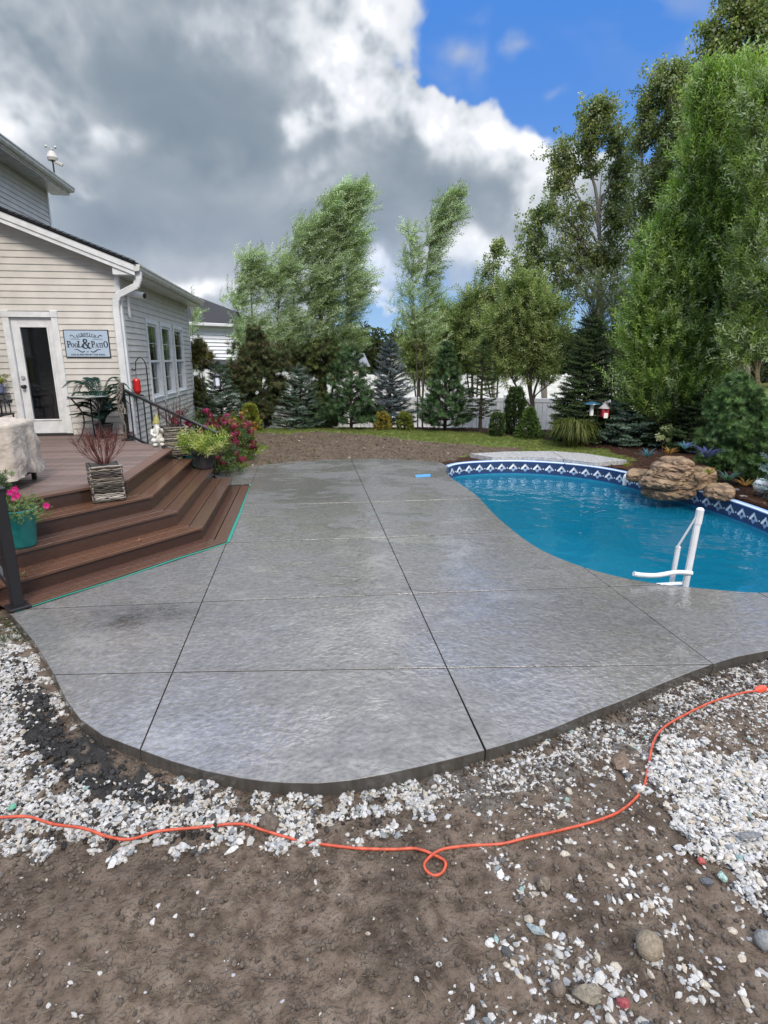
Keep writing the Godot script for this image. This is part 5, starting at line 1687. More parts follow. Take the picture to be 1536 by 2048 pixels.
	tree("willow_tree", "bright green feathery willow, broadest tree behind the pool rocks", "tree", "willows rising behind the pool rocks", Vector3(8.60, -0.06, -11.80), [[[Vector3(8.60, -0.16, -11.80), Vector3(8.25, 2.16, -12.05), Vector3(8.08, 4.19, -12.16), Vector3(8.08, 6.05, -12.16), Vector3(8.04, 7.11, -12.19)], 0.100], [[Vector3(8.60, -0.16, -11.80), Vector3(8.13, 1.73, -12.13), Vector3(7.82, 3.21, -12.33), Vector3(7.61, 4.52, -12.46)], 0.060], [[Vector3(8.60, -0.16, -11.80), Vector3(8.43, 1.95, -11.92), Vector3(8.57, 3.56, -11.82), Vector3(8.53, 5.26, -11.85), Vector3(8.54, 6.41, -11.84)], 0.080], [[Vector3(8.60, -0.16, -11.80), Vector3(8.06, 1.52, -12.17), Vector3(7.61, 2.69, -12.46), Vector3(7.44, 3.63, -12.56)], 0.050], [[Vector3(8.60, -0.16, -11.80), Vector3(8.55, 1.53, -11.84), Vector3(8.72, 2.76, -11.71)], 0.050]], [[Vector3(8.06, 6.93, -12.17), Vector3(0.24, 0.40, 0.23), 30], [Vector3(8.62, 6.90, -11.78), Vector3(0.39, 0.48, 0.37), 40], [Vector3(8.77, 6.19, -11.67), Vector3(0.39, 0.59, 0.37), 44], [Vector3(8.32, 6.54, -12.00), Vector3(0.40, 0.54, 0.38), 60], [Vector3(8.14, 5.86, -12.12), Vector3(0.41, 0.61, 0.38), 64], [Vector3(8.63, 5.60, -11.78), Vector3(0.50, 0.70, 0.47), 74], [Vector3(7.89, 4.88, -12.28), Vector3(0.42, 0.63, 0.40), 60], [Vector3(8.45, 4.63, -11.90), Vector3(0.51, 0.62, 0.49), 74], [Vector3(7.74, 4.02, -12.38), Vector3(0.45, 0.64, 0.43), 60], [Vector3(8.26, 3.58, -12.04), Vector3(0.59, 0.64, 0.56), 84], [Vector3(8.78, 3.55, -11.66), Vector3(0.45, 0.62, 0.43), 56], [Vector3(7.56, 3.22, -12.49), Vector3(0.48, 0.77, 0.46), 56], [Vector3(7.43, 2.27, -12.57), Vector3(0.45, 0.67, 0.43), 44], [Vector3(7.39, 1.39, -12.59), Vector3(0.39, 0.53, 0.37), 30], [Vector3(7.56, 4.13, -12.49), Vector3(0.39, 0.54, 0.37), 34], [Vector3(8.04, 2.58, -12.18), Vector3(0.61, 0.65, 0.58), 80], [Vector3(8.65, 2.36, -11.76), Vector3(0.53, 0.64, 0.51), 70], [Vector3(7.59, 1.95, -12.47), Vector3(0.52, 0.56, 0.49), 44], [Vector3(8.07, 1.41, -12.16), Vector3(0.67, 0.56, 0.53), 64], [Vector3(8.65, 1.32, -11.76), Vector3(0.55, 0.49, 0.47), 48], [Vector3(8.81, 4.58, -11.64), Vector3(0.50, 0.81, 0.48), 50], [Vector3(9.08, 2.75, -11.43), Vector3(0.52, 0.83, 0.49), 50]], "willow", 3, [Color(0.145, 0.215, 0.045), Color(0.19, 0.255, 0.062), Color(0.10, 0.17, 0.036), Color(0.22, 0.29, 0.11), Color(0.29, 0.35, 0.21)], {"wind": Vector3(0.05, 0.5, 0), "droop": 0.0, "len": 0.40, "twigs": 12, "spread": 0.22, "rise": 1.2, "limb": 0.01})
	tree("willow_tree", "greyer sparse willow with bare yellow branches at the right edge", "tree", "willows rising behind the pool rocks", Vector3(8.92, -0.06, -10.00), [[[Vector3(8.92, -0.16, -10.00), Vector3(8.66, 1.21, -10.23), Vector3(8.46, 2.68, -10.39), Vector3(8.24, 4.10, -10.56), Vector3(8.13, 5.35, -10.65), Vector3(8.11, 6.38, -10.67)], 0.050], [[Vector3(8.92, -0.16, -10.00), Vector3(8.63, 1.40, -10.25), Vector3(8.61, 3.03, -10.27), Vector3(8.55, 4.55, -10.32)], 0.040], [[Vector3(8.92, -0.16, -10.00), Vector3(8.55, 1.95, -10.31), Vector3(8.21, 2.69, -10.59), Vector3(8.07, 3.06, -10.70)], 0.030]], [[Vector3(8.07, 6.15, -10.69), Vector3(0.30, 0.53, 0.29), 34], [Vector3(8.12, 5.19, -10.66), Vector3(0.29, 0.54, 0.28), 30], [Vector3(8.38, 5.31, -10.46), Vector3(0.36, 0.71, 0.34), 36], [Vector3(8.36, 4.17, -10.47), Vector3(0.37, 0.55, 0.35), 30], [Vector3(8.23, 3.41, -10.58), Vector3(0.28, 0.47, 0.27), 18], [Vector3(8.59, 3.21, -10.29), Vector3(0.37, 0.65, 0.35), 34], [Vector3(8.50, 2.32, -10.36), Vector3(0.38, 0.47, 0.36), 22], [Vector3(8.26, 2.23, -10.55), Vector3(0.29, 0.39, 0.28), 14]], "willow", 3, [Color(0.15, 0.21, 0.065), Color(0.24, 0.29, 0.17), Color(0.11, 0.16, 0.045), Color(0.30, 0.35, 0.24), Color(0.18, 0.24, 0.07)], {"wind": Vector3(0.1, 0.5, 0), "droop": 0.1, "len": 0.40, "twigs": 10, "spread": 0.22, "rise": 1.2, "limb": 0.012, "wood": Color(0.28, 0.24, 0.13)})
	tree("grey_shrub_tree", "thin greyish half bare tree between the dark spruce and the bright willow", "tree", "", Vector3(8.47, -0.06, -14.74), [[[Vector3(8.47, -0.16, -14.74), Vector3(8.19, 1.15, -14.90), Vector3(8.11, 2.45, -14.94), Vector3(7.97, 3.70, -15.01)], 0.050], [[Vector3(8.47, -0.16, -14.74), Vector3(8.20, 1.42, -14.89), Vector3(7.85, 2.32, -15.08), Vector3(7.68, 2.96, -15.16)], 0.030], [[Vector3(8.47, -0.16, -14.74), Vector3(8.23, 1.42, -14.87), Vector3(8.44, 2.32, -14.75), Vector3(8.46, 2.94, -14.74)], 0.030]], [[Vector3(8.02, 3.20, -14.99), Vector3(0.52, 0.66, 0.50), 26], [Vector3(7.79, 2.32, -15.11), Vector3(0.45, 0.67, 0.43), 22], [Vector3(8.39, 2.32, -14.78), Vector3(0.45, 0.66, 0.43), 24], [Vector3(8.19, 1.55, -14.90), Vector3(0.60, 0.54, 0.51), 24], [Vector3(8.35, 3.44, -14.81), Vector3(0.39, 0.65, 0.37), 20], [Vector3(7.63, 3.59, -15.19), Vector3(0.39, 0.66, 0.37), 16]], "willow", 3, [Color(0.14, 0.15, 0.09), Color(0.10, 0.11, 0.055), Color(0.20, 0.22, 0.16)], {"wind": Vector3(0.2, 0.3, 0), "droop": 0.1, "len": 0.36, "twigs": 8, "spread": 0.22, "rise": 1.2, "limb": 0.014, "wood": Color(0.22, 0.19, 0.15)})
	tree("scots_pine", "dark bushy pine in front of the wind bent willows", "tree", "", Vector3(-1.54, -0.15, -17.83), [[[Vector3(-1.54, -0.25, -17.83), Vector3(-1.29, 1.35, -17.85), Vector3(-1.34, 2.21, -17.85), Vector3(-1.36, 2.77, -17.85)], 0.070], [[Vector3(-1.54, -0.25, -17.83), Vector3(-1.26, 1.06, -17.86), Vector3(-0.71, 1.93, -17.89), Vector3(-0.40, 2.21, -17.90)], 0.040], [[Vector3(-1.54, -0.25, -17.83), Vector3(-1.34, 1.06, -17.85), Vector3(-1.73, 1.64, -17.82), Vector3(-2.00, 1.93, -17.79)], 0.040]], [[Vector3(-1.37, 2.49, -17.85), Vector3(0.32, 0.44, 0.30), 22], [Vector3(-1.72, 1.93, -17.82), Vector3(0.53, 0.53, 0.50), 32], [Vector3(-0.93, 1.86, -17.88), Vector3(0.67, 0.53, 0.51), 36], [Vector3(-1.47, 1.21, -17.84), Vector3(0.74, 0.59, 0.56), 44], [Vector3(-0.75, 1.06, -17.88), Vector3(0.60, 0.54, 0.51), 26], [Vector3(-1.30, 0.40, -17.85), Vector3(0.60, 0.45, 0.43), 26], [Vector3(-2.05, 1.22, -17.78), Vector3(0.38, 0.53, 0.36), 18]], "pine", 2, [Color(0.042, 0.056, 0.024), Color(0.032, 0.046, 0.02), Color(0.06, 0.068, 0.03), Color(0.08, 0.07, 0.04)], {"len": 0.26, "twigs": 9, "spread": 0.16, "rise": 0.3, "mat": M.needle})
	tree("evergreen_tree", "dark evergreen behind the left blue spruce, below the tallest willow", "tree", "", Vector3(0.35, -0.46, -18.80), [[[Vector3(0.35, -0.56, -18.80), Vector3(0.48, 1.31, -18.79), Vector3(0.53, 2.23, -18.79)], 0.080]], [[Vector3(0.50, 2.08, -18.79), Vector3(0.71, 0.47, 0.45), 34], [Vector3(-0.13, 1.92, -18.80), Vector3(0.56, 0.47, 0.45), 22], [Vector3(1.12, 1.85, -18.77), Vector3(0.47, 0.47, 0.45), 20], [Vector3(0.39, 1.16, -18.80), Vector3(0.48, 0.79, 0.45), 30], [Vector3(0.61, 0.21, -18.79), Vector3(0.42, 0.58, 0.40), 22], [Vector3(0.21, 0.21, -18.80), Vector3(0.35, 0.58, 0.34), 14]], "pine", 2, [Color(0.045, 0.062, 0.022), Color(0.06, 0.075, 0.025), Color(0.035, 0.045, 0.018)], {"len": 0.28, "twigs": 9, "spread": 0.18, "rise": 0.3, "mat": M.needle})
	tree("topiary_tree", "small lollipop shaped evergreen standing by the house corner", "tree", "", Vector3(-3.20, -0.07, -17.10), [[[Vector3(-3.20, -0.17, -17.10), Vector3(-2.96, 0.83, -17.15), Vector3(-2.91, 1.66, -17.16), Vector3(-2.85, 2.00, -17.16)], 0.028]], [[Vector3(-2.86, 1.91, -17.16), Vector3(0.39, 0.28, 0.27), 26], [Vector3(-2.93, 2.20, -17.15), Vector3(0.25, 0.25, 0.24), 10], [Vector3(-2.83, 2.34, -17.17), Vector3(0.14, 0.28, 0.13), 4]], "pine", 2, [Color(0.075, 0.075, 0.025), Color(0.055, 0.065, 0.022), Color(0.09, 0.075, 0.03)], {"len": 0.2, "twigs": 9, "spread": 0.1, "rise": 0.2, "mat": M.needle})
	tree("evergreen_shrub", "dense olive green shrub under the lollipop evergreen by the house corner", "shrub", "", Vector3(-3.26, -0.06, -16.99), [[[Vector3(-3.26, -0.16, -16.99), Vector3(-3.04, 0.42, -17.03), Vector3(-2.99, 0.98, -17.04)], 0.030]], [[Vector3(-2.98, 0.84, -17.04), Vector3(0.34, 0.42, 0.32), 34], [Vector3(-3.02, 0.28, -17.03), Vector3(0.40, 0.37, 0.35), 34], [Vector3(-3.05, 1.26, -17.03), Vector3(0.22, 0.20, 0.19), 8]], "pine", 2, [Color(0.06, 0.07, 0.022), Color(0.045, 0.055, 0.02), Color(0.08, 0.085, 0.03)], {"len": 0.2, "twigs": 10, "spread": 0.12, "rise": 0.3, "mat": M.needle})
	tree("willow_sapling", "slender pale leaved sapling by the far corner of the sunroom", "tree", "", Vector3(-3.76, -0.54, -18.62), [[[Vector3(-3.76, -0.64, -18.62), Vector3(-3.40, 1.33, -18.69), Vector3(-3.34, 2.36, -18.70), Vector3(-3.22, 3.51, -18.72)], 0.018]], [[Vector3(-3.27, 3.08, -18.72), Vector3(0.15, 0.60, 0.14), 8], [Vector3(-3.35, 2.22, -18.70), Vector3(0.24, 0.61, 0.23), 10], [Vector3(-3.37, 1.33, -18.70), Vector3(0.28, 0.46, 0.26), 6]], "willow", 3, [Color(0.18, 0.225, 0.11), Color(0.145, 0.185, 0.075), Color(0.33, 0.39, 0.29), Color(0.40, 0.47, 0.37), Color(0.20, 0.25, 0.14)], {"wind": Vector3(0.2, 0.4, 0), "len": 0.32, "twigs": 6, "spread": 0.12, "rise": 1.2, "limb": 0.006})
	conifer("blue_spruce", "blue spruce beside the hanging lantern near the house", "blue spruces in the back bed", Vector3(-2.41, -0.07, -17.23), 1.79, 0.77, "spruce", [Color(0.036, 0.056, 0.038), Color(0.05, 0.074, 0.056), Color(0.026, 0.042, 0.024), Color(0.115, 0.145, 0.13), Color(0.024, 0.038, 0.02)], {"tiers": 15, "per": 9, "len": 0.30, "gap": 0.13, "jit": 0.4, "sag": 0.12, "up": 0.05, "power": 0.90})
	conifer("blue_spruce", "frosted blue spruce left of the soft bushy pine", "blue spruces in the back bed", Vector3(-0.14, -0.09, -17.60), 1.71, 0.80, "spruce", [Color(0.036, 0.056, 0.038), Color(0.05, 0.074, 0.056), Color(0.026, 0.042, 0.024), Color(0.115, 0.145, 0.13), Color(0.024, 0.038, 0.02)], {"tiers": 15, "per": 9, "len": 0.30, "gap": 0.13, "jit": 0.4, "sag": 0.12, "up": 0.02, "power": 0.85})
	conifer("blue_spruce", "dark blue spruce between the two soft bushy pines", "blue spruces in the back bed", Vector3(2.53, -0.09, -17.42), 2.40, 0.74, "spruce", [Color(0.032, 0.044, 0.048), Color(0.046, 0.06, 0.065), Color(0.022, 0.032, 0.032), Color(0.075, 0.095, 0.10)], {"tiers": 18, "per": 8, "len": 0.32, "gap": 0.14, "jit": 0.4, "sag": 0.10, "up": 0.05, "power": 0.75})
	conifer("white_pine", "soft bushy white pine with a bare leader left of the dark blue spruce", "white pines in the back bed", Vector3(1.33, -0.06, -17.25), 2.27, 0.90, "pine", [Color(0.028, 0.055, 0.020), Color(0.04, 0.072, 0.028), Color(0.022, 0.042, 0.017), Color(0.045, 0.078, 0.036)], {"tiers": 13, "per": 9, "len": 0.30, "gap": 0.11, "sag": 0.05, "up": 0.25, "power": 0.6, "jit": 0.5, "bare": 0.35, "skirt": 0.95})
	conifer("white_pine", "soft bushy white pine with a tall thin top right of the dark blue spruce", "white pines in the back bed", Vector3(3.97, -0.06, -16.32), 2.40, 0.95, "pine", [Color(0.028, 0.055, 0.020), Color(0.04, 0.072, 0.028), Color(0.022, 0.042, 0.017), Color(0.045, 0.078, 0.036)], {"tiers": 15, "per": 9, "len": 0.30, "gap": 0.11, "sag": 0.05, "up": 0.25, "power": 1.15, "jit": 0.5, "bare": 0.35, "skirt": 0.95})
	conifer("young_spruce", "thin sparse spruce with a bare lower trunk before the white fence", "", Vector3(4.82, -0.06, -15.67), 2.39, 0.41, "spruce", [Color(0.022, 0.036, 0.014), Color(0.030, 0.046, 0.017), Color(0.018, 0.028, 0.012)], {"tiers": 14, "per": 6, "len": 0.26, "gap": 0.16, "sag": 0.16, "up": -0.05, "power": 0.7, "from": 0.22, "lift": 0.5})
	conifer("norway_spruce", "tall dark spruce behind the ornamental grass", "", Vector3(6.81, -0.06, -13.59), 2.93, 0.69, "spruce", [Color(0.022, 0.036, 0.014), Color(0.030, 0.046, 0.017), Color(0.018, 0.028, 0.012)], {"tiers": 24, "per": 9, "len": 0.34, "gap": 0.10, "sag": 0.14, "up": 0.0, "power": 0.8})
	conifer("grey_spruce", "grey green spruce left of the dark hedge of spruces", "spruces hedging the bed behind the pool", Vector3(7.65, -0.06, -12.90), 1.49, 0.61, "spruce", [Color(0.055, 0.085, 0.06), Color(0.075, 0.11, 0.085), Color(0.04, 0.06, 0.04)], {"tiers": 17, "per": 10, "len": 0.30, "gap": 0.11, "jit": 0.4, "sag": 0.08, "up": 0.10, "power": 0.60})
	conifer("dark_spruce", "dark green spruce in the middle of the bed behind the pool", "spruces hedging the bed behind the pool", Vector3(8.33, -0.06, -12.71), 1.55, 0.68, "spruce", [Color(0.022, 0.036, 0.014), Color(0.030, 0.046, 0.017), Color(0.018, 0.028, 0.012)], {"tiers": 17, "per": 10, "len": 0.32, "gap": 0.11, "jit": 0.4, "sag": 0.08, "up": 0.10, "power": 0.55})
	conifer("dark_spruce", "dark green spruce half hidden behind the pool rocks", "spruces hedging the bed behind the pool", Vector3(8.60, -0.06, -11.80), 1.53, 0.64, "spruce", [Color(0.022, 0.036, 0.014), Color(0.030, 0.046, 0.017), Color(0.018, 0.028, 0.012)], {"tiers": 17, "per": 10, "len": 0.32, "gap": 0.11, "jit": 0.4, "sag": 0.08, "up": 0.10, "power": 0.55})
	conifer("blue_spruce", "small pale blue spruce at the right edge beside the white globe", "", Vector3(6.88, -0.06, -7.12), 1.25, 0.43, "spruce", [Color(0.10, 0.14, 0.135), Color(0.14, 0.18, 0.18), Color(0.065, 0.095, 0.085)], {"tiers": 12, "per": 8, "len": 0.22, "gap": 0.10, "jit": 0.4, "sag": 0.06, "up": 0.15, "power": 0.75})
	tree("white_pine", "full soft green pine right of the pool rocks", "tree", "", Vector3(7.03, -0.06, -8.33), [[[Vector3(7.03, -0.16, -8.33), Vector3(6.92, 0.55, -8.42), Vector3(6.87, 1.19, -8.47), Vector3(6.83, 1.58, -8.49)], 0.050], [[Vector3(7.03, -0.16, -8.33), Vector3(6.92, 0.55, -8.42), Vector3(6.74, 0.94, -8.57), Vector3(6.67, 1.10, -8.62)], 0.030], [[Vector3(7.03, -0.16, -8.33), Vector3(6.92, 0.55, -8.42), Vector3(7.06, 0.97, -8.31)], 0.030]], [[Vector3(6.84, 1.54, -8.49), Vector3(0.27, 0.21, 0.20), 30], [Vector3(6.71, 1.26, -8.59), Vector3(0.29, 0.29, 0.28), 36], [Vector3(7.03, 1.24, -8.33), Vector3(0.32, 0.32, 0.30), 40], [Vector3(6.86, 0.87, -8.47), Vector3(0.40, 0.32, 0.31), 56], [Vector3(6.65, 0.69, -8.63), Vector3(0.25, 0.33, 0.23), 26], [Vector3(7.15, 0.82, -8.23), Vector3(0.32, 0.36, 0.30), 40], [Vector3(6.91, 0.39, -8.43), Vector3(0.46, 0.29, 0.28), 56], [Vector3(6.64, 0.27, -8.64), Vector3(0.20, 0.25, 0.19), 14], [Vector3(7.15, 0.33, -8.23), Vector3(0.32, 0.24, 0.23), 26]], "pine", 2, [Color(0.055, 0.10, 0.032), Color(0.07, 0.125, 0.042), Color(0.04, 0.075, 0.024), Color(0.085, 0.135, 0.06)], {"len": 0.17, "twigs": 13, "spread": 0.12, "rise": 0.2, "mat": M.needle})
	clipped("arborvitae", "narrow upright arborvitae column before the white fence", "", Vector3(5.63, -0.06, -15.19), 1.24, func(t: float) -> float: return 0.0135 * 17.0 * pow(sin(PI * (0.12 + 0.84 * t)), 0.5), 900, 0.130, [Color(0.032, 0.055, 0.018), Color(0.045, 0.07, 0.022), Color(0.026, 0.042, 0.015)])
	clipped("dwarf_arborvitae", "knee high dark arborvitae left of the upright column", "", Vector3(5.04, -0.06, -14.87), 0.61, func(t: float) -> float: return 0.0133 * 12.0 * pow(sin(PI * (0.15 + 0.8 * t)), 0.5), 450, 0.110, [Color(0.034, 0.055, 0.018), Color(0.048, 0.07, 0.024)])
	clipped("dwarf_spruce", "clipped green cone of a dwarf spruce at the lawn edge", "", Vector3(5.71, -0.06, -14.30), 0.78, func(t: float) -> float: return 0.0129 * 25.0 * pow(1.0 - t, 0.75) + 0.02, 1100, 0.100, [Color(0.05, 0.085, 0.022), Color(0.065, 0.105, 0.028), Color(0.04, 0.065, 0.018)])
	clipped("golden_shrub", "yellow green upright shrub left of the left frosted blue spruce", "small golden shrubs at the edge of the back bed", Vector3(-1.58, -0.06, -16.93), 0.73, func(t: float) -> float: return 0.0142 * 17.0 * pow(1.0 - t, 0.5) + 0.03, 420, 0.140, [Color(0.13, 0.15, 0.025), Color(0.10, 0.125, 0.022), Color(0.16, 0.16, 0.03)])
	clipped("golden_shrub", "rusty gold little shrub between the soft pine and the dark blue spruce", "small golden shrubs at the edge of the back bed", Vector3(2.19, -0.06, -16.66), 0.48, func(t: float) -> float: return 0.0145 * 15.0 * pow(1.0 - t, 0.5) + 0.03, 320, 0.130, [Color(0.15, 0.13, 0.025), Color(0.11, 0.11, 0.02), Color(0.18, 0.13, 0.03)])
	clipped("golden_shrub", "olive little shrub below the right side of the dark blue spruce", "small golden shrubs at the edge of the back bed", Vector3(2.83, -0.06, -16.56), 0.48, func(t: float) -> float: return 0.0145 * 14.0 * pow(1.0 - t, 0.5) + 0.03, 300, 0.130, [Color(0.10, 0.12, 0.025), Color(0.08, 0.10, 0.02)])

# ---------------------------------------------------------------- stones
func stone_mesh(sd: int, sx: float, sy: float, sz: float, rough: float, sub := 1, smooth := false) -> ArrayMesh:
	rng.seed = sd
	var g := (1.0 + sqrt(5.0)) / 2.0
	var vv := [Vector3(-1, g, 0), Vector3(1, g, 0), Vector3(-1, -g, 0), Vector3(1, -g, 0), Vector3(0, -1, g), Vector3(0, 1, g), Vector3(0, -1, -g), Vector3(0, 1, -g), Vector3(g, 0, -1), Vector3(g, 0, 1), Vector3(-g, 0, -1), Vector3(-g, 0, 1)]
	var ff := [[0, 11, 5], [0, 5, 1], [0, 1, 7], [0, 7, 10], [0, 10, 11], [1, 5, 9], [5, 11, 4], [11, 10, 2], [10, 7, 6], [7, 1, 8], [3, 9, 4], [3, 4, 2], [3, 2, 6], [3, 6, 8], [3, 8, 9], [4, 9, 5], [2, 4, 11], [6, 2, 10], [8, 6, 7], [9, 8, 1]]
	for i in 12:
		vv[i] = vv[i].normalized()
	for s in sub - 1:
		var mids := {}
		var nf := []
		for f: Array in ff:
			var m := []
			for k in 3:
				var a: int = f[k]
				var b: int = f[(k + 1) % 3]
				var key := mini(a, b) * 100000 + maxi(a, b)
				if not mids.has(key):
					mids[key] = vv.size()
					vv.append(((vv[a] + vv[b]) * 0.5).normalized())
				m.append(mids[key])
			nf.append_array([[f[0], m[0], m[2]], [f[1], m[1], m[0]], [f[2], m[2], m[1]], [m[0], m[1], m[2]]])
		ff = nf
	var cuts := []
	for i in 7:
		cuts.append([rvec().normalized(), rr(0.55, 0.9)])
	var nz := noise(sd, 1.6, 3)
	var b := MB.new()
	for i in vv.size():
		var d: Vector3 = vv[i]
		var r := 1.0 + nz.get_noise_3dv(d * 1.2) * rough
		if not smooth:
			r *= rr(1.0 - rough * 0.25, 1.0)
			for c: Array in cuts:
				var k := d.dot(c[0])
				if k * r > c[1]:
					r = c[1] / k
		vv[i] = d * r * Vector3(sx, sy, sz)
	for f: Array in ff:
		if smooth:
			var i := b.v.size()
			for k in 3:
				b.vert(vv[f[k]], (vv[f[k]] / Vector3(sx * sx, sy * sy, sz * sz)).normalized())
			b.ix.append_array([i, i + 2, i + 1])
		else:
			b.tri(vv[f[0]], vv[f[1]], vv[f[2]])
	return b.mesh()

const GRAVEL := {
	"A": [-2.20, -3.96, -1.99, -3.93, -1.58, -3.31, -1.59, -3.00, -1.29, -2.68, -1.00, -2.54, -0.76, -2.55, -0.38, -2.42, 0.00, -2.34, 0.29, -2.35, 0.53, -2.40, 0.60, -2.27, 0.20, -2.14, -0.09, -2.15, -0.36, -2.18, -0.75, -2.19, -1.12, -2.23, -1.44, -2.30, -1.9, -2.3, -2.4, -3.0],
	"A2": [-2.56, -4.73, -2.08, -4.16, -1.68, -3.57, -1.41, -3.16, -1.99, -3.75, -2.33, -4.03],
	"B": [0.53, -2.37, 0.88, -2.51, 1.18, -2.63, 1.50, -2.75, 1.83, -2.85, 2.17, -2.97, 3.23, -3.31, 3.05, -2.99, 2.33, -2.81, 1.98, -2.61, 1.64, -2.44, 1.17, -2.34, 0.89, -2.30, 0.56, -2.28],
	"C": [1.87, -2.54, 2.09, -2.51, 2.15, -2.35, 2.42, -2.25, 2.1, -1.85, 1.83, -1.68, 1.69, -1.60, 1.66, -1.74, 1.64, -1.91, 1.63, -2.07, 1.65, -2.27],
	"D": [0.79, -2.14, 1.22, -2.28, 1.68, -2.28, 2.3, -1.81, 1.8, -1.1, 0.31, -1.1, 0.56, -1.55, 0.70, -1.74, 0.66, -1.93],
	"D2": [0.62, -1.48, 0.85, -1.56, 0.98, -1.45, 1.06, -1.2, 0.42, -1.2],
	"E": [2.16, -3.05, 3.16, -3.24, 2.8, -2.27, 2.34, -2.27, 2.17, -2.41, 1.95, -2.57],
	"F": [-3.0, -2.28, -1.0, -2.18, -0.3, -2.15, 0.8, -2.2, 0.8, -1.3, -0.5, -1.1, -1.6, -1.1],
	"G": [0.6, -2.3, 1.25, -2.36, 1.7, -2.1, 1.0, -1.95, 0.6, -2.05]}

func build_gravel() -> void:
	var kinds := []
	for k in 6:
		kinds.append(stone_mesh(100 + k, 1.0, [0.5, 0.42, 0.6, 0.38, 0.55, 0.45][k], [0.7, 0.5, 0.85, 0.62, 0.55, 0.9][k], 0.6, 1))
	var white := [Color(0.68, 0.67, 0.64), Color(0.56, 0.54, 0.50), Color(0.74, 0.73, 0.72), Color(0.58, 0.52, 0.43), Color(0.52, 0.53, 0.55), Color(0.62, 0.60, 0.57), Color(0.70, 0.69, 0.66)]
	var dark := [Color(0.16, 0.17, 0.18), Color(0.24, 0.23, 0.21), Color(0.10, 0.10, 0.10), Color(0.19, 0.15, 0.11), Color(0.30, 0.33, 0.34)]
	var cl := noise(71, 2.2, 3)
	var cl2 := noise(72, 5.5, 2)
	# name, tries, size, share of dark stones, clumping, heap
	var spec := [["A", 17000, 0.0172, 0.22, -0.12, 0.03], ["A2", 2600, 0.0155, 0.2, -0.1, 0.0], ["B", 6000, 0.0135, 0.26, 0.3, 0.0], ["C", 8600, 0.0170, 0.12, -0.15, 0.05], ["D", 5200, 0.0170, 0.14, 0.66, 0.0], ["D2", 460, 0.0195, 0.22, 0.1, 0.0], ["E", 3600, 0.0125, 0.13, 0.45, 0.0], ["F", 1000, 0.0105, 0.3, 0.5, 0.0], ["G", 800, 0.0105, 0.15, 0.5, 0.0]]
	var loose := []
	var names := {"A": ["gravel_bed", "white marble chip gravel along the left rim of the slab", "gravel"], "B": ["gravel_strip", "strip of white chips and grit along the right rim of the slab", "gravel"], "C": ["gravel_heap", "dense heap of white marble chips right of the orange cord", "gravel"], "D": ["scattered_gravel", "loose white and grey chips scattered over brown dirt at lower right", "gravel"]}
	var lists := {}
	for s: Array in spec:
		rng.seed = 500 + hash(s[0])
		var poly := PackedVector2Array(vs(GRAVEL[s[0]]))
		var lo := Vector2(1e9, 1e9)
		var hi := Vector2(-1e9, -1e9)
		for q in poly:
			lo = lo.min(q)
			hi = hi.max(q)
		var key: String = {"A2": "A", "F": "D", "G": "B", "D2": "D", "E": "B"}.get(s[0], s[0])
		if not lists.has(key):
			lists[key] = []
		var slabp := PackedVector2Array(vs(SLAB))
		var placed := 0
		var guard := 0
		while placed < s[1] and guard < s[1] * 30:
			guard += 1
			var x := rr(lo.x - 0.12, hi.x + 0.12)
			var z := rr(lo.y - 0.12, hi.y + 0.12)
			var jx := x + cl2.get_noise_2d(x + 9.0, z) * 0.22
			var jz := z + cl2.get_noise_2d(x, z + 9.0) * 0.22
			if not inside(jx, jz, poly) or inside(x, z, slabp):
				continue
			placed += 1
			var c := cl.get_noise_2d(x, z) * 0.9 + cl2.get_noise_2d(x, z) * 0.8
			if c < s[4] - 0.55 + (0.0 if s[4] < 0.5 else 0.35) and rng.randf() < 0.55 + s[4] * 0.5:
				continue
			if s[0] == "A" and inside(x, z, zone.dark) and rng.randf() < 0.8:
				continue
			var sz: float = s[2] * (0.45 + 1.05 * pow(rng.randf(), 2.1)) * rr(0.8, 1.25)
			var up: float = s[5] * 0.6 * rng.randf() + sz * rr(-0.22, 0.22)
			var isdark: bool = rng.randf() < s[3]
			var col: Color = (dark if isdark else white)[rng.randi() % (5 if isdark else 7)] * rr(0.85, 1.08) * (1.12 if s[0] == "C" else 1.0)
			if rng.randf() < 0.004:
				col = Color(0.30, 0.45, 0.42)
			var bs := Basis.from_euler(Vector3(rr(-0.5, 0.5), rr(0, TAU), rr(-0.5, 0.5))).scaled_local(Vector3.ONE * sz)
			lists[key].append([Transform3D(bs, Vector3(x, gh(x, z) + up, z)), col, sz, s[0]])
	# the largest loose chips on the bare dirt are things of their own
	var big: Array = lists["D"].filter(func(q: Array) -> bool: return q[3] == "D" and q[0].origin.z > -2.0 and q[0].origin.x > 0.45)
	big.sort_custom(func(a: Array, b: Array) -> bool: return a[2] > b[2])
	big = big.slice(0, 70)
	var n := 0
	for q: Array in big:
		lists["D"].erase(q)
		var b := MeshInstance3D.new()
		b.mesh = kinds[n % 6]
		b.name = numbered("marble_chip")
		b.transform = q[0]
		var mk := "chip%d" % int(q[1].r * 10.0)
		if not M.has(mk):
			M[mk] = mat(q[1], 0.72, M.grain, 9.0)
		b.material_override = M[mk]
		add_child(b, true)
		var shade := "white" if q[1].r > 0.45 else "grey"
		tag(b, "%s marble chip lying loose on the brown dirt at lower right" % shade, "stone", "loose %s marble chips on the dirt" % shade)
		n += 1
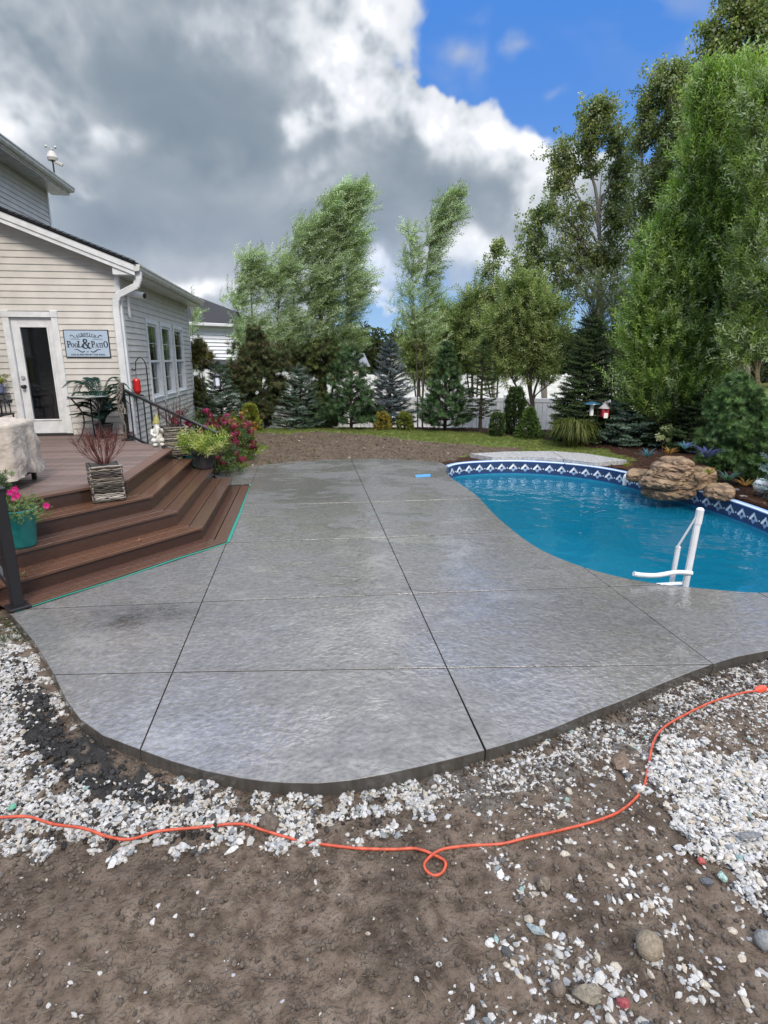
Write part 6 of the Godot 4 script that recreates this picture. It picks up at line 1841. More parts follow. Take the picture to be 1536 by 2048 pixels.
	for key: String in names:
		var groups := []
		for k in 6:
			groups.append([])
		for q: Array in lists[key]:
			groups[rng.randi() % 6].append(q)
		var o := thing(names[key][0], names[key][1], "gravel")
		o.set_meta("kind", "stuff")
		for k in 6:
			var xf := []
			var cols := PackedColorArray()
			for q: Array in groups[k]:
				xf.append(q[0])
				cols.append(q[1])
			if xf.size():
				scatter("chips", kinds[k], M.stone, xf, cols, o)
	# dirt clods and grit over the bare ground
	rng.seed = 901
	var clods := [[], []]
	var cc := [PackedColorArray(), PackedColorArray()]
	for i in 34000:
		var z := -0.7 - 2.0 * pow(rng.randf(), 0.8) * 1.4
		var x := rr(-2.3, 3.1)
		if inside(x, z, PackedVector2Array(vs(SLAB))):
			continue
		var dk := inside(x, z, zone.dark)
		var s := (0.002 + 0.012 * pow(rng.randf(), 3.4)) * (1.8 if dk else 1.0)
		var t := Transform3D(Basis.from_euler(rvec() * 3.0).scaled_local(Vector3.ONE * s), Vector3(x, gh(x, z) + s * 0.35 + (0.02 * rng.randf() if dk else 0.0), z))
		clods[i % 2].append(t)
		cc[i % 2].append((Color(0.048, 0.048, 0.049) if dk else Color(0.158, 0.128, 0.104)) * rr(0.6, 1.3))
	var ga := PackedVector2Array(vs(GRAVEL.A))
	var gb := PackedVector2Array(vs(GRAVEL.B))
	for i in 9000:  # soil worked up between the chips
		var x := rr(-2.5, 3.2)
		var z := rr(-4.0, -1.9)
		if not (inside(x, z, ga) or inside(x, z, gb)) or inside(x, z, PackedVector2Array(vs(SLAB))):
			continue
		var s := rr(0.004, 0.014)
		clods[i % 2].append(Transform3D(Basis.from_euler(rvec() * 3.0).scaled_local(Vector3.ONE * s), Vector3(x, gh(x, z) + rr(0.0, 0.022), z)))
		cc[i % 2].append((Color(0.055, 0.05, 0.045) if x < 0.3 else Color(0.12, 0.095, 0.075)) * rr(0.6, 1.3))
	for i in 900:  # lumps of wet soil dug out beside the slab
		var q: Vector2 = [Vector2(-1.75, -3.1), Vector2(-1.3, -2.65), Vector2(-0.9, -2.42), Vector2(-0.75, -2.38), Vector2(-1.5, -2.85), Vector2(-1.05, -2.45)][rng.randi() % 6] + Vector2(rr(-0.3, 0.3), rr(-0.2, 0.2))
		if inside(q.x, q.y, PackedVector2Array(vs(SLAB))):
			continue
		var s := rr(0.006, 0.026) * rng.randf()
		clods[i % 2].append(Transform3D(Basis.from_euler(rvec() * 3.0).scaled_local(Vector3(s, s * 0.6, s)), Vector3(q.x, gh(q.x, q.y) + s * 0.3, q.y)))
		cc[i % 2].append(Color(0.032, 0.032, 0.033) * rr(0.6, 1.3))
	for i in 2600:  # turned earth on the bare patch behind the patio
		var x := rr(-2.0, 4.4)
		var z := rr(-16.4, -10.8)
		if not inside(x, z, zone.dirt):
			continue
		var s := rr(0.012, 0.05) * rng.randf()
		clods[i % 2].append(Transform3D(Basis.from_euler(rvec() * 3.0).scaled_local(Vector3(s, s * 0.6, s)), Vector3(x, gh(x, z) + s * 0.2, z)))
		cc[i % 2].append((Color(0.165, 0.13, 0.10) if rng.randf() < 0.9 else Color(0.4, 0.36, 0.3)) * rr(0.6, 1.3))
	var co := thing("dirt_clods", "crumbs and clods of brown and black earth on the bare ground", "dirt")
	co.set_meta("kind", "stuff")
	for k in 2:
		scatter("clods", stone_mesh(120 + k, 1.0, 0.75, 0.85, 0.6, 2), M.stone, clods[k], cc[k], co)
	# bits of straw and root
	var sm := MB.new()
	sm.tube([Vector3(-0.5, 0, 0), Vector3(-0.1, 0.05, 0.06), Vector3(0.5, 0, -0.04)], [0.03, 0.035, 0.02], 4)
	var sx := []
	var sc := PackedColorArray()
	for i in 700:
		var z := rr(-2.2, -0.8)
		var x := rr(-1.6, 2.2)
		var s := rr(0.01, 0.045)
		sx.append(Transform3D(Basis.from_euler(Vector3(rr(-0.2, 0.2), rr(0, TAU), rr(-0.2, 0.2))).scaled_local(Vector3(s, 0.03, 0.03)), Vector3(x, gh(x, z) + 0.003, z)))
		sc.append([Color(0.28, 0.22, 0.14), Color(0.20, 0.15, 0.10), Color(0.36, 0.31, 0.2), Color(0.12, 0.09, 0.06)][rng.randi() % 4])
	for i in 900:
		var x := rr(-2.0, 4.6)
		var z := rr(-16.4, -10.8)
		if inside(x, z, zone.dirt):
			var s := rr(0.04, 0.16)
			sx.append(Transform3D(Basis.from_euler(Vector3(rr(-0.2, 0.2), rr(0, TAU), rr(-0.2, 0.2))).scaled_local(Vector3(s, 0.08, 0.12)), Vector3(x, gh(x, z) + 0.01, z)))
			sc.append(Color(0.33, 0.28, 0.19) * rr(0.6, 1.1))
	var so := scatter("straw", sm.mesh(), M.stone, sx, sc, self)
	tag(so, "short bits of straw and root strewn over the bare dirt", "straw")
	# rocks that stand out one by one
	var rocks := [
		["rock", "brown rock sitting on the orange cord", Vector3(-0.23, -0.065, -2.215), Vector3(0.055, 0.055, 0.045), Color(0.15, 0.12, 0.095), false, 0.4],
		["cobble", "smooth round tan cobble at lower right", Vector3(1.16, -0.062, -1.455), Vector3(0.053, 0.042, 0.047), Color(0.30, 0.245, 0.175), true, 0.3],
		["cobble", "smooth grey cobble at the lower right edge of the picture", Vector3(1.59, -0.068, -1.42), Vector3(0.036, 0.034, 0.034), Color(0.27, 0.28, 0.28), true, 0.1],
		["rock", "tan angular rock standing below the loop of the cord", Vector3(0.886, -0.065, -1.755), Vector3(0.030, 0.04, 0.028), Color(0.24, 0.20, 0.15), false, 0.7],
		["rock", "long grey brown angular rock beside the brown cobble near the bottom", Vector3(0.855, -0.065, -1.335), Vector3(0.036, 0.032, 0.058), Color(0.27, 0.235, 0.18), false, 0.5],
		["cobble", "brown cobble leaning on the long angular rock near the bottom", Vector3(0.775, -0.07, -1.365), Vector3(0.026, 0.024, 0.024), Color(0.19, 0.15, 0.115), true, 0.2],
		["rock", "flat reddish brown rock half buried by the bend of the cord", Vector3(1.60, -0.085, -2.42), Vector3(0.085, 0.018, 0.05), Color(0.21, 0.145, 0.10), false, 0.3],
		["stone_chip", "red stone chip at the edge of the white heap", Vector3(1.594, -0.075, -1.773), Vector3(0.022, 0.015, 0.016), Color(0.45, 0.10, 0.09), false, 1.1],
		["stone_chip", "red stone chip at the bottom edge of the picture", Vector3(0.97, -0.072, -1.296), Vector3(0.022, 0.017, 0.018), Color(0.38, 0.08, 0.09), false, 2.0],
		["stone_chip", "pale turquoise stone chip below the white heap", Vector3(1.63, -0.075, -1.69), Vector3(0.024, 0.015, 0.018), Color(0.42, 0.60, 0.54), false, 0.4],
		["stone_chip", "bright green stone chip in the gravel at the left edge", Vector3(-1.43, -0.05, -2.46), Vector3(0.02, 0.013, 0.014), Color(0.16, 0.52, 0.35), false, 0.4],
		["slate_chip", "dark slate chip below the pale turquoise chip", Vector3(1.552, -0.075, -1.678), Vector3(0.026, 0.014, 0.022), Color(0.12, 0.13, 0.145), false, 0.9],
		["slate_chip", "long grey slate sliver in the white heap at the right edge", Vector3(1.86, -0.03, -1.83), Vector3(0.02, 0.012, 0.06), Color(0.22, 0.23, 0.24), false, 0.5],
		["slate_chip", "curved blue grey slate chip left of the tan cobble", Vector3(0.785, -0.078, -1.58), Vector3(0.021, 0.010, 0.036), Color(0.30, 0.36, 0.38), false, 0.3],
		["marble_chip", "long flat white chip on the dirt left of the brown rock", Vector3(-0.385, -0.078, -2.10), Vector3(0.036, 0.011, 0.014), Color(0.72, 0.71, 0.68), false, 0.15],
		["marble_chip", "single white chip alone on the dirt at lower left", Vector3(-0.64, -0.078, -1.80), Vector3(0.016, 0.011, 0.012), Color(0.74, 0.71, 0.68), false, 0.5]]
	for r: Array in rocks:
		var m := stone_mesh(hash(r[1]) % 1000, r[3].x, r[3].y, r[3].z, 0.32 if not r[5] else 0.10, 3 if not r[5] else 4, r[5])
		var p := part(r[0], m, mat(r[4], 0.8, M.grain, 5.0, M.lump, 0.5), self, r[2])
		p.position.y += 0.015
		p.rotation.y = r[6] * 3.0
		tag(p, r[1], "rock" if r[0] in ["rock", "cobble"] else "stone")
	# the extension cord
	var cp := [-1.75, -2.42, -1.55, -2.40, -1.45, -2.38, -1.32, -2.37, -1.20, -2.33, -1.04, -2.26, -0.93, -2.21, -0.83, -2.19, -0.71, -2.20, -0.54, -2.22, -0.36, -2.21, -0.25, -2.17, -0.09, -2.12, 0.13, -2.05, 0.30, -2.02, 0.41, -2.01, 0.48, -1.97, 0.52, -1.92, 0.50, -1.88, 0.46, -1.87, 0.43, -1.90, 0.44, -1.94, 0.51, -1.98, 0.63, -1.99, 0.79, -1.99, 0.92, -1.99, 1.10, -2.02, 1.29, -2.05, 1.44, -2.11, 1.60, -2.22, 1.73, -2.38, 1.85, -2.53, 1.97, -2.62, 2.17, -2.72, 2.40, -2.80, 2.65, -2.87, 2.78, -2.90]
	var path := []
	for i in range(0, cp.size(), 2):
		var k := i / 2
		var lift := 0.010
		if k in [22, 23]:
			lift = 0.026
		if k > 30 and k < 36:
			lift = 0.028
		if k < 12:
			lift = 0.05 if k < 9 else 0.035
		path.append(Vector3(cp[i], gh(cp[i], cp[i + 1]) + lift, cp[i + 1]))
	var cb := MB.new()
	var c := thing("extension_cord", "orange extension cord with one loop lying across dirt and gravel", "cord")
	cb.tube(spline3(path, 5), 0.0066, 8)
	part("cable", cb, mat(Color(0.62, 0.105, 0.048), 0.55, ntex(noise(95, 0.02, 4), 256, Color(0.62, 0.55, 0.5), Color(1, 1, 1)), 5.0), c)
	var pl := MB.new()
	var e: Vector3 = path[path.size() - 1]
	pl.tube([e, e + Vector3(0.012, 0.004, -0.003), e + Vector3(0.04, 0.005, -0.01), e + Vector3(0.075, 0.004, -0.018)], [0.010, 0.021, 0.023, 0.019], 10)
	part("socket_end", pl, mat(Color(0.78, 0.07, 0.03), 0.4), c)

func build_grass() -> void:
	rng.seed = 333
	var xf := []
	var cols := PackedColorArray()
	var gw := noise(43, 1.3, 4)
	var n := 0
	while n < 26000:
		var x := rr(-3.0, 7.0)
		var z := rr(-17.6, -10.0)
		n += 1
		var wx := x + gw.get_noise_2d(x, z) * 0.35
		var wz := z + gw.get_noise_2d(x + 50.0, z) * 0.35
		var dd := inside(wx, wz, zone.dirt)
		if not inside(wx, wz, zone.grass) or (dd and rng.randf() > 0.02):
			continue
		var s := rr(0.035, 0.075)
		xf.append(Transform3D(Basis(Vector3.UP, rr(0, TAU)).scaled_local(Vector3(s, s, s)), Vector3(x, gh(x, z) - 0.005, z)))
		cols.append([Color(0.185, 0.255, 0.062), Color(0.22, 0.285, 0.072), Color(0.155, 0.22, 0.05), Color(0.22, 0.20, 0.085)][rng.randi() % 4] * rr(0.8, 1.2))
	for i in 700:
		var x := rr(-2.9, -1.9)
		var z := rr(-4.7, -3.9)
		if x > -2.1 - (z + 4.3) * 0.5 - rng.randf() * 0.2:
			continue
		var s := rr(0.03, 0.06)
		xf.append(Transform3D(Basis(Vector3.UP, rr(0, TAU)).scaled_local(Vector3(s, s, s)), Vector3(x, gh(x, z) - 0.003, z)))
		cols.append(Color(0.07, 0.10, 0.028) * rr(0.7, 1.2))
	var o := scatter("lawn_grass", F.grass0, M.leaf, xf, cols, self)
	tag(o, "short green lawn grass round the bare patch and beds", "grass")
	# bark mulch in the beds
	var mx := []
	var mc := PackedColorArray()
	for i in 5200:
		var x := rr(-3.0, 8.0)
		var z := rr(-18.0, -6.2)
		if inside(x, z, zone.grass) or z > -10.3 and x < 6.2 or z > -12.0 and x < 5.0 or x < -2.4 and z > -16.8:
			continue
		var s := rr(0.02, 0.06)
		mx.append(Transform3D(Basis.from_euler(Vector3(rr(-0.4, 0.4), rr(0, TAU), rr(-0.4, 0.4))).scaled_local(Vector3(s, s * 0.4, s * 0.5)), Vector3(x, gh(x, z) + 0.01 + (0.03 if x > 5.3 and z > -10.2 else 0.0), z)))
		mc.append([Color(0.085, 0.038, 0.024), Color(0.05, 0.026, 0.018), Color(0.13, 0.06, 0.035), Color(0.16, 0.10, 0.06)][rng.randi() % 4])
	o = scatter("bark_mulch", stone_mesh(140, 1, 0.6, 0.7, 0.5, 1), M.stone, mx, mc, self)
	tag(o, "dark red brown bark mulch in the planting beds", "mulch")

# ---------------------------------------------------------------- fences and far things
func build_far() -> void:
	# near fence, a chain of white vinyl panels
	var f := thing("vinyl_fence", "white vinyl privacy fence behind the back planting bed", "fence")
	var P := [Vector2(-3.2, -20.3), Vector2(-1.2, -20.3), Vector2(0.8, -20.25), Vector2(2.8, -20.0), Vector2(4.75, -19.6), Vector2(6.7, -19.0), Vector2(8.5, -18.2), Vector2(10.3, -17.2), Vector2(11.8, -15.8)]
	for i in P.size():
		var p: Vector2 = P[i]
		var b := MB.new()
		b.box(Vector3(p.x, -0.25, p.y), Vector3(0.13, 2.0, 0.13), 0.01)
		part("post", b, M.vinyl, f)
		b = MB.new()
		b.lathe(Vector3(p.x, 0.75, p.y), [Vector2(0.105, 0.0), Vector2(0.105, 0.025), Vector2(0.0, 0.09)], 4)
		part("post_cap", b, M.vinyl, f)
		if i < P.size() - 1:
			var q: Vector2 = P[i + 1]
			b = MB.new()
			b.bar(Vector3(p.x, 0.62, p.y), Vector3(q.x, 0.62, q.y), 0.05, 0.14, 0.008)
			b.bar(Vector3(p.x, -1.0, p.y), Vector3(q.x, -1.0, q.y), 0.05, 0.18, 0.008)
			part("rail", b, M.vinyl, f)
			b = MB.new()
			for k in 13:
				var a := p.lerp(q, (k + 0.04) / 13.0)
				var c := p.lerp(q, (k + 0.96) / 13.0)
				b.bar(Vector3(a.x, -0.2, a.y), Vector3(c.x, -0.2, c.y), 0.022, 1.52, 0.004)
			part("panel", b, M.vinyl, f)
	# far fence
	f = thing("far_fence", "far white fence seen between the evergreens beyond the yard", "fence")
	P = []
	for i in 16:
		P.append(Vector2(-10.0 + i * 2.44, -46.0 + i * 0.35))
	for i in P.size():
		var p: Vector2 = P[i]
		var y := gh(p.x, p.y)
		var b := MB.new()
		b.box(Vector3(p.x, y + 0.95, p.y), Vector3(0.13, 1.95, 0.13), 0.01)
		part("post", b, M.vinyl, f)
		if i < P.size() - 1:
			var q: Vector2 = P[i + 1]
			b = MB.new()
			b.bar(Vector3(p.x, y + 0.93, p.y), Vector3(q.x, y + 0.93, q.y), 0.03, 1.75, 0.004)
			b.bar(Vector3(p.x, y + 1.78, p.y), Vector3(q.x, y + 1.78, q.y), 0.06, 0.12, 0.004)
			part("panel", b, M.vinyl, f)
	# neighbour's house
	var nb := thing("neighbour_house", "pale grey sided neighbour house with a black roof behind the willow", "house")
	var wallm := mat(Color(0.74, 0.77, 0.80), 0.6)
	var tw := face(Vector3(-12.5, 0, -27.0), Vector3(0.776, 0, -0.63).normalized())
	var al := tw.basis.x
	var on := tw.basis.z
	var mw := MB.new()
	mw.box(tw * Vector3(6.6, 1.2, -3.0), Vector3(13.2, 5.2, 6.0), 0.0, tw.basis)
	var wp := part("wall", mw, wallm, nb)
	for k in 26:
		var b := MB.new()
		var y := -1.2 + k * 0.19
		b.quad(tw * Vector3(0, y, 0.06), tw * Vector3(13.2, y, 0.06), tw * Vector3(13.2, y + 0.19, 0.0), tw * Vector3(0, y + 0.19, 0.0))
		b.quad(tw * Vector3(0, y, 0.0), tw * Vector3(13.2, y, 0.0), tw * Vector3(13.2, y, 0.06), tw * Vector3(0, y, 0.06))
		part("siding_board", b, wallm, wp)
	var rfm := MB.new()
	var e0 := tw * Vector3(-0.3, 3.75, 0.45)
	var e1 := tw * Vector3(13.6, 3.75, 0.45)
	var r0 := tw * Vector3(3.0, 5.6, -3.4)
	var r1 := tw * Vector3(10.4, 5.6, -3.4)
	var bk0 := tw * Vector3(-0.3, 3.75, -6.4)
	var bk1 := tw * Vector3(13.6, 3.75, -6.4)
	rfm.quad_o(e0, e1, r1, r0, Vector3.UP)
	rfm.quad_o(bk0, bk1, r1, r0, Vector3.UP)
	rfm.tri(e1, bk1, r1)
	rfm.tri(bk0, e0, r0)
	part("roof", rfm, M.roof, nb)
	var rg2 := MB.new()
	rg2.quad_o(tw * Vector3(8.6, 3.9, -0.4), tw * Vector3(11.6, 3.9, -0.4), tw * Vector3(10.6, 5.35, -2.6), tw * Vector3(9.6, 5.35, -2.6), on)
	rg2.tri(tw * Vector3(11.6, 3.9, -0.4), tw * Vector3(11.6, 3.9, -4.8), tw * Vector3(10.6, 5.35, -2.6))
	part("roof_gable", rg2, M.roof, nb)
	var gt := MB.new()
	gt.bar(e0 + Vector3(0, -0.08, 0), e1 + Vector3(0, -0.08, 0), 0.12, 0.16, 0.02)
	part("gutter", gt, M.white, nb)
	gt = MB.new()
	gt.box(tw * Vector3(6.6, 3.66, 0.22), Vector3(13.8, 0.03, 0.44), 0.0, tw.basis)
	part("soffit", gt, M.white, nb)
	for x: float in [12.55, 9.0]:
		gt = MB.new()
		gt.box(tw * Vector3(x, 2.45, 0.05), Vector3(0.62, 1.2, 0.1), 0.01, tw.basis)
		var wd := part("window", gt, M.white, nb)
		gt = MB.new()
		gt.box(tw * Vector3(x, 2.45, 0.102), Vector3(0.46, 1.04, 0.01), 0.0, tw.basis)
		part("pane", gt, mat(Color(0.02, 0.025, 0.03), 0.08), wd)
	gt = MB.new()
	gt.box(tw * Vector3(10.9, 3.25, 0.06), Vector3(0.5, 0.28, 0.06), 0.01, tw.basis)
	part("gable_vent", gt, M.white, nb)
	# its lower wing with a sloping roof
	gt = MB.new()
	gt.quad_o(tw * Vector3(4.0, 2.2, 0.1), tw * Vector3(13.3, 1.75, 0.1), tw * Vector3(13.6, 1.45, 2.6), tw * Vector3(4.0, 1.9, 2.6), Vector3.UP)
	gt.quad_o(tw * Vector3(4.0, 1.9, 2.6), tw * Vector3(13.6, 1.45, 2.6), tw * Vector3(13.6, 1.38, 2.6), tw * Vector3(4.0, 1.83, 2.6), on)
	part("porch_roof", gt, M.roof, nb)
	gt = MB.new()
	gt.box(tw * Vector3(8.6, 0.1, 1.25), Vector3(9.0, 2.7, 2.3), 0.0, tw.basis)
	part("porch_wall", gt, wallm, nb)
	# small far houses between the trees
	for h: Array in [[Vector3(3.2, -1.3, -70.0), 7.0, 2.3, 1.5, 0.1, "far low house with a pale grey roof left of the dark blue spruce"], [Vector3(13.5, -1.3, -82.0), 6.0, 2.0, 1.9, 1.0, "far tan gabled house glimpsed behind the thin young willows"]]:
		var o := thing("far_house", h[5], "house", h[0], h[4])
		var b := MB.new()
		b.box(Vector3(0, h[2] * 0.5, 0), Vector3(h[1], h[2], 6.0))
		part("wall", b, mat(Color(0.55, 0.5, 0.44), 0.7), o)
		b = MB.new()
		var w: float = h[1] * 0.5 + 0.4
		var y0: float = h[2]
		var y1: float = h[2] + h[3]
		b.quad_o(Vector3(-w, y0, 3.4), Vector3(w, y0, 3.4), Vector3(w, y1, 0), Vector3(-w, y1, 0), Vector3(0, 1, 1))
		b.quad_o(Vector3(-w, y0, -3.4), Vector3(w, y0, -3.4), Vector3(w, y1, 0), Vector3(-w, y1, 0), Vector3(0, 1, -1))
		b.quad_o(Vector3(-w, y0 - 0.01, 3.4), Vector3(w, y0 - 0.01, 3.4), Vector3(w, y0 - 0.01, -3.4), Vector3(-w, y0 - 0.01, -3.4), Vector3.DOWN)
		part("roof", b, mat(Color(0.16, 0.17, 0.19), 0.9), o)
		b = MB.new()
		for s: float in [-1.0, 1.0]:
			var p0 := Vector3(s * (w - 0.35), y0, 3.0)
			b.tri(p0, Vector3(p0.x, y0, -3.0), Vector3(p0.x, y1 - 0.1, 0))
		part("gable", b, mat(Color(0.7, 0.66, 0.6), 0.7), o)
		b = MB.new()
		b.box(Vector3(0.4, 1.3, 3.02), Vector3(1.1, 1.0, 0.06))
		part("window", b, mat(Color(0.02, 0.022, 0.03), 0.1), o)
	# woods on the skyline
	rng.seed = 808
	var xf := []
	var cols := PackedColorArray()
	for i in 150:
		var az := deg_to_rad(rr(-40, 62))
		var d := rr(75, 120)
		var c := Vector3(sin(az) * d, 0, -cos(az) * d)
		var h := rr(5.0, 8.5)
		var tone: Color = [Color(0.045, 0.062, 0.028), Color(0.035, 0.05, 0.028), Color(0.06, 0.075, 0.03)][rng.randi() % 3]
		for k in 130:
			var q := rvec()
			if q.length() > 1.0:
				continue
			q = q.normalized() * pow(q.length(), 0.5)
			xf.append(Transform3D(Basis.from_euler(rvec() * 3.0).scaled_local(Vector3.ONE * rr(0.9, 1.8)), c + Vector3(q.x * 3.6, h * 0.42 + q.y * h * 0.55 - 1.0, q.z * 3.0)))
			cols.append(tone * rr(0.6, 1.35))
	var wo := scatter("distant_woods", F.clump0, M.leaf, xf, cols, self)
	tag(wo, "dark line of distant woods along the horizon", "woods")

# ---------------------------------------------------------------- things on and around the deck
func leaves(called: String, parent: Node3D, leaf: String, m: Material, n: int, place: Callable, pal: Array) -> void:
	var xf := []
	var cols := PackedColorArray()
	for i in n:
		xf.append(place.call(i))
		cols.append(pick(pal))
	scatter(called, F[leaf], m, xf, cols, parent)

func slat_planter(called: String, label: String, at: Vector3, w: float, h: float, turn: float) -> Node3D:
	rng.seed = hash(label)
	var o := thing(called, label, "planter", at, turn, "slatted square planters on the steps")
	var core := MB.new()
	core.col = Color(0.03, 0.024, 0.02)
	core.box(Vector3(0, h * 0.5, 0), Vector3(w - 0.05, h - 0.02, w - 0.05), 0.01)
	part("core", core, M.plain, o)
	var y := 0.012
	while y < h:
		for s in 4:
			var ax: Vector3 = [Vector3.RIGHT, Vector3.BACK, Vector3.LEFT, Vector3.FORWARD][s]
			var ou: Vector3 = [Vector3.BACK, Vector3.LEFT, Vector3.FORWARD, Vector3.RIGHT][s]
			var b := MB.new()
			b.col = [Color(0.42, 0.38, 0.33), Color(0.26, 0.22, 0.18), Color(0.16, 0.12, 0.095), Color(0.55, 0.52, 0.48), Color(0.34, 0.28, 0.22)][rng.randi() % 5] * (0.16 if rng.randf() < 0.5 else 0.62) * rr(0.7, 1.1)
			var pts := []
			var rad := []
			var k := 9
			for i in k + 1:
				var t := float(i) / k - 0.5
				pts.append(ax * t * w * rr(0.98, 1.02) + ou * (w * 0.5 - 0.012 + rr(-0.006, 0.007)) + Vector3(0, y + rr(-0.005, 0.005), 0))
				rad.append(rr(0.007, 0.012))
			b.tube(pts, rad, 5)
			part("slat", b, M.plain, o)
		y += 0.0185
	var so := MB.new()
	so.col = Color(0.045, 0.033, 0.025)
	so.box(Vector3(0, h - 0.03, 0), Vector3(w - 0.06, 0.03, w - 0.06), 0.01)
	part("potting_soil", so, M.stone, o)
	return o

func twig_bush(o: Node3D, top: float, h: float, spread: float, n: int, col: Color) -> void:
	var b := MB.new()
	for i in n:
		b.col = col * rr(0.6, 1.3)
		var az := rr(0, TAU)
		var lean := Vector3(cos(az), 0, sin(az)) * spread * sqrt(rng.randf())
		var p0 := Vector3(cos(az), 0, sin(az)) * 0.03 + Vector3(0, top, 0)
		var p2 := p0 + lean + Vector3(0, h * rr(0.65, 1.0), 0)
		var p1 := p0.lerp(p2, 0.5) + lean * 0.22 + rvec() * 0.015
		b.tube([p0, p1, p2], [0.0035, 0.0026, 0.001], 3, false)
		for k in 7:
			var t := rr(0.35, 0.95)
			var q := p0.lerp(p1, t).lerp(p1.lerp(p2, t), t)
			var d := ((p2 - p0).normalized() + rvec() * 0.55).normalized()
			b.tube([q, q + d * h * rr(0.12, 0.32)], [0.0022, 0.0008], 3, false)
	part("twigs", b, M.bark, o)

func pot(o: Node3D, r0: float, r1: float, h: float, col: Color, m: Material, ribs := 0) -> void:
	var b := MB.new()
	b.col = col
	b.lathe(Vector3.ZERO, [Vector2(0, 0), Vector2(r0 * 0.93, 0), Vector2(r0, 0.012), Vector2(r1, h - 0.03), Vector2(r1 + 0.008, h - 0.028), Vector2(r1 + 0.010, h - 0.004), Vector2(r1 + 0.004, h), Vector2(r1 - 0.012, h), Vector2(r1 - 0.014, h - 0.05), Vector2(0, h - 0.045)], 36)
	part("pot", b, m, o)
	if ribs:
		b = MB.new()
		b.col = col * 1.5
		for k in ribs:
			var a := TAU * k / ribs
			var d := Vector3(cos(a), 0, sin(a))
			b.bar(d * (r0 + 0.004) + Vector3(0, 0.02, 0), d * (r1 + 0.001) + Vector3(0, h - 0.07, 0), 0.012, 0.012, 0.002, d)
		part("ribs", b, m, o)
	b = MB.new()
	b.col = Color(0.04, 0.03, 0.024)
	b.lathe(Vector3(0, h - 0.035, 0), [Vector2(r1 - 0.015, 0), Vector2(r1 * 0.5, 0.012), Vector2(0, 0.01)], 20)
	part("potting_soil", b, M.stone, o)

func shepherd_hook(called: String, label: String, at: Vector3, h: float, side: Vector3, reach: float) -> Node3D:
	var o := thing(called, label, "hook", at)
	var b := MB.new()
	var top := Vector3(0, h, 0)
	b.tube([Vector3(0, -0.1, 0), Vector3(0, h * 0.5, 0), top], 0.011, 7)
	part("pole", b, M.black, o)
	b = MB.new()
	b.tube(spline3([top, top + Vector3(0, 0.10, 0) + side * reach * 0.15, top + Vector3(0, 0.15, 0) + side * reach * 0.45, top + Vector3(0, 0.08, 0) + side * reach * 0.82, top + Vector3(0, -0.04, 0) + side * reach * 0.9, top + Vector3(0, -0.08, 0) + side * reach * 1.08, top + Vector3(0, -0.02, 0) + side * reach * 1.25], 6), 0.009, 7)
	part("crook", b, M.black, o)
	return o

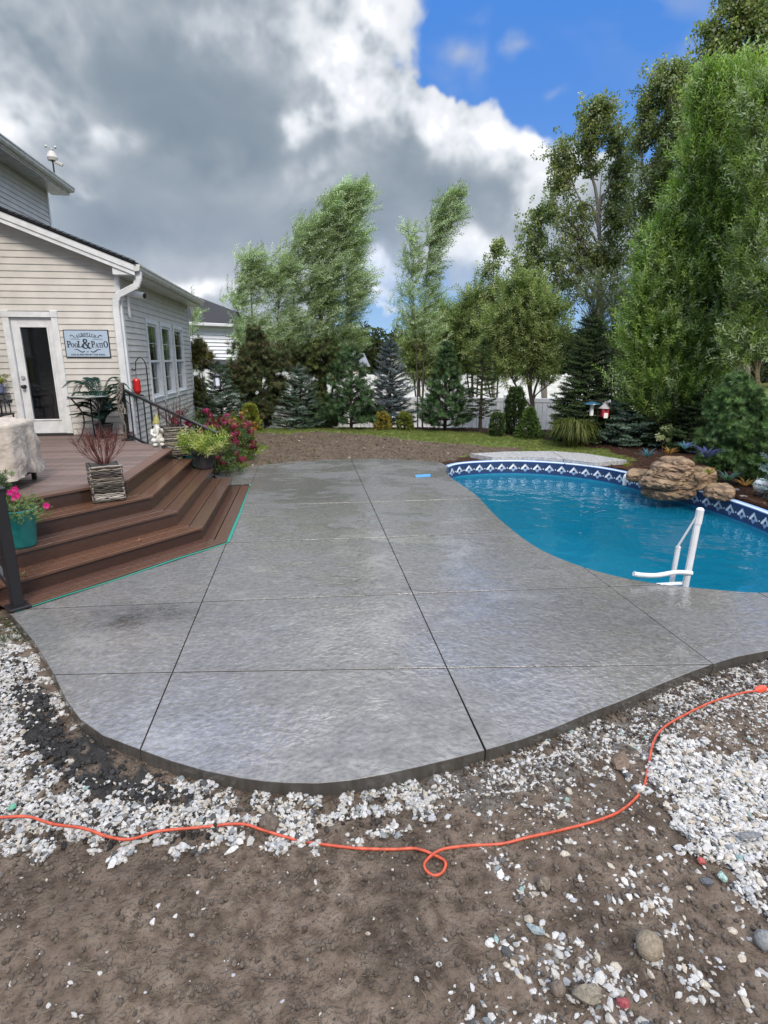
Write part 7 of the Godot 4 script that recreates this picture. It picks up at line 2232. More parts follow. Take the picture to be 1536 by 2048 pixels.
func build_yard() -> void:
	rng.seed = 4242
	# --- big slatted planter with red twigs on the third step
	var p := slat_planter("slatted_planter", "square slatted planter with bare red twigs at the corner of the steps", Vector3(-2.19, 0.497, -6.50), 0.325, 0.40, 0.42)
	twig_bush(p, 0.38, 0.42, 0.26, 46, Color(0.20, 0.055, 0.05))
	p = slat_planter("slatted_planter", "square slatted planter with brown twigs between the statue and bamboo pot", Vector3(-2.05, 0.497, -9.42), 0.36, 0.46, 0.35)
	twig_bush(p, 0.44, 0.46, 0.24, 26, Color(0.13, 0.06, 0.05))
	# --- petunia pot
	var q := thing("petunia_pot", "turquoise glazed pot of trailing pink petunias on the steps", "flower pot", Vector3(-2.61, 0.332, -5.42))
	pot(q, 0.105, 0.145, 0.35, Color(0.018, 0.20, 0.19), mat(Color(1, 1, 1), 0.28, ntex(noise(91, 0.02, 4), 256, Color(0.7, 0.75, 0.75), Color(1, 1, 1)), 2.0))
	leaves("foliage", q, "leafy0", M.leaf, 420, func(_i: int) -> Transform3D:
		var az := rr(0, TAU)
		var r := 0.25 * sqrt(rng.randf())
		var s := rr(0.025, 0.05)
		return aim(Vector3(cos(az), rr(0.2, 1.4), sin(az)), Vector3(s, s, s), Vector3(cos(az) * r, 0.33 + rr(0.0, 0.14) - maxf(r - 0.14, 0.0) * 0.9, sin(az) * r), rr(0, TAU)), [Color(0.10, 0.15, 0.045), Color(0.14, 0.19, 0.07), Color(0.20, 0.22, 0.11), Color(0.08, 0.12, 0.035)])
	leaves("rosemary_sprigs", q, "pine0", M.needle, 60, func(_i: int) -> Transform3D:
		var s := rr(0.07, 0.12)
		return aim(Vector3(rr(-0.6, 0.4), 1.0, rr(-0.3, 0.3)), Vector3(s, s, s), Vector3(rr(-0.16, -0.02), 0.38 + rr(0.0, 0.26), rr(-0.1, 0.1)), 0.0), [Color(0.06, 0.10, 0.05), Color(0.09, 0.13, 0.06)])
	for f: Vector3 in [Vector3(-0.005, 0.515, 0.07), Vector3(0.055, 0.49, 0.08), Vector3(0.02, 0.535, 0.03), Vector3(0.285, 0.39, 0.09), Vector3(0.035, 0.47, 0.1)]:
		var b := MB.new()
		b.col = Color(0.68, 0.03, 0.26)
		var fd := Vector3(rr(-0.3, 0.3), 0.25, 1.0).normalized()
		var u := fd.cross(Vector3.UP).normalized()
		var w := u.cross(fd)
		for k in 5:
			var a0 := TAU * k / 5.0
			var a1 := TAU * (k + 1) / 5.0
			var am := (a0 + a1) * 0.5
			var c0 := u * cos(a0) + w * sin(a0)
			var c1 := u * cos(a1) + w * sin(a1)
			var cm := u * cos(am) + w * sin(am)
			b.quad(-fd * 0.018, c0 * 0.022, cm * 0.034, c1 * 0.022)
		part("flower", b, M.leaf, q, f)
	# --- bamboo pot, teal pot, statue
	q = thing("bamboo_pot", "black ribbed pot with a yellow green bamboo plant on the lower step", "flower pot", Vector3(-1.60, 0.332, -9.14))
	pot(q, 0.125, 0.165, 0.26, Color(0.022, 0.023, 0.025), M.plain, 26)
	leaves("foliage", q, "willow0", M.leaf, 120, func(_i: int) -> Transform3D:
		var az := rr(0, TAU)
		var r := 0.24 * sqrt(rng.randf())
		var s := rr(0.16, 0.28)
		return aim(Vector3(cos(az) * 0.7, rr(0.2, 1.0), sin(az) * 0.7), Vector3(s * 1.4, s, s * 1.4), Vector3(cos(az) * r, 0.22 + rr(0.0, 0.32) * (1.0 - r * 1.5), sin(az) * r), rr(0, TAU)), [Color(0.17, 0.21, 0.045), Color(0.24, 0.27, 0.07), Color(0.11, 0.16, 0.03), Color(0.32, 0.33, 0.15)])
	q = thing("teal_pot", "small teal pot tucked behind the black ribbed pot", "flower pot", Vector3(-1.86, 0.332, -9.42))
	pot(q, 0.09, 0.12, 0.24, Color(0.02, 0.16, 0.16), M.gloss)
	leaves("foliage", q, "leafy1", M.leaf, 110, func(_i: int) -> Transform3D:
		var az := rr(0, TAU)
		var s := rr(0.05, 0.09)
		return aim(Vector3(cos(az), rr(0.3, 1.4), sin(az)), Vector3(s, s, s), Vector3(cos(az) * rr(0, 0.16), 0.24 + rr(0.0, 0.3), sin(az) * rr(0, 0.16)), rr(0, TAU)), [Color(0.14, 0.20, 0.05), Color(0.30, 0.32, 0.12), Color(0.09, 0.14, 0.03)])
	q = thing("garden_gnome", "small white garden gnome statue with a yellow pointed hat on the deck edge", "statue", Vector3(-2.30, 0.658, -9.34), 0.3)
	var g := MB.new()
	g.col = Color(0.52, 0.52, 0.49)
	g.ball(Vector3(0, 0.13, 0), Vector3(0.085, 0.10, 0.075), 14, 9)
	g.ball(Vector3(0, 0.24, 0), Vector3(0.066, 0.075, 0.06), 12, 8)
	g.ball(Vector3(-0.05, 0.035, 0.05), Vector3(0.042, 0.035, 0.06), 10, 7)
	g.ball(Vector3(0.055, 0.035, 0.05), Vector3(0.042, 0.035, 0.06), 10, 7)
	g.ball(Vector3(-0.06, 0.10, 0.055), Vector3(0.05, 0.04, 0.055), 10, 7)
	g.ball(Vector3(0.06, 0.10, 0.055), Vector3(0.05, 0.04, 0.055), 10, 7)
	g.tube([Vector3(-0.068, 0.265, 0), Vector3(-0.085, 0.20, 0.035), Vector3(-0.03, 0.165, 0.08)], [0.026, 0.024, 0.02], 8)
	g.tube([Vector3(0.068, 0.265, 0), Vector3(0.075, 0.20, 0.04), Vector3(0.02, 0.30, 0.075)], [0.026, 0.024, 0.018], 8)
	part("body", g, M.plain, q)
	g = MB.new()
	g.col = Color(0.52, 0.52, 0.49)
	g.ball(Vector3(0, 0.335, 0.005), Vector3(0.05, 0.055, 0.05), 14, 9)
	g.ball(Vector3(0, 0.325, 0.058), Vector3(0.013, 0.013, 0.012), 8, 6)
	g.ball(Vector3(-0.048, 0.335, 0.0), Vector3(0.012, 0.018, 0.01), 8, 5)
	g.ball(Vector3(0.048, 0.335, 0.0), Vector3(0.012, 0.018, 0.01), 8, 5)
	part("head", g, M.plain, q)
	g = MB.new()
	g.col = Color(0.52, 0.52, 0.49)
	g.tube([Vector3(0, 0.315, 0.04), Vector3(0, 0.26, 0.065), Vector3(0, 0.19, 0.07)], [0.036, 0.034, 0.008], 10)
	part("beard", g, M.plain, q)
	g = MB.new()
	g.col = Color(0.25, 0.24, 0.08)
	g.lathe(Vector3(0, 0.355, 0), [Vector2(0.062, 0), Vector2(0.058, 0.02), Vector2(0.04, 0.075), Vector2(0.016, 0.13), Vector2(0, 0.15)], 14, 1.0, 1.0, 0.1)
	part("hat", g, M.plain, q)
	# --- covered furniture at the left edge
	q = thing("covered_grill", "grill under a wrinkled beige cover at the left edge of the deck", "grill", Vector3(-3.36, 0.66, -6.62), 0.05)
	var cv := MB.new()
	var wr := noise(92, 2.2, 4)
	var U := 96
	var V := 30
	var hw := 0.36
	for j in V + 1:
		for i in U + 1:
			var a := TAU * (i % U) / U
			var dx := cos(a)
			var dz := sin(a)
			var sq := pow(pow(absf(dx), 7.0) + pow(absf(dz), 7.0), -1.0 / 7.0)  # rounded square
			var t := float(j) / V
			var pv: Vector3
			if t < 0.4:  # the top, a little sunken
				var k := pow(t / 0.4, 0.8)
				pv = Vector3(dx * sq * hw * k, 0.70 - 0.035 * pow(k, 6.0) + wr.get_noise_2d(dx * k * 1.2, dz * k * 1.2) * 0.03, dz * sq * hw * k)
			else:  # the sides hang in folds that widen towards the hem
				var dn := (t - 0.4) / 0.6
				var fold := sin(a * 9.0 + wr.get_noise_2d(a * 1.5, 3.0) * 5.0) * 0.020 * dn + sin(a * 17.0 + dn * 2.0) * 0.008 * dn
				fold += wr.get_noise_3d(dx * 1.1, dn * 0.9, dz * 1.1) * 0.045 * (0.3 + dn)
				var w := hw * (1.0 + 0.10 * dn) + fold
				pv = Vector3(dx * sq * w, 0.665 - 0.54 * dn + 0.02 * sin(a * 5.0) * dn, dz * sq * w)
			cv.vert(pv, Vector3.UP)
	for j in V:
		for i in U:
			var e := j * (U + 1) + i
			cv.ix.append_array([e, e + 1, e + U + 1, e + 1, e + U + 2, e + U + 1])
	for i in cv.n.size():
		cv.n[i] = Vector3.ZERO
	for k in range(0, cv.ix.size(), 3):
		var a := cv.v[cv.ix[k]]
		var nn := (cv.v[cv.ix[k + 2]] - a).cross(cv.v[cv.ix[k + 1]] - a)
		for e in 3:
			cv.n[cv.ix[k + e]] += nn
	for j in V + 1:
		var sm := (cv.n[j * (U + 1)] + cv.n[j * (U + 1) + U]).normalized()
		cv.n[j * (U + 1)] = sm
		cv.n[j * (U + 1) + U] = sm
	for i in U + 1:
		cv.n[i] = Vector3.UP
	for i in cv.n.size():
		cv.n[i] = cv.n[i].normalized()
	part("cover", cv, M.fabric, q)
	var lg := MB.new()
	for s: Vector2 in [Vector2(-0.28, 0.28), Vector2(0.28, 0.28), Vector2(-0.28, -0.28), Vector2(0.28, -0.28)]:
		var b := MB.new()
		b.box(Vector3(s.x, 0.10, s.y), Vector3(0.045, 0.20, 0.045), 0.004)
		part("leg", b, M.black, q)
	lg.box(Vector3(0, 0.15, 0), Vector3(0.62, 0.12, 0.62), 0.01)
	part("cart_base", lg, M.black_dull, q)
	# --- metal chair behind it
	q = thing("metal_chair", "black metal chair behind the covered grill by the house wall", "chair", Vector3(-5.05, 0.66, -10.2))
	var ch := MB.new()
	for s: Vector2 in [Vector2(-0.22, 0.2), Vector2(0.22, 0.2), Vector2(-0.22, -0.2), Vector2(0.22, -0.2)]:
		var b := MB.new()
		b.tube([Vector3(s.x, 0, s.y), Vector3(s.x, 0.44, s.y)], 0.013, 7)
		part("leg", b, M.black, q)
	ch.box(Vector3(0, 0.44, 0), Vector3(0.48, 0.025, 0.46), 0.008)
	part("seat", ch, M.black, q)
	for s: float in [-1.0, 1.0]:
		var b := MB.new()
		b.tube(spline3([Vector3(s * 0.24, 0.44, 0.2), Vector3(s * 0.26, 0.63, 0.2), Vector3(s * 0.25, 0.66, 0.0), Vector3(s * 0.24, 0.66, -0.2)], 4), 0.014, 7)
		part("armrest", b, M.black, q)
	ch = MB.new()
	ch.box(Vector3(0, 0.64, -0.22), Vector3(0.46, 0.05, 0.02), 0.006)
	for k in 6:
		ch.box(Vector3(-0.18 + k * 0.072, 0.52, -0.22), Vector3(0.014, 0.2, 0.012), 0.0)
	part("backrest", ch, M.black, q)
	# --- wall planter left of the door
	q = thing("wall_shelf", "dark wall shelf left of the door", "shelf", Vector3(-5.22, 1.40, -10.80))
	ch = MB.new()
	ch.box(Vector3(0, 0, 0), Vector3(0.34, 0.025, 0.2), 0.005)
	part("board", ch, M.black, q)
	for s: float in [-0.12, 0.12]:
		var b := MB.new()
		b.tube(spline3([Vector3(s, -0.22, -0.11), Vector3(s, -0.14, -0.02), Vector3(s, -0.012, 0.06)], 4), 0.009, 6)
		part("bracket", b, M.black, q)
	q = thing("patterned_pot", "blue and white patterned pot of yellow green leaves on the wall shelf", "flower pot", Vector3(-5.19, 1.414, -10.80))
	pot(q, 0.07, 0.085, 0.15, Color(1, 1, 1), mat(Color(1, 1, 1), 0.3, ntex(noise(94, 0.12, 2, FastNoiseLite.TYPE_CELLULAR), 128, Color(0.06, 0.10, 0.30), Color(0.85, 0.87, 0.92)), 6.0))
	leaves("foliage", q, "leafy1", M.leaf, 90, func(_i: int) -> Transform3D:
		var az := rr(0, TAU)
		var s := rr(0.05, 0.09)
		return aim(Vector3(cos(az), rr(0.0, 1.2), sin(az)), Vector3(s, s, s), Vector3(cos(az) * rr(0, 0.16), 0.16 + rr(-0.03, 0.13), sin(az) * rr(0, 0.12)), rr(0, TAU)), [Color(0.16, 0.20, 0.03), Color(0.25, 0.24, 0.04), Color(0.10, 0.15, 0.03)])
	# --- bistro table with the fern behind it
	q = thing("bistro_table", "round black bistro table with a pale top by the house wall", "table", Vector3(-3.54, 0.66, -10.22))
	ch = MB.new()
	ch.lathe(Vector3(0, 0.70, 0), [Vector2(0, 0), Vector2(0.315, 0), Vector2(0.325, 0.012), Vector2(0.32, 0.024), Vector2(0.30, 0.024)], 40)
	part("table_rim", ch, M.black, q)
	ch = MB.new()
	ch.col = Color(0.50, 0.55, 0.54)
	ch.lathe(Vector3(0, 0.722, 0), [Vector2(0.30, 0), Vector2(0.0, 0.001)], 40)
	part("table_top", ch, mat(Color(1, 1, 1), 0.15), q)
	for k in 3:
		var az := 2.35 + TAU * k / 3.0
		var d := Vector3(cos(az), 0, sin(az))
		var b := MB.new()
		b.tube(spline3([d * 0.29 + Vector3(0, 0.70, 0), d * 0.16 + Vector3(0, 0.50, 0), d * 0.13 + Vector3(0, 0.33, 0), d * 0.18 + Vector3(0, 0.15, 0), d * 0.28 + Vector3(0, 0, 0)], 5), 0.013, 8)
		part("leg", b, M.black, q)
	ch = MB.new()
	var rp := []
	for k in 25:
		rp.append(Vector3(cos(TAU * k / 24.0) * 0.14, 0.30, sin(TAU * k / 24.0) * 0.14))
	ch.tube(rp, 0.008, 6, false)
	part("stretcher_ring", ch, M.black, q)
	q = thing("fern_plant", "dark blue green fern palm beside the bistro table", "plant", Vector3(-3.46, 0.66, -10.52))
	pot(q, 0.10, 0.14, 0.24, Color(0.02, 0.022, 0.022), M.plain)
	for k in 30:
		rng.seed = 5000 + k
		var b := MB.new()
		var az := k * 2.4 + rr(-0.3, 0.3)
		var d := Vector3(cos(az) * 1.25, 0, sin(az) * 0.55)
		var h := rr(0.38, 1.05)
		var L := rr(0.22, 0.46)
		var pts := spline3([Vector3(0, 0.22, 0), d * L * 0.3 + Vector3(0, h * 0.82, 0), d * L * 0.75 + Vector3(0, h * 0.98, 0), d * L * 1.2 + Vector3(0, h * rr(0.74, 0.95), 0)], 6)
		b.col = Color(0.03, 0.05, 0.035)
		b.tube(pts, [0.006, 0.0058, 0.0056, 0.0054, 0.0052, 0.005, 0.0048, 0.0045, 0.0042, 0.004, 0.0038, 0.0035, 0.003, 0.0028, 0.0024, 0.002, 0.0015, 0.001, 0.001], 4, false)
		for i in range(5, pts.size()):
			var ax: Vector3 = (pts[i] - pts[i - 1]).normalized()
			var sd := ax.cross(Vector3.UP).normalized()
			var t := (i - 5.0) / (pts.size() - 6.0)
			var fl := 0.15 * sin(PI * (0.18 + 0.78 * t)) + 0.02
			for s: float in [-1.0, 1.0]:
				for e in 2:
					b.col = [Color(0.025, 0.07, 0.065), Color(0.045, 0.11, 0.105), Color(0.018, 0.05, 0.045)][rng.randi() % 3] * rr(0.8, 1.3)
					var st: Vector3 = pts[i].lerp(pts[i - 1], e * 0.5)
					leaf_blade(b, st, (sd * s + ax * 0.7).normalized(), ax, fl, 0.014, 0.2)
		part("frond", b, M.leaf, q)
	# --- stair rail beside the sunroom
	q = thing("stair_rail", "black metal stair rail running down from the sunroom corner", "railing", Vector3(-2.98, 0.66, -10.12))
	var A := Vector3(0, 0, 0)
	var B := Vector3(1.62, -0.66, 0.86)
	ch = MB.new()
	ch.box(Vector3(0, 0.46, 0), Vector3(0.075, 0.92, 0.075), 0.006)
	ch.box(Vector3(0, 0.012, 0), Vector3(0.14, 0.024, 0.14), 0.004)
	ch.box(Vector3(0, 0.925, 0), Vector3(0.092, 0.03, 0.092), 0.008)
	part("post", ch, M.black, q)
	ch = MB.new()
	ch.bar(A + Vector3(0, 0.84, 0), B + Vector3(0, 0.84, 0), 0.055, 0.045, 0.008)
	part("handrail", ch, M.black, q)
	ch = MB.new()
	ch.bar(A + Vector3(0, 0.10, 0), B + Vector3(0, 0.10, 0), 0.035, 0.04, 0.005)
	part("bottom_rail", ch, M.black, q)
	for k in 12:
		var c := A.lerp(B, (k + 1.0) / 13.0)
		var b := MB.new()
		b.box(c + Vector3(0, 0.47, 0), Vector3(0.019, 0.73, 0.019), 0.002)
		part("baluster", b, M.black, q)
	q = thing("driftwood_garland", "grey twisted driftwood garland hung on the stair rail post", "garland", Vector3(-2.93, 0.66, -10.05))
	for k in 5:
		var b := MB.new()
		rng.seed = 70 + k
		b.col = Color(0.26, 0.24, 0.21) * rr(0.7, 1.2)
		var pts := []
		for i in 9:
			pts.append(Vector3(-0.02 + sin(i * 1.3 + k * 1.7) * 0.035 - 0.05 * sin(i * 0.4), 0.93 - i * 0.11 * (1.0 if k < 2 else 0.55), 0.055 + cos(i * 1.1 + k) * 0.025))
		b.tube(spline3(pts, 3), 0.014, 6)
		part("twist", b, M.bark, q)
	# --- black rail post at the near left end of the steps
	q = thing("step_rail", "black stair rail post at the near left end of the steps", "railing", Vector3(-2.41, 0.0, -4.74))
	ch = MB.new()
	ch.box(Vector3(0, 0.50, 0), Vector3(0.085, 1.0, 0.085), 0.007, Basis(Vector3.UP, 0.72))
	part("post", ch, M.black, q)
	ch = MB.new()
	ch.box(Vector3(0, 0.02, 0), Vector3(0.16, 0.02, 0.16), 0.004, Basis(Vector3.UP, 0.72))
	part("base_plate", ch, M.black, q)
	ch = MB.new()
	ch.box(Vector3(0, 1.01, 0), Vector3(0.10, 0.03, 0.10), 0.008, Basis(Vector3.UP, 0.72))
	part("post_cap", ch, M.black, q)
	for y: float in [0.16, 0.90]:
		ch = MB.new()
		ch.bar(Vector3(0, y, 0), Vector3(-0.84, y + 0.66, -0.74), 0.05, 0.045, 0.006)
		part("rail", ch, M.black, q)
	for k in 8:
		var b := MB.new()
		var c := Vector3(-0.84, 0.66, -0.74) * ((k + 1.0) / 9.0)
		b.box(c + Vector3(0, 0.53, 0), Vector3(0.019, 0.72, 0.019), 0.002)
		part("baluster", b, M.black, q)
	# --- hooks with feeders
	q = shepherd_hook("shepherd_hook", "black shepherd hook in front of the sunroom windows", Vector3(-2.82, 0.0, -11.15), 1.85, Vector3(-1, 0, 0.1), 0.20)
	q = thing("hummingbird_feeder", "red glass hummingbird feeder by the sunroom corner", "bird feeder", Vector3(-3.0, 1.36, -11.1))
	ch = MB.new()
	ch.col = Color(0.42, 0.014, 0.012)
	ch.lathe(Vector3.ZERO, [Vector2(0.03, 0.0), Vector2(0.05, 0.03), Vector2(0.062, 0.06), Vector2(0.062, 0.24), Vector2(0.05, 0.27), Vector2(0.02, 0.28)], 8)
	part("bottle", ch, M.gloss, q)
	ch = MB.new()
	ch.lathe(Vector3(0, -0.035, 0), [Vector2(0, 0), Vector2(0.10, 0.0), Vector2(0.105, 0.015), Vector2(0.04, 0.035)], 18)
	part("tray", ch, M.black, q)
	ch = MB.new()
	ch.tube([Vector3(0, 0.28, 0), Vector3(0.005, 0.45, 0)], 0.004, 5)
	part("hanger", ch, M.black, q)
	q = shepherd_hook("shepherd_hook", "black shepherd hook standing behind the hydrangeas", Vector3(-2.30, 0.0, -13.82), 1.80, Vector3(1, 0, 0), 0.26)
	q = thing("hanging_lantern", "black lantern with white glass hanging from the farther hook", "lantern", Vector3(-1.99, 1.33, -13.84))
	ch = MB.new()
	ch.col = Color(0.62, 0.68, 0.80)
	ch.lathe(Vector3.ZERO, [Vector2(0.05, 0.02), Vector2(0.075, 0.05), Vector2(0.075, 0.20), Vector2(0.06, 0.24)], 6)
	part("glass", ch, M.gloss, q)
	for k in 4:
		var b := MB.new()
		var a := TAU * k / 4.0 + 0.4
		b.tube([Vector3(cos(a) * 0.085, 0.0, sin(a) * 0.085), Vector3(cos(a) * 0.085, 0.26, sin(a) * 0.085)], 0.012, 5)
		part("frame_bar", b, M.black, q)
	ch = MB.new()
	ch.lathe(Vector3(0, 0.255, 0), [Vector2(0.11, 0), Vector2(0.11, 0.015), Vector2(0.03, 0.06), Vector2(0.01, 0.10), Vector2(0, 0.10)], 12)
	ch.lathe(Vector3(0, -0.02, 0), [Vector2(0, 0), Vector2(0.09, 0), Vector2(0.09, 0.025), Vector2(0, 0.03)], 12)
	part("cap_and_base", ch, M.black, q)
	# --- hydrangeas
	var hyd := [[Vector3(-2.1, -0.05, -11.3), 0.62, 1.15, "large hydrangea bush with pink and red flower heads by the sunroom wall"], [Vector3(-1.55, -0.05, -11.7), 0.55, 1.05, "hydrangea bush with deep pink heads leaning over the grass"], [Vector3(-1.60, -0.05, -10.35), 0.46, 0.72, "low hydrangea with crimson heads beside the black ribbed pot"]]
	for h: Array in hyd:
		rng.seed = hash(h[3])
		q = thing("hydrangea", h[3], "shrub", h[0], 0.0)
		ch = MB.new()
		ch.col = Color(0.08, 0.06, 0.04)
		for k in 9:
			var az := TAU * k / 9.0
			ch.tube([Vector3.ZERO, Vector3(cos(az) * h[1] * 0.4, h[2] * 0.6, sin(az) * h[1] * 0.4)], [0.01, 0.004], 4, false)
		part("stems", ch, M.bark, q)
		leaves("foliage", q, "leafy0", M.leaf, int(420 * h[1] * h[2]) + 120, func(_i: int) -> Transform3D:
			var d := rvec()
			d.y = absf(d.y)
			d = d.normalized() * pow(rng.randf(), 0.4)
			var s := rr(0.09, 0.16)
			return aim(d + Vector3(0, 0.3, 0) + rvec() * 0.3, Vector3(s, s, s), Vector3(d.x * h[1], 0.08 + d.y * h[2] * 0.9, d.z * h[1]), rr(0, TAU)), [Color(0.035, 0.065, 0.022), Color(0.05, 0.085, 0.03), Color(0.075, 0.11, 0.035), Color(0.06, 0.05, 0.03)])
		for k in int(40 * h[1] * (h[2] + 0.4)):
			var d := rvec()
			d.y = absf(d.y) * 0.9 + 0.1
			d = d.normalized()
			var b := MB.new()
			var hc: Color = [Color(0.26, 0.025, 0.085), Color(0.20, 0.022, 0.055), Color(0.36, 0.045, 0.14), Color(0.15, 0.02, 0.035), Color(0.27, 0.09, 0.075)][rng.randi() % 5]
			var R := rr(0.05, 0.085)
			for i in 38:
				var fd := rvec().normalized()
				if fd.y < -0.4:
					continue
				b.col = hc * rr(0.7, 1.3)
				var fp := fd * Vector3(R, R * 0.8, R)
				var u := fd.cross(rvec()).normalized() * R * 0.36
				var w := fd.cross(u)
				b.quad(fp - u, fp - w, fp + u, fp + w)
			part("flower_head", b, M.leaf, q, Vector3(d.x * h[1], 0.08 + d.y * h[2] * 0.93, d.z * h[1]))
	tree("spirea_shrub", "low shrub with rusty orange and green leaves behind the hydrangeas", "shrub", "", Vector3(-1.45, -0.1, -13.2), [[[Vector3(-1.45, -0.1, -13.2), Vector3(-1.45, 0.4, -13.2)], 0.02]], [[Vector3(-1.5, 0.45, -13.2), Vector3(0.5, 0.4, 0.4), 40]], "leafy", 2, [Color(0.22, 0.14, 0.04), Color(0.12, 0.13, 0.03), Color(0.28, 0.12, 0.05), Color(0.08, 0.11, 0.03)], {"len": 0.13, "twigs": 10, "spread": 0.14})
	# --- weather station on the roof
	q = thing("weather_station", "small white weather station on a pole above the upper roof", "weather station", Vector3(-5.66, 6.16, -16.0))
	ch = MB.new()
	ch.tube([Vector3(0, -0.25, 0), Vector3(0, 0.30, 0)], 0.018, 7)
	part("pole", ch, M.black, q)
	ch = MB.new()
	ch.col = Color(0.5, 0.49, 0.46)
	ch.lathe(Vector3(0, 0.28, 0), [Vector2(0, 0), Vector2(0.10, 0.0), Vector2(0.12, 0.06), Vector2(0.08, 0.17), Vector2(0.03, 0.2), Vector2(0, 0.2)], 14)
	part("rain_gauge", ch, M.plain, q)
	ch = MB.new()
	ch.col = Color(0.45, 0.45, 0.43)
	ch.tube([Vector3(0.0, 0.46, 0), Vector3(0.0, 0.56, 0)], 0.012, 6)
	for k in 3:
		var a := TAU * k / 3.0 + 0.3
		ch.tube([Vector3(0, 0.55, 0), Vector3(cos(a) * 0.09, 0.55, sin(a) * 0.09)], 0.006, 4)
		ch.ball(Vector3(cos(a) * 0.11, 0.55, sin(a) * 0.11), Vector3(0.032, 0.032, 0.032), 8, 6)
	part("wind_cups", ch, M.plain, q)
	ch = MB.new()
	ch.col = Color(0.4, 0.4, 0.38)
	ch.box(Vector3(0.14, 0.22, 0.02), Vector3(0.18, 0.07, 0.05), 0.01, Basis(Vector3.BACK, -0.4))
	part("solar_panel", ch, M.plain, q)
	# --- bird feeder pole in the bed
	q = thing("bird_feeder_pole", "pole with red and blue bird feeders in front of the evergreens", "bird feeder", Vector3(6.78, -0.05, -12.83))
	ch = MB.new()
	ch.tube([Vector3(0, -0.1, 0), Vector3(0, 1.12, 0)], 0.014, 7)
	ch.tube([Vector3(-0.26, 1.08, 0), Vector3(0.26, 1.08, 0)], 0.009, 6)
	part("pole", ch, M.black, q)
	ch = MB.new()
	ch.col = Color(0.03, 0.10, 0.16)
	ch.lathe(Vector3(-0.17, 1.0, 0.02), [Vector2(0.19, 0), Vector2(0.18, 0.02), Vector2(0.03, 0.06), Vector2(0, 0.06)], 14)
	part("blue_dome", ch, M.gloss, q)
	ch = MB.new()
	ch.col = Color(0.78, 0.78, 0.78)
	ch.tube([Vector3(-0.17, 0.74, 0.02), Vector3(-0.17, 1.0, 0.02)], 0.045, 10)
	part("white_tube", ch, M.plain, q)
	ch = MB.new()
	ch.col = Color(0.36, 0.025, 0.04)
	ch.box(Vector3(0.14, 0.80, 0.03), Vector3(0.17, 0.20, 0.17), 0.02)
	part("red_house", ch, M.plain, q)
	ch = MB.new()
	ch.col = Color(0.8, 0.78, 0.76)
	ch.box(Vector3(0.14, 0.74, 0.12), Vector3(0.10, 0.12, 0.012), 0.004)
	part("seed_window", ch, M.plain, q)
	ch = MB.new()
	ch.col = Color(0.35, 0.32, 0.33)
	ch.lathe(Vector3(0.14, 0.90, 0.03), [Vector2(0.16, 0), Vector2(0.0, 0.13)], 4)
	part("red_house_roof", ch, M.plain, q)
	# --- ornamental grass
	q = thing("ornamental_grass", "arching clump of ornamental grass before the tall dark spruce", "grass clump", Vector3(6.15, -0.06, -12.75))
	rng.seed = 606
	for part_no in 1:
		var b := MB.new()
		for i in 520:
			var az := rr(0, TAU)
			var d := Vector3(cos(az), 0, sin(az))
			var L := rr(0.25, 0.62)
			var h := rr(0.45, 0.80)
			b.col = [Color(0.11, 0.15, 0.035), Color(0.16, 0.19, 0.05), Color(0.22, 0.22, 0.08), Color(0.08, 0.11, 0.03)][rng.randi() % 4] * rr(0.8, 1.2)
			var p0 := d * rr(0, 0.12)
			var p1 := p0 + d * L * 0.35 + Vector3(0, h * 0.85, 0)
			var p2 := p0 + d * L * 0.8 + Vector3(0, h * 0.85, 0)
			var p3 := p0 + d * L * 1.05 + Vector3(0, h * rr(0.25, 0.6), 0)
			var s := d.cross(Vector3.UP) * 0.009
			b.quad(p0 - s, p0 + s, p1 + s, p1 - s)
			b.quad(p1 - s, p1 + s, p2 + s * 0.8, p2 - s * 0.8)
			b.quad(p2 - s * 0.8, p2 + s * 0.8, p3, p3)
		part("blades", b, M.leaf, q)
	for lf: Array in [[Vector3(-1.76, 0.170, -5.93), 0.06, "curled dry leaf lying on the lowest step", Color(0.30, 0.17, 0.09)], [Vector3(-2.50, 0.170, -5.06), 0.07, "small greenish leaf sprig lying on the lowest step by the rail post", Color(0.22, 0.22, 0.08)]]:
		var b := MB.new()
		b.col = lf[3]
		for k in 3:
			var d := Vector3(cos(k * 2.2 + 0.4), 0.25, sin(k * 2.2 + 0.4)).normalized()
			leaf_blade(b, Vector3.ZERO, d, d.cross(Vector3.UP).normalized(), lf[1], lf[1] * 0.35, -0.1)
		tag(part("fallen_leaf", b, M.leaf, self, lf[0]), lf[2], "leaf")
	# --- rock waterfall with its plastic plants
	build_rocks()
	q = thing("globe_lamp", "white globe lamp in the mulch at the right edge by the pool", "lamp", Vector3(6.72, 0.03, -7.58))
	ch = MB.new()
	ch.col = Color(0.78, 0.78, 0.76)
	ch.ball(Vector3(0, 0.115, 0), Vector3(0.115, 0.115, 0.115), 24, 16)
	part("globe", ch, M.gloss, q)
	ch = MB.new()
	ch.col = Color(0.1, 0.1, 0.1)
	ch.lathe(Vector3(0, -0.02, 0), [Vector2(0.06, 0), Vector2(0.05, 0.03), Vector2(0, 0.03)], 16)
	part("base", ch, M.plain, q)
	for s: Array in [[Vector3(6.60, 0.0, -7.95), 0.09, "flat pale edging stone in the mulch left of the white globe"], [Vector3(6.42, 0.0, -7.55), 0.07, "flat pale edging stone close to the pool rim by the white globe"]]:
		var m := stone_mesh(hash(s[2]) % 997, s[1], s[1] * 0.35, s[1] * 0.6, 0.3, 3)
		tag(part("edging_stone", m, mat(Color(0.42, 0.37, 0.33), 0.8, M.grain, 4.0), self, s[0]), s[2], "stone")

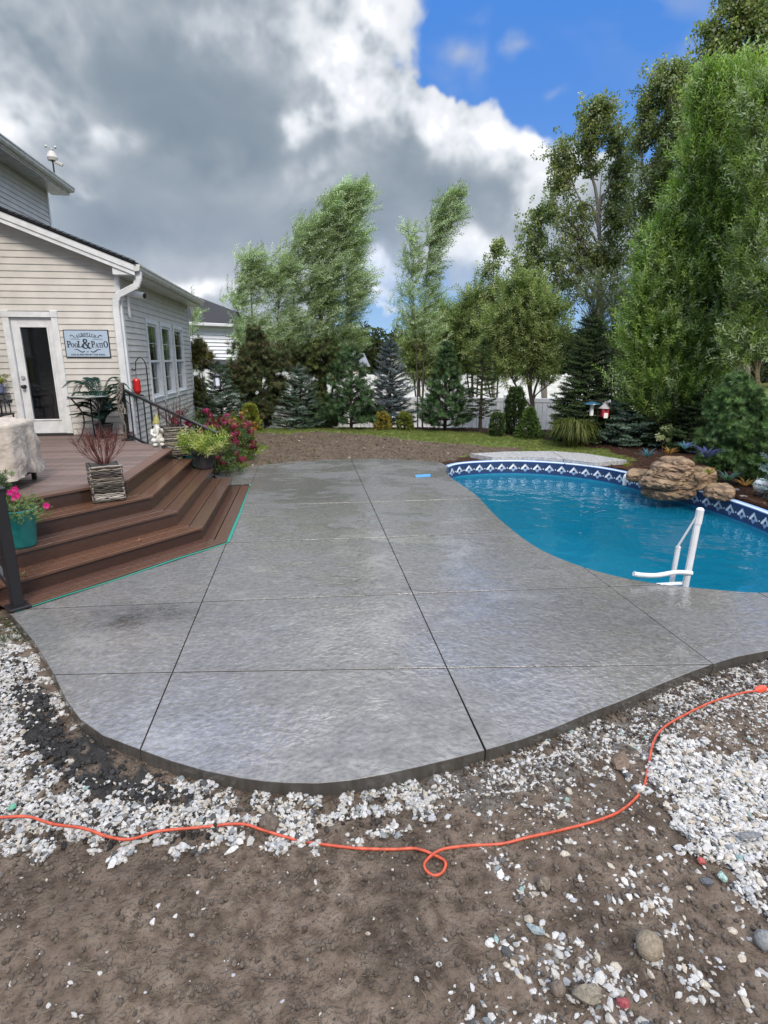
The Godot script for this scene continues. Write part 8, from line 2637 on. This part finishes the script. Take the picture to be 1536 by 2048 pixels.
func rock_lump(at: Vector3, r: Vector3, sd: int, turn: float) -> MB:
	var b := MB.new()
	var n1 := noise(sd, 1.1, 3)
	var n2 := noise(sd + 1, 3.2, 4, FastNoiseLite.TYPE_SIMPLEX_SMOOTH, FastNoiseLite.FRACTAL_RIDGED)
	var n3 := noise(sd + 2, 2.0, 4)
	var U := 100
	var V := 60
	var bas := Basis(Vector3.UP, turn)
	for j in V + 1:
		for i in U + 1:
			var t := PI * j / V
			var a := TAU * i / U
			var d := Vector3(sin(t) * cos(a), cos(t), sin(t) * sin(a))
			var sq := Vector3(signf(d.x) * pow(absf(d.x), 0.75), signf(d.y) * pow(absf(d.y), 0.7), signf(d.z) * pow(absf(d.z), 0.75))
			var p := sq * r
			var wp := p * 5.0
			var bend := n1.get_noise_3dv(wp * 0.5) * 0.5
			var lay := n2.get_noise_3dv(Vector3(wp.x * 0.3, (wp.y + bend * 0.6) * 2.6, wp.z * 0.3))
			var sy := wp.y * 2.1 + n1.get_noise_3dv(Vector3(wp.x * 0.35, wp.y * 0.2, wp.z * 0.35)) * 2.4 + 0.3
			var step := sy - floorf(sy)  # each ledge juts out at its top and is undercut below
			var ledge := smoothstep(0.0, 0.14, step) * (1.0 - 0.7 * step)
			var k := 0.94 + n1.get_noise_3dv(wp * 0.5) * 0.22 + lay * 0.07 + ledge * 0.10
			p *= k
			var tone := clampf(0.5 + n3.get_noise_3dv(Vector3(wp.x * 0.4, wp.y * 1.6 + bend * 2.0, wp.z * 0.4)) * 1.3, 0.0, 1.0)
			b.col = Color(0.17, 0.105, 0.065).lerp(Color(0.46, 0.32, 0.19), tone)
			b.vert(at + bas * p, Vector3.UP)
	for i in b.n.size():
		b.n[i] = Vector3.ZERO
	for j in V:
		for i in U:
			var q := j * (U + 1) + i
			b.ix.append_array([q, q + 1, q + U + 1, q + 1, q + U + 2, q + U + 1])
	for k in range(0, b.ix.size(), 3):
		var a := b.v[b.ix[k]]
		var nn := (b.v[b.ix[k + 2]] - a).cross(b.v[b.ix[k + 1]] - a)
		for e in 3:
			b.n[b.ix[k + e]] += nn
	for j in V + 1:
		var s := (b.n[j * (U + 1)] + b.n[j * (U + 1) + U]).normalized()
		b.n[j * (U + 1)] = s
		b.n[j * (U + 1) + U] = s
	for i in b.n.size():
		b.n[i] = b.n[i].normalized()
	return b

func build_rocks() -> void:
	var rm := mat(Color(1, 1, 1), 0.75, M.grain, 3.0, M.lump, 1.2)
	var o := thing("rock_waterfall", "tan layered artificial rock waterfall on the far rim of the pool", "waterfall", Vector3(5.70, 0.0, -8.30), 0.0)
	var layers := [[Vector3(-0.02, -0.06, 0.02), Vector3(0.36, 0.13, 0.30)], [Vector3(0.0, 0.10, 0.0), Vector3(0.42, 0.115, 0.34)], [Vector3(0.03, 0.205, -0.01), Vector3(0.385, 0.10, 0.31)], [Vector3(0.06, 0.30, -0.04), Vector3(0.35, 0.095, 0.28)], [Vector3(0.12, 0.375, -0.06), Vector3(0.275, 0.085, 0.22)]]
	for i in layers.size():
		part("rock_layer", rock_lump(layers[i][0], layers[i][1], 300 + i * 7, 0.35 * i), rm, o)
	part("left_rock", rock_lump(Vector3(-0.10, 0.06, -0.66), Vector3(0.24, 0.10, 0.20), 321, 1.0), rm, o)
	part("right_rock", rock_lump(Vector3(0.46, 0.04, 0.56), Vector3(0.34, 0.10, 0.20), 331, 0.9), rm, o)
	part("back_rock", rock_lump(Vector3(0.46, 0.12, 0.06), Vector3(0.24, 0.20, 0.22), 341, 0.2), rm, o)
	var pipe := MB.new()
	pipe.col = Color(0.75, 0.77, 0.76)
	pipe.tube(spline3([Vector3(-0.02, -0.02, -1.12), Vector3(-0.09, -0.02, -1.10), Vector3(-0.13, -0.07, -1.09), Vector3(-0.13, -0.20, -1.08)], 4), 0.034, 10)
	tag(part("water_pipe", pipe, M.gloss, self, Vector3(5.72, 0, -8.30)), "short white plastic pipe elbow at the pool rim left of the rocks", "pipe")
	var pl := [
		["spiky blue green plastic plant on the left shoulder of the rocks", Vector3(5.72, 0.36, -9.0), 0.22, Color(0.04, 0.16, 0.15), Color(0.06, 0.09, 0.22)],
		["orange bromeliad like plant behind the left rock top", Vector3(5.95, 0.44, -8.75), 0.19, Color(0.30, 0.10, 0.03), Color(0.22, 0.17, 0.05)],
		["small blue green spiky plant on top of the rocks", Vector3(5.98, 0.58, -8.42), 0.20, Color(0.05, 0.18, 0.18), Color(0.09, 0.12, 0.30)],
		["large purple blue spiky plant on top of the rocks", Vector3(6.25, 0.46, -8.25), 0.33, Color(0.08, 0.09, 0.24), Color(0.04, 0.05, 0.12)],
		["orange and green bromeliad like plant on the face of the rocks", Vector3(5.98, 0.30, -7.78), 0.17, Color(0.40, 0.12, 0.03), Color(0.14, 0.20, 0.05)],
		["grey green strappy plant right of the main rock", Vector3(6.50, 0.12, -8.02), 0.26, Color(0.07, 0.15, 0.13), Color(0.11, 0.17, 0.16)],
		["red and orange bromeliad like plant on the right rock", Vector3(6.46, 0.14, -7.60), 0.20, Color(0.42, 0.07, 0.02), Color(0.20, 0.22, 0.06)],
		["little olive spiky plant in the grass left of the rocks", Vector3(5.80, 0.05, -9.75), 0.16, Color(0.20, 0.22, 0.04), Color(0.26, 0.18, 0.05)]]
	for p: Array in pl:
		rng.seed = hash(p[0])
		var q := thing("spiky_plant", p[0], "plant", p[1])
		for i in 17:
			var b := MB.new()
			var az := i * 2.4
			var d := Vector3(cos(az), 0, sin(az))
			var L: float = p[2] * rr(0.7, 1.1)
			var el := rr(0.5, 1.5)
			var st := (d + Vector3(0, el, 0)).normalized()
			b.col = p[3].lerp(p[4], rng.randf()) * rr(0.8, 1.3)
			var s := d.cross(Vector3.UP) * L * 0.075
			var p1 := st * L * 0.55
			var p2 := st * L + d * L * 0.22 + Vector3(0, -L * 0.16, 0)
			b.quad(-s * 0.5, s * 0.5, p1 + s, p1 - s)
			b.col = b.col * 1.15
			b.quad(p1 - s, p1 + s, p2, p2)
			part("leaf", b, M.leaf, q)
	tree("variegated_shrub", "sparse shrub with pale cream leaves in the shade behind the rocks", "shrub", "", Vector3(6.35, -0.05, -9.5), [[[Vector3(6.35, -0.05, -9.5), Vector3(6.3, 0.6, -9.5)], 0.015]], [[Vector3(6.3, 0.75, -9.5), Vector3(0.25, 0.22, 0.25), 5]], "leafy", 2, [Color(0.26, 0.26, 0.16), Color(0.14, 0.16, 0.08), Color(0.06, 0.09, 0.03)], {"len": 0.13, "twigs": 4, "spread": 0.1})

func _ready() -> void:
	var t := Time.get_ticks_msec()
	build_view()
	print("sky ", Time.get_ticks_msec() - t)
	build_materials()
	make_foliage()
	build_ground()
	print("ground ", Time.get_ticks_msec() - t)
	build_patio()
	build_pool()
	build_deck()
	build_house()
	print("house ", Time.get_ticks_msec() - t)
	build_far()
	build_trees()
	print("trees ", Time.get_ticks_msec() - t)
	build_grass()
	build_yard()
	build_gravel()
	print("all ", Time.get_ticks_msec() - t)
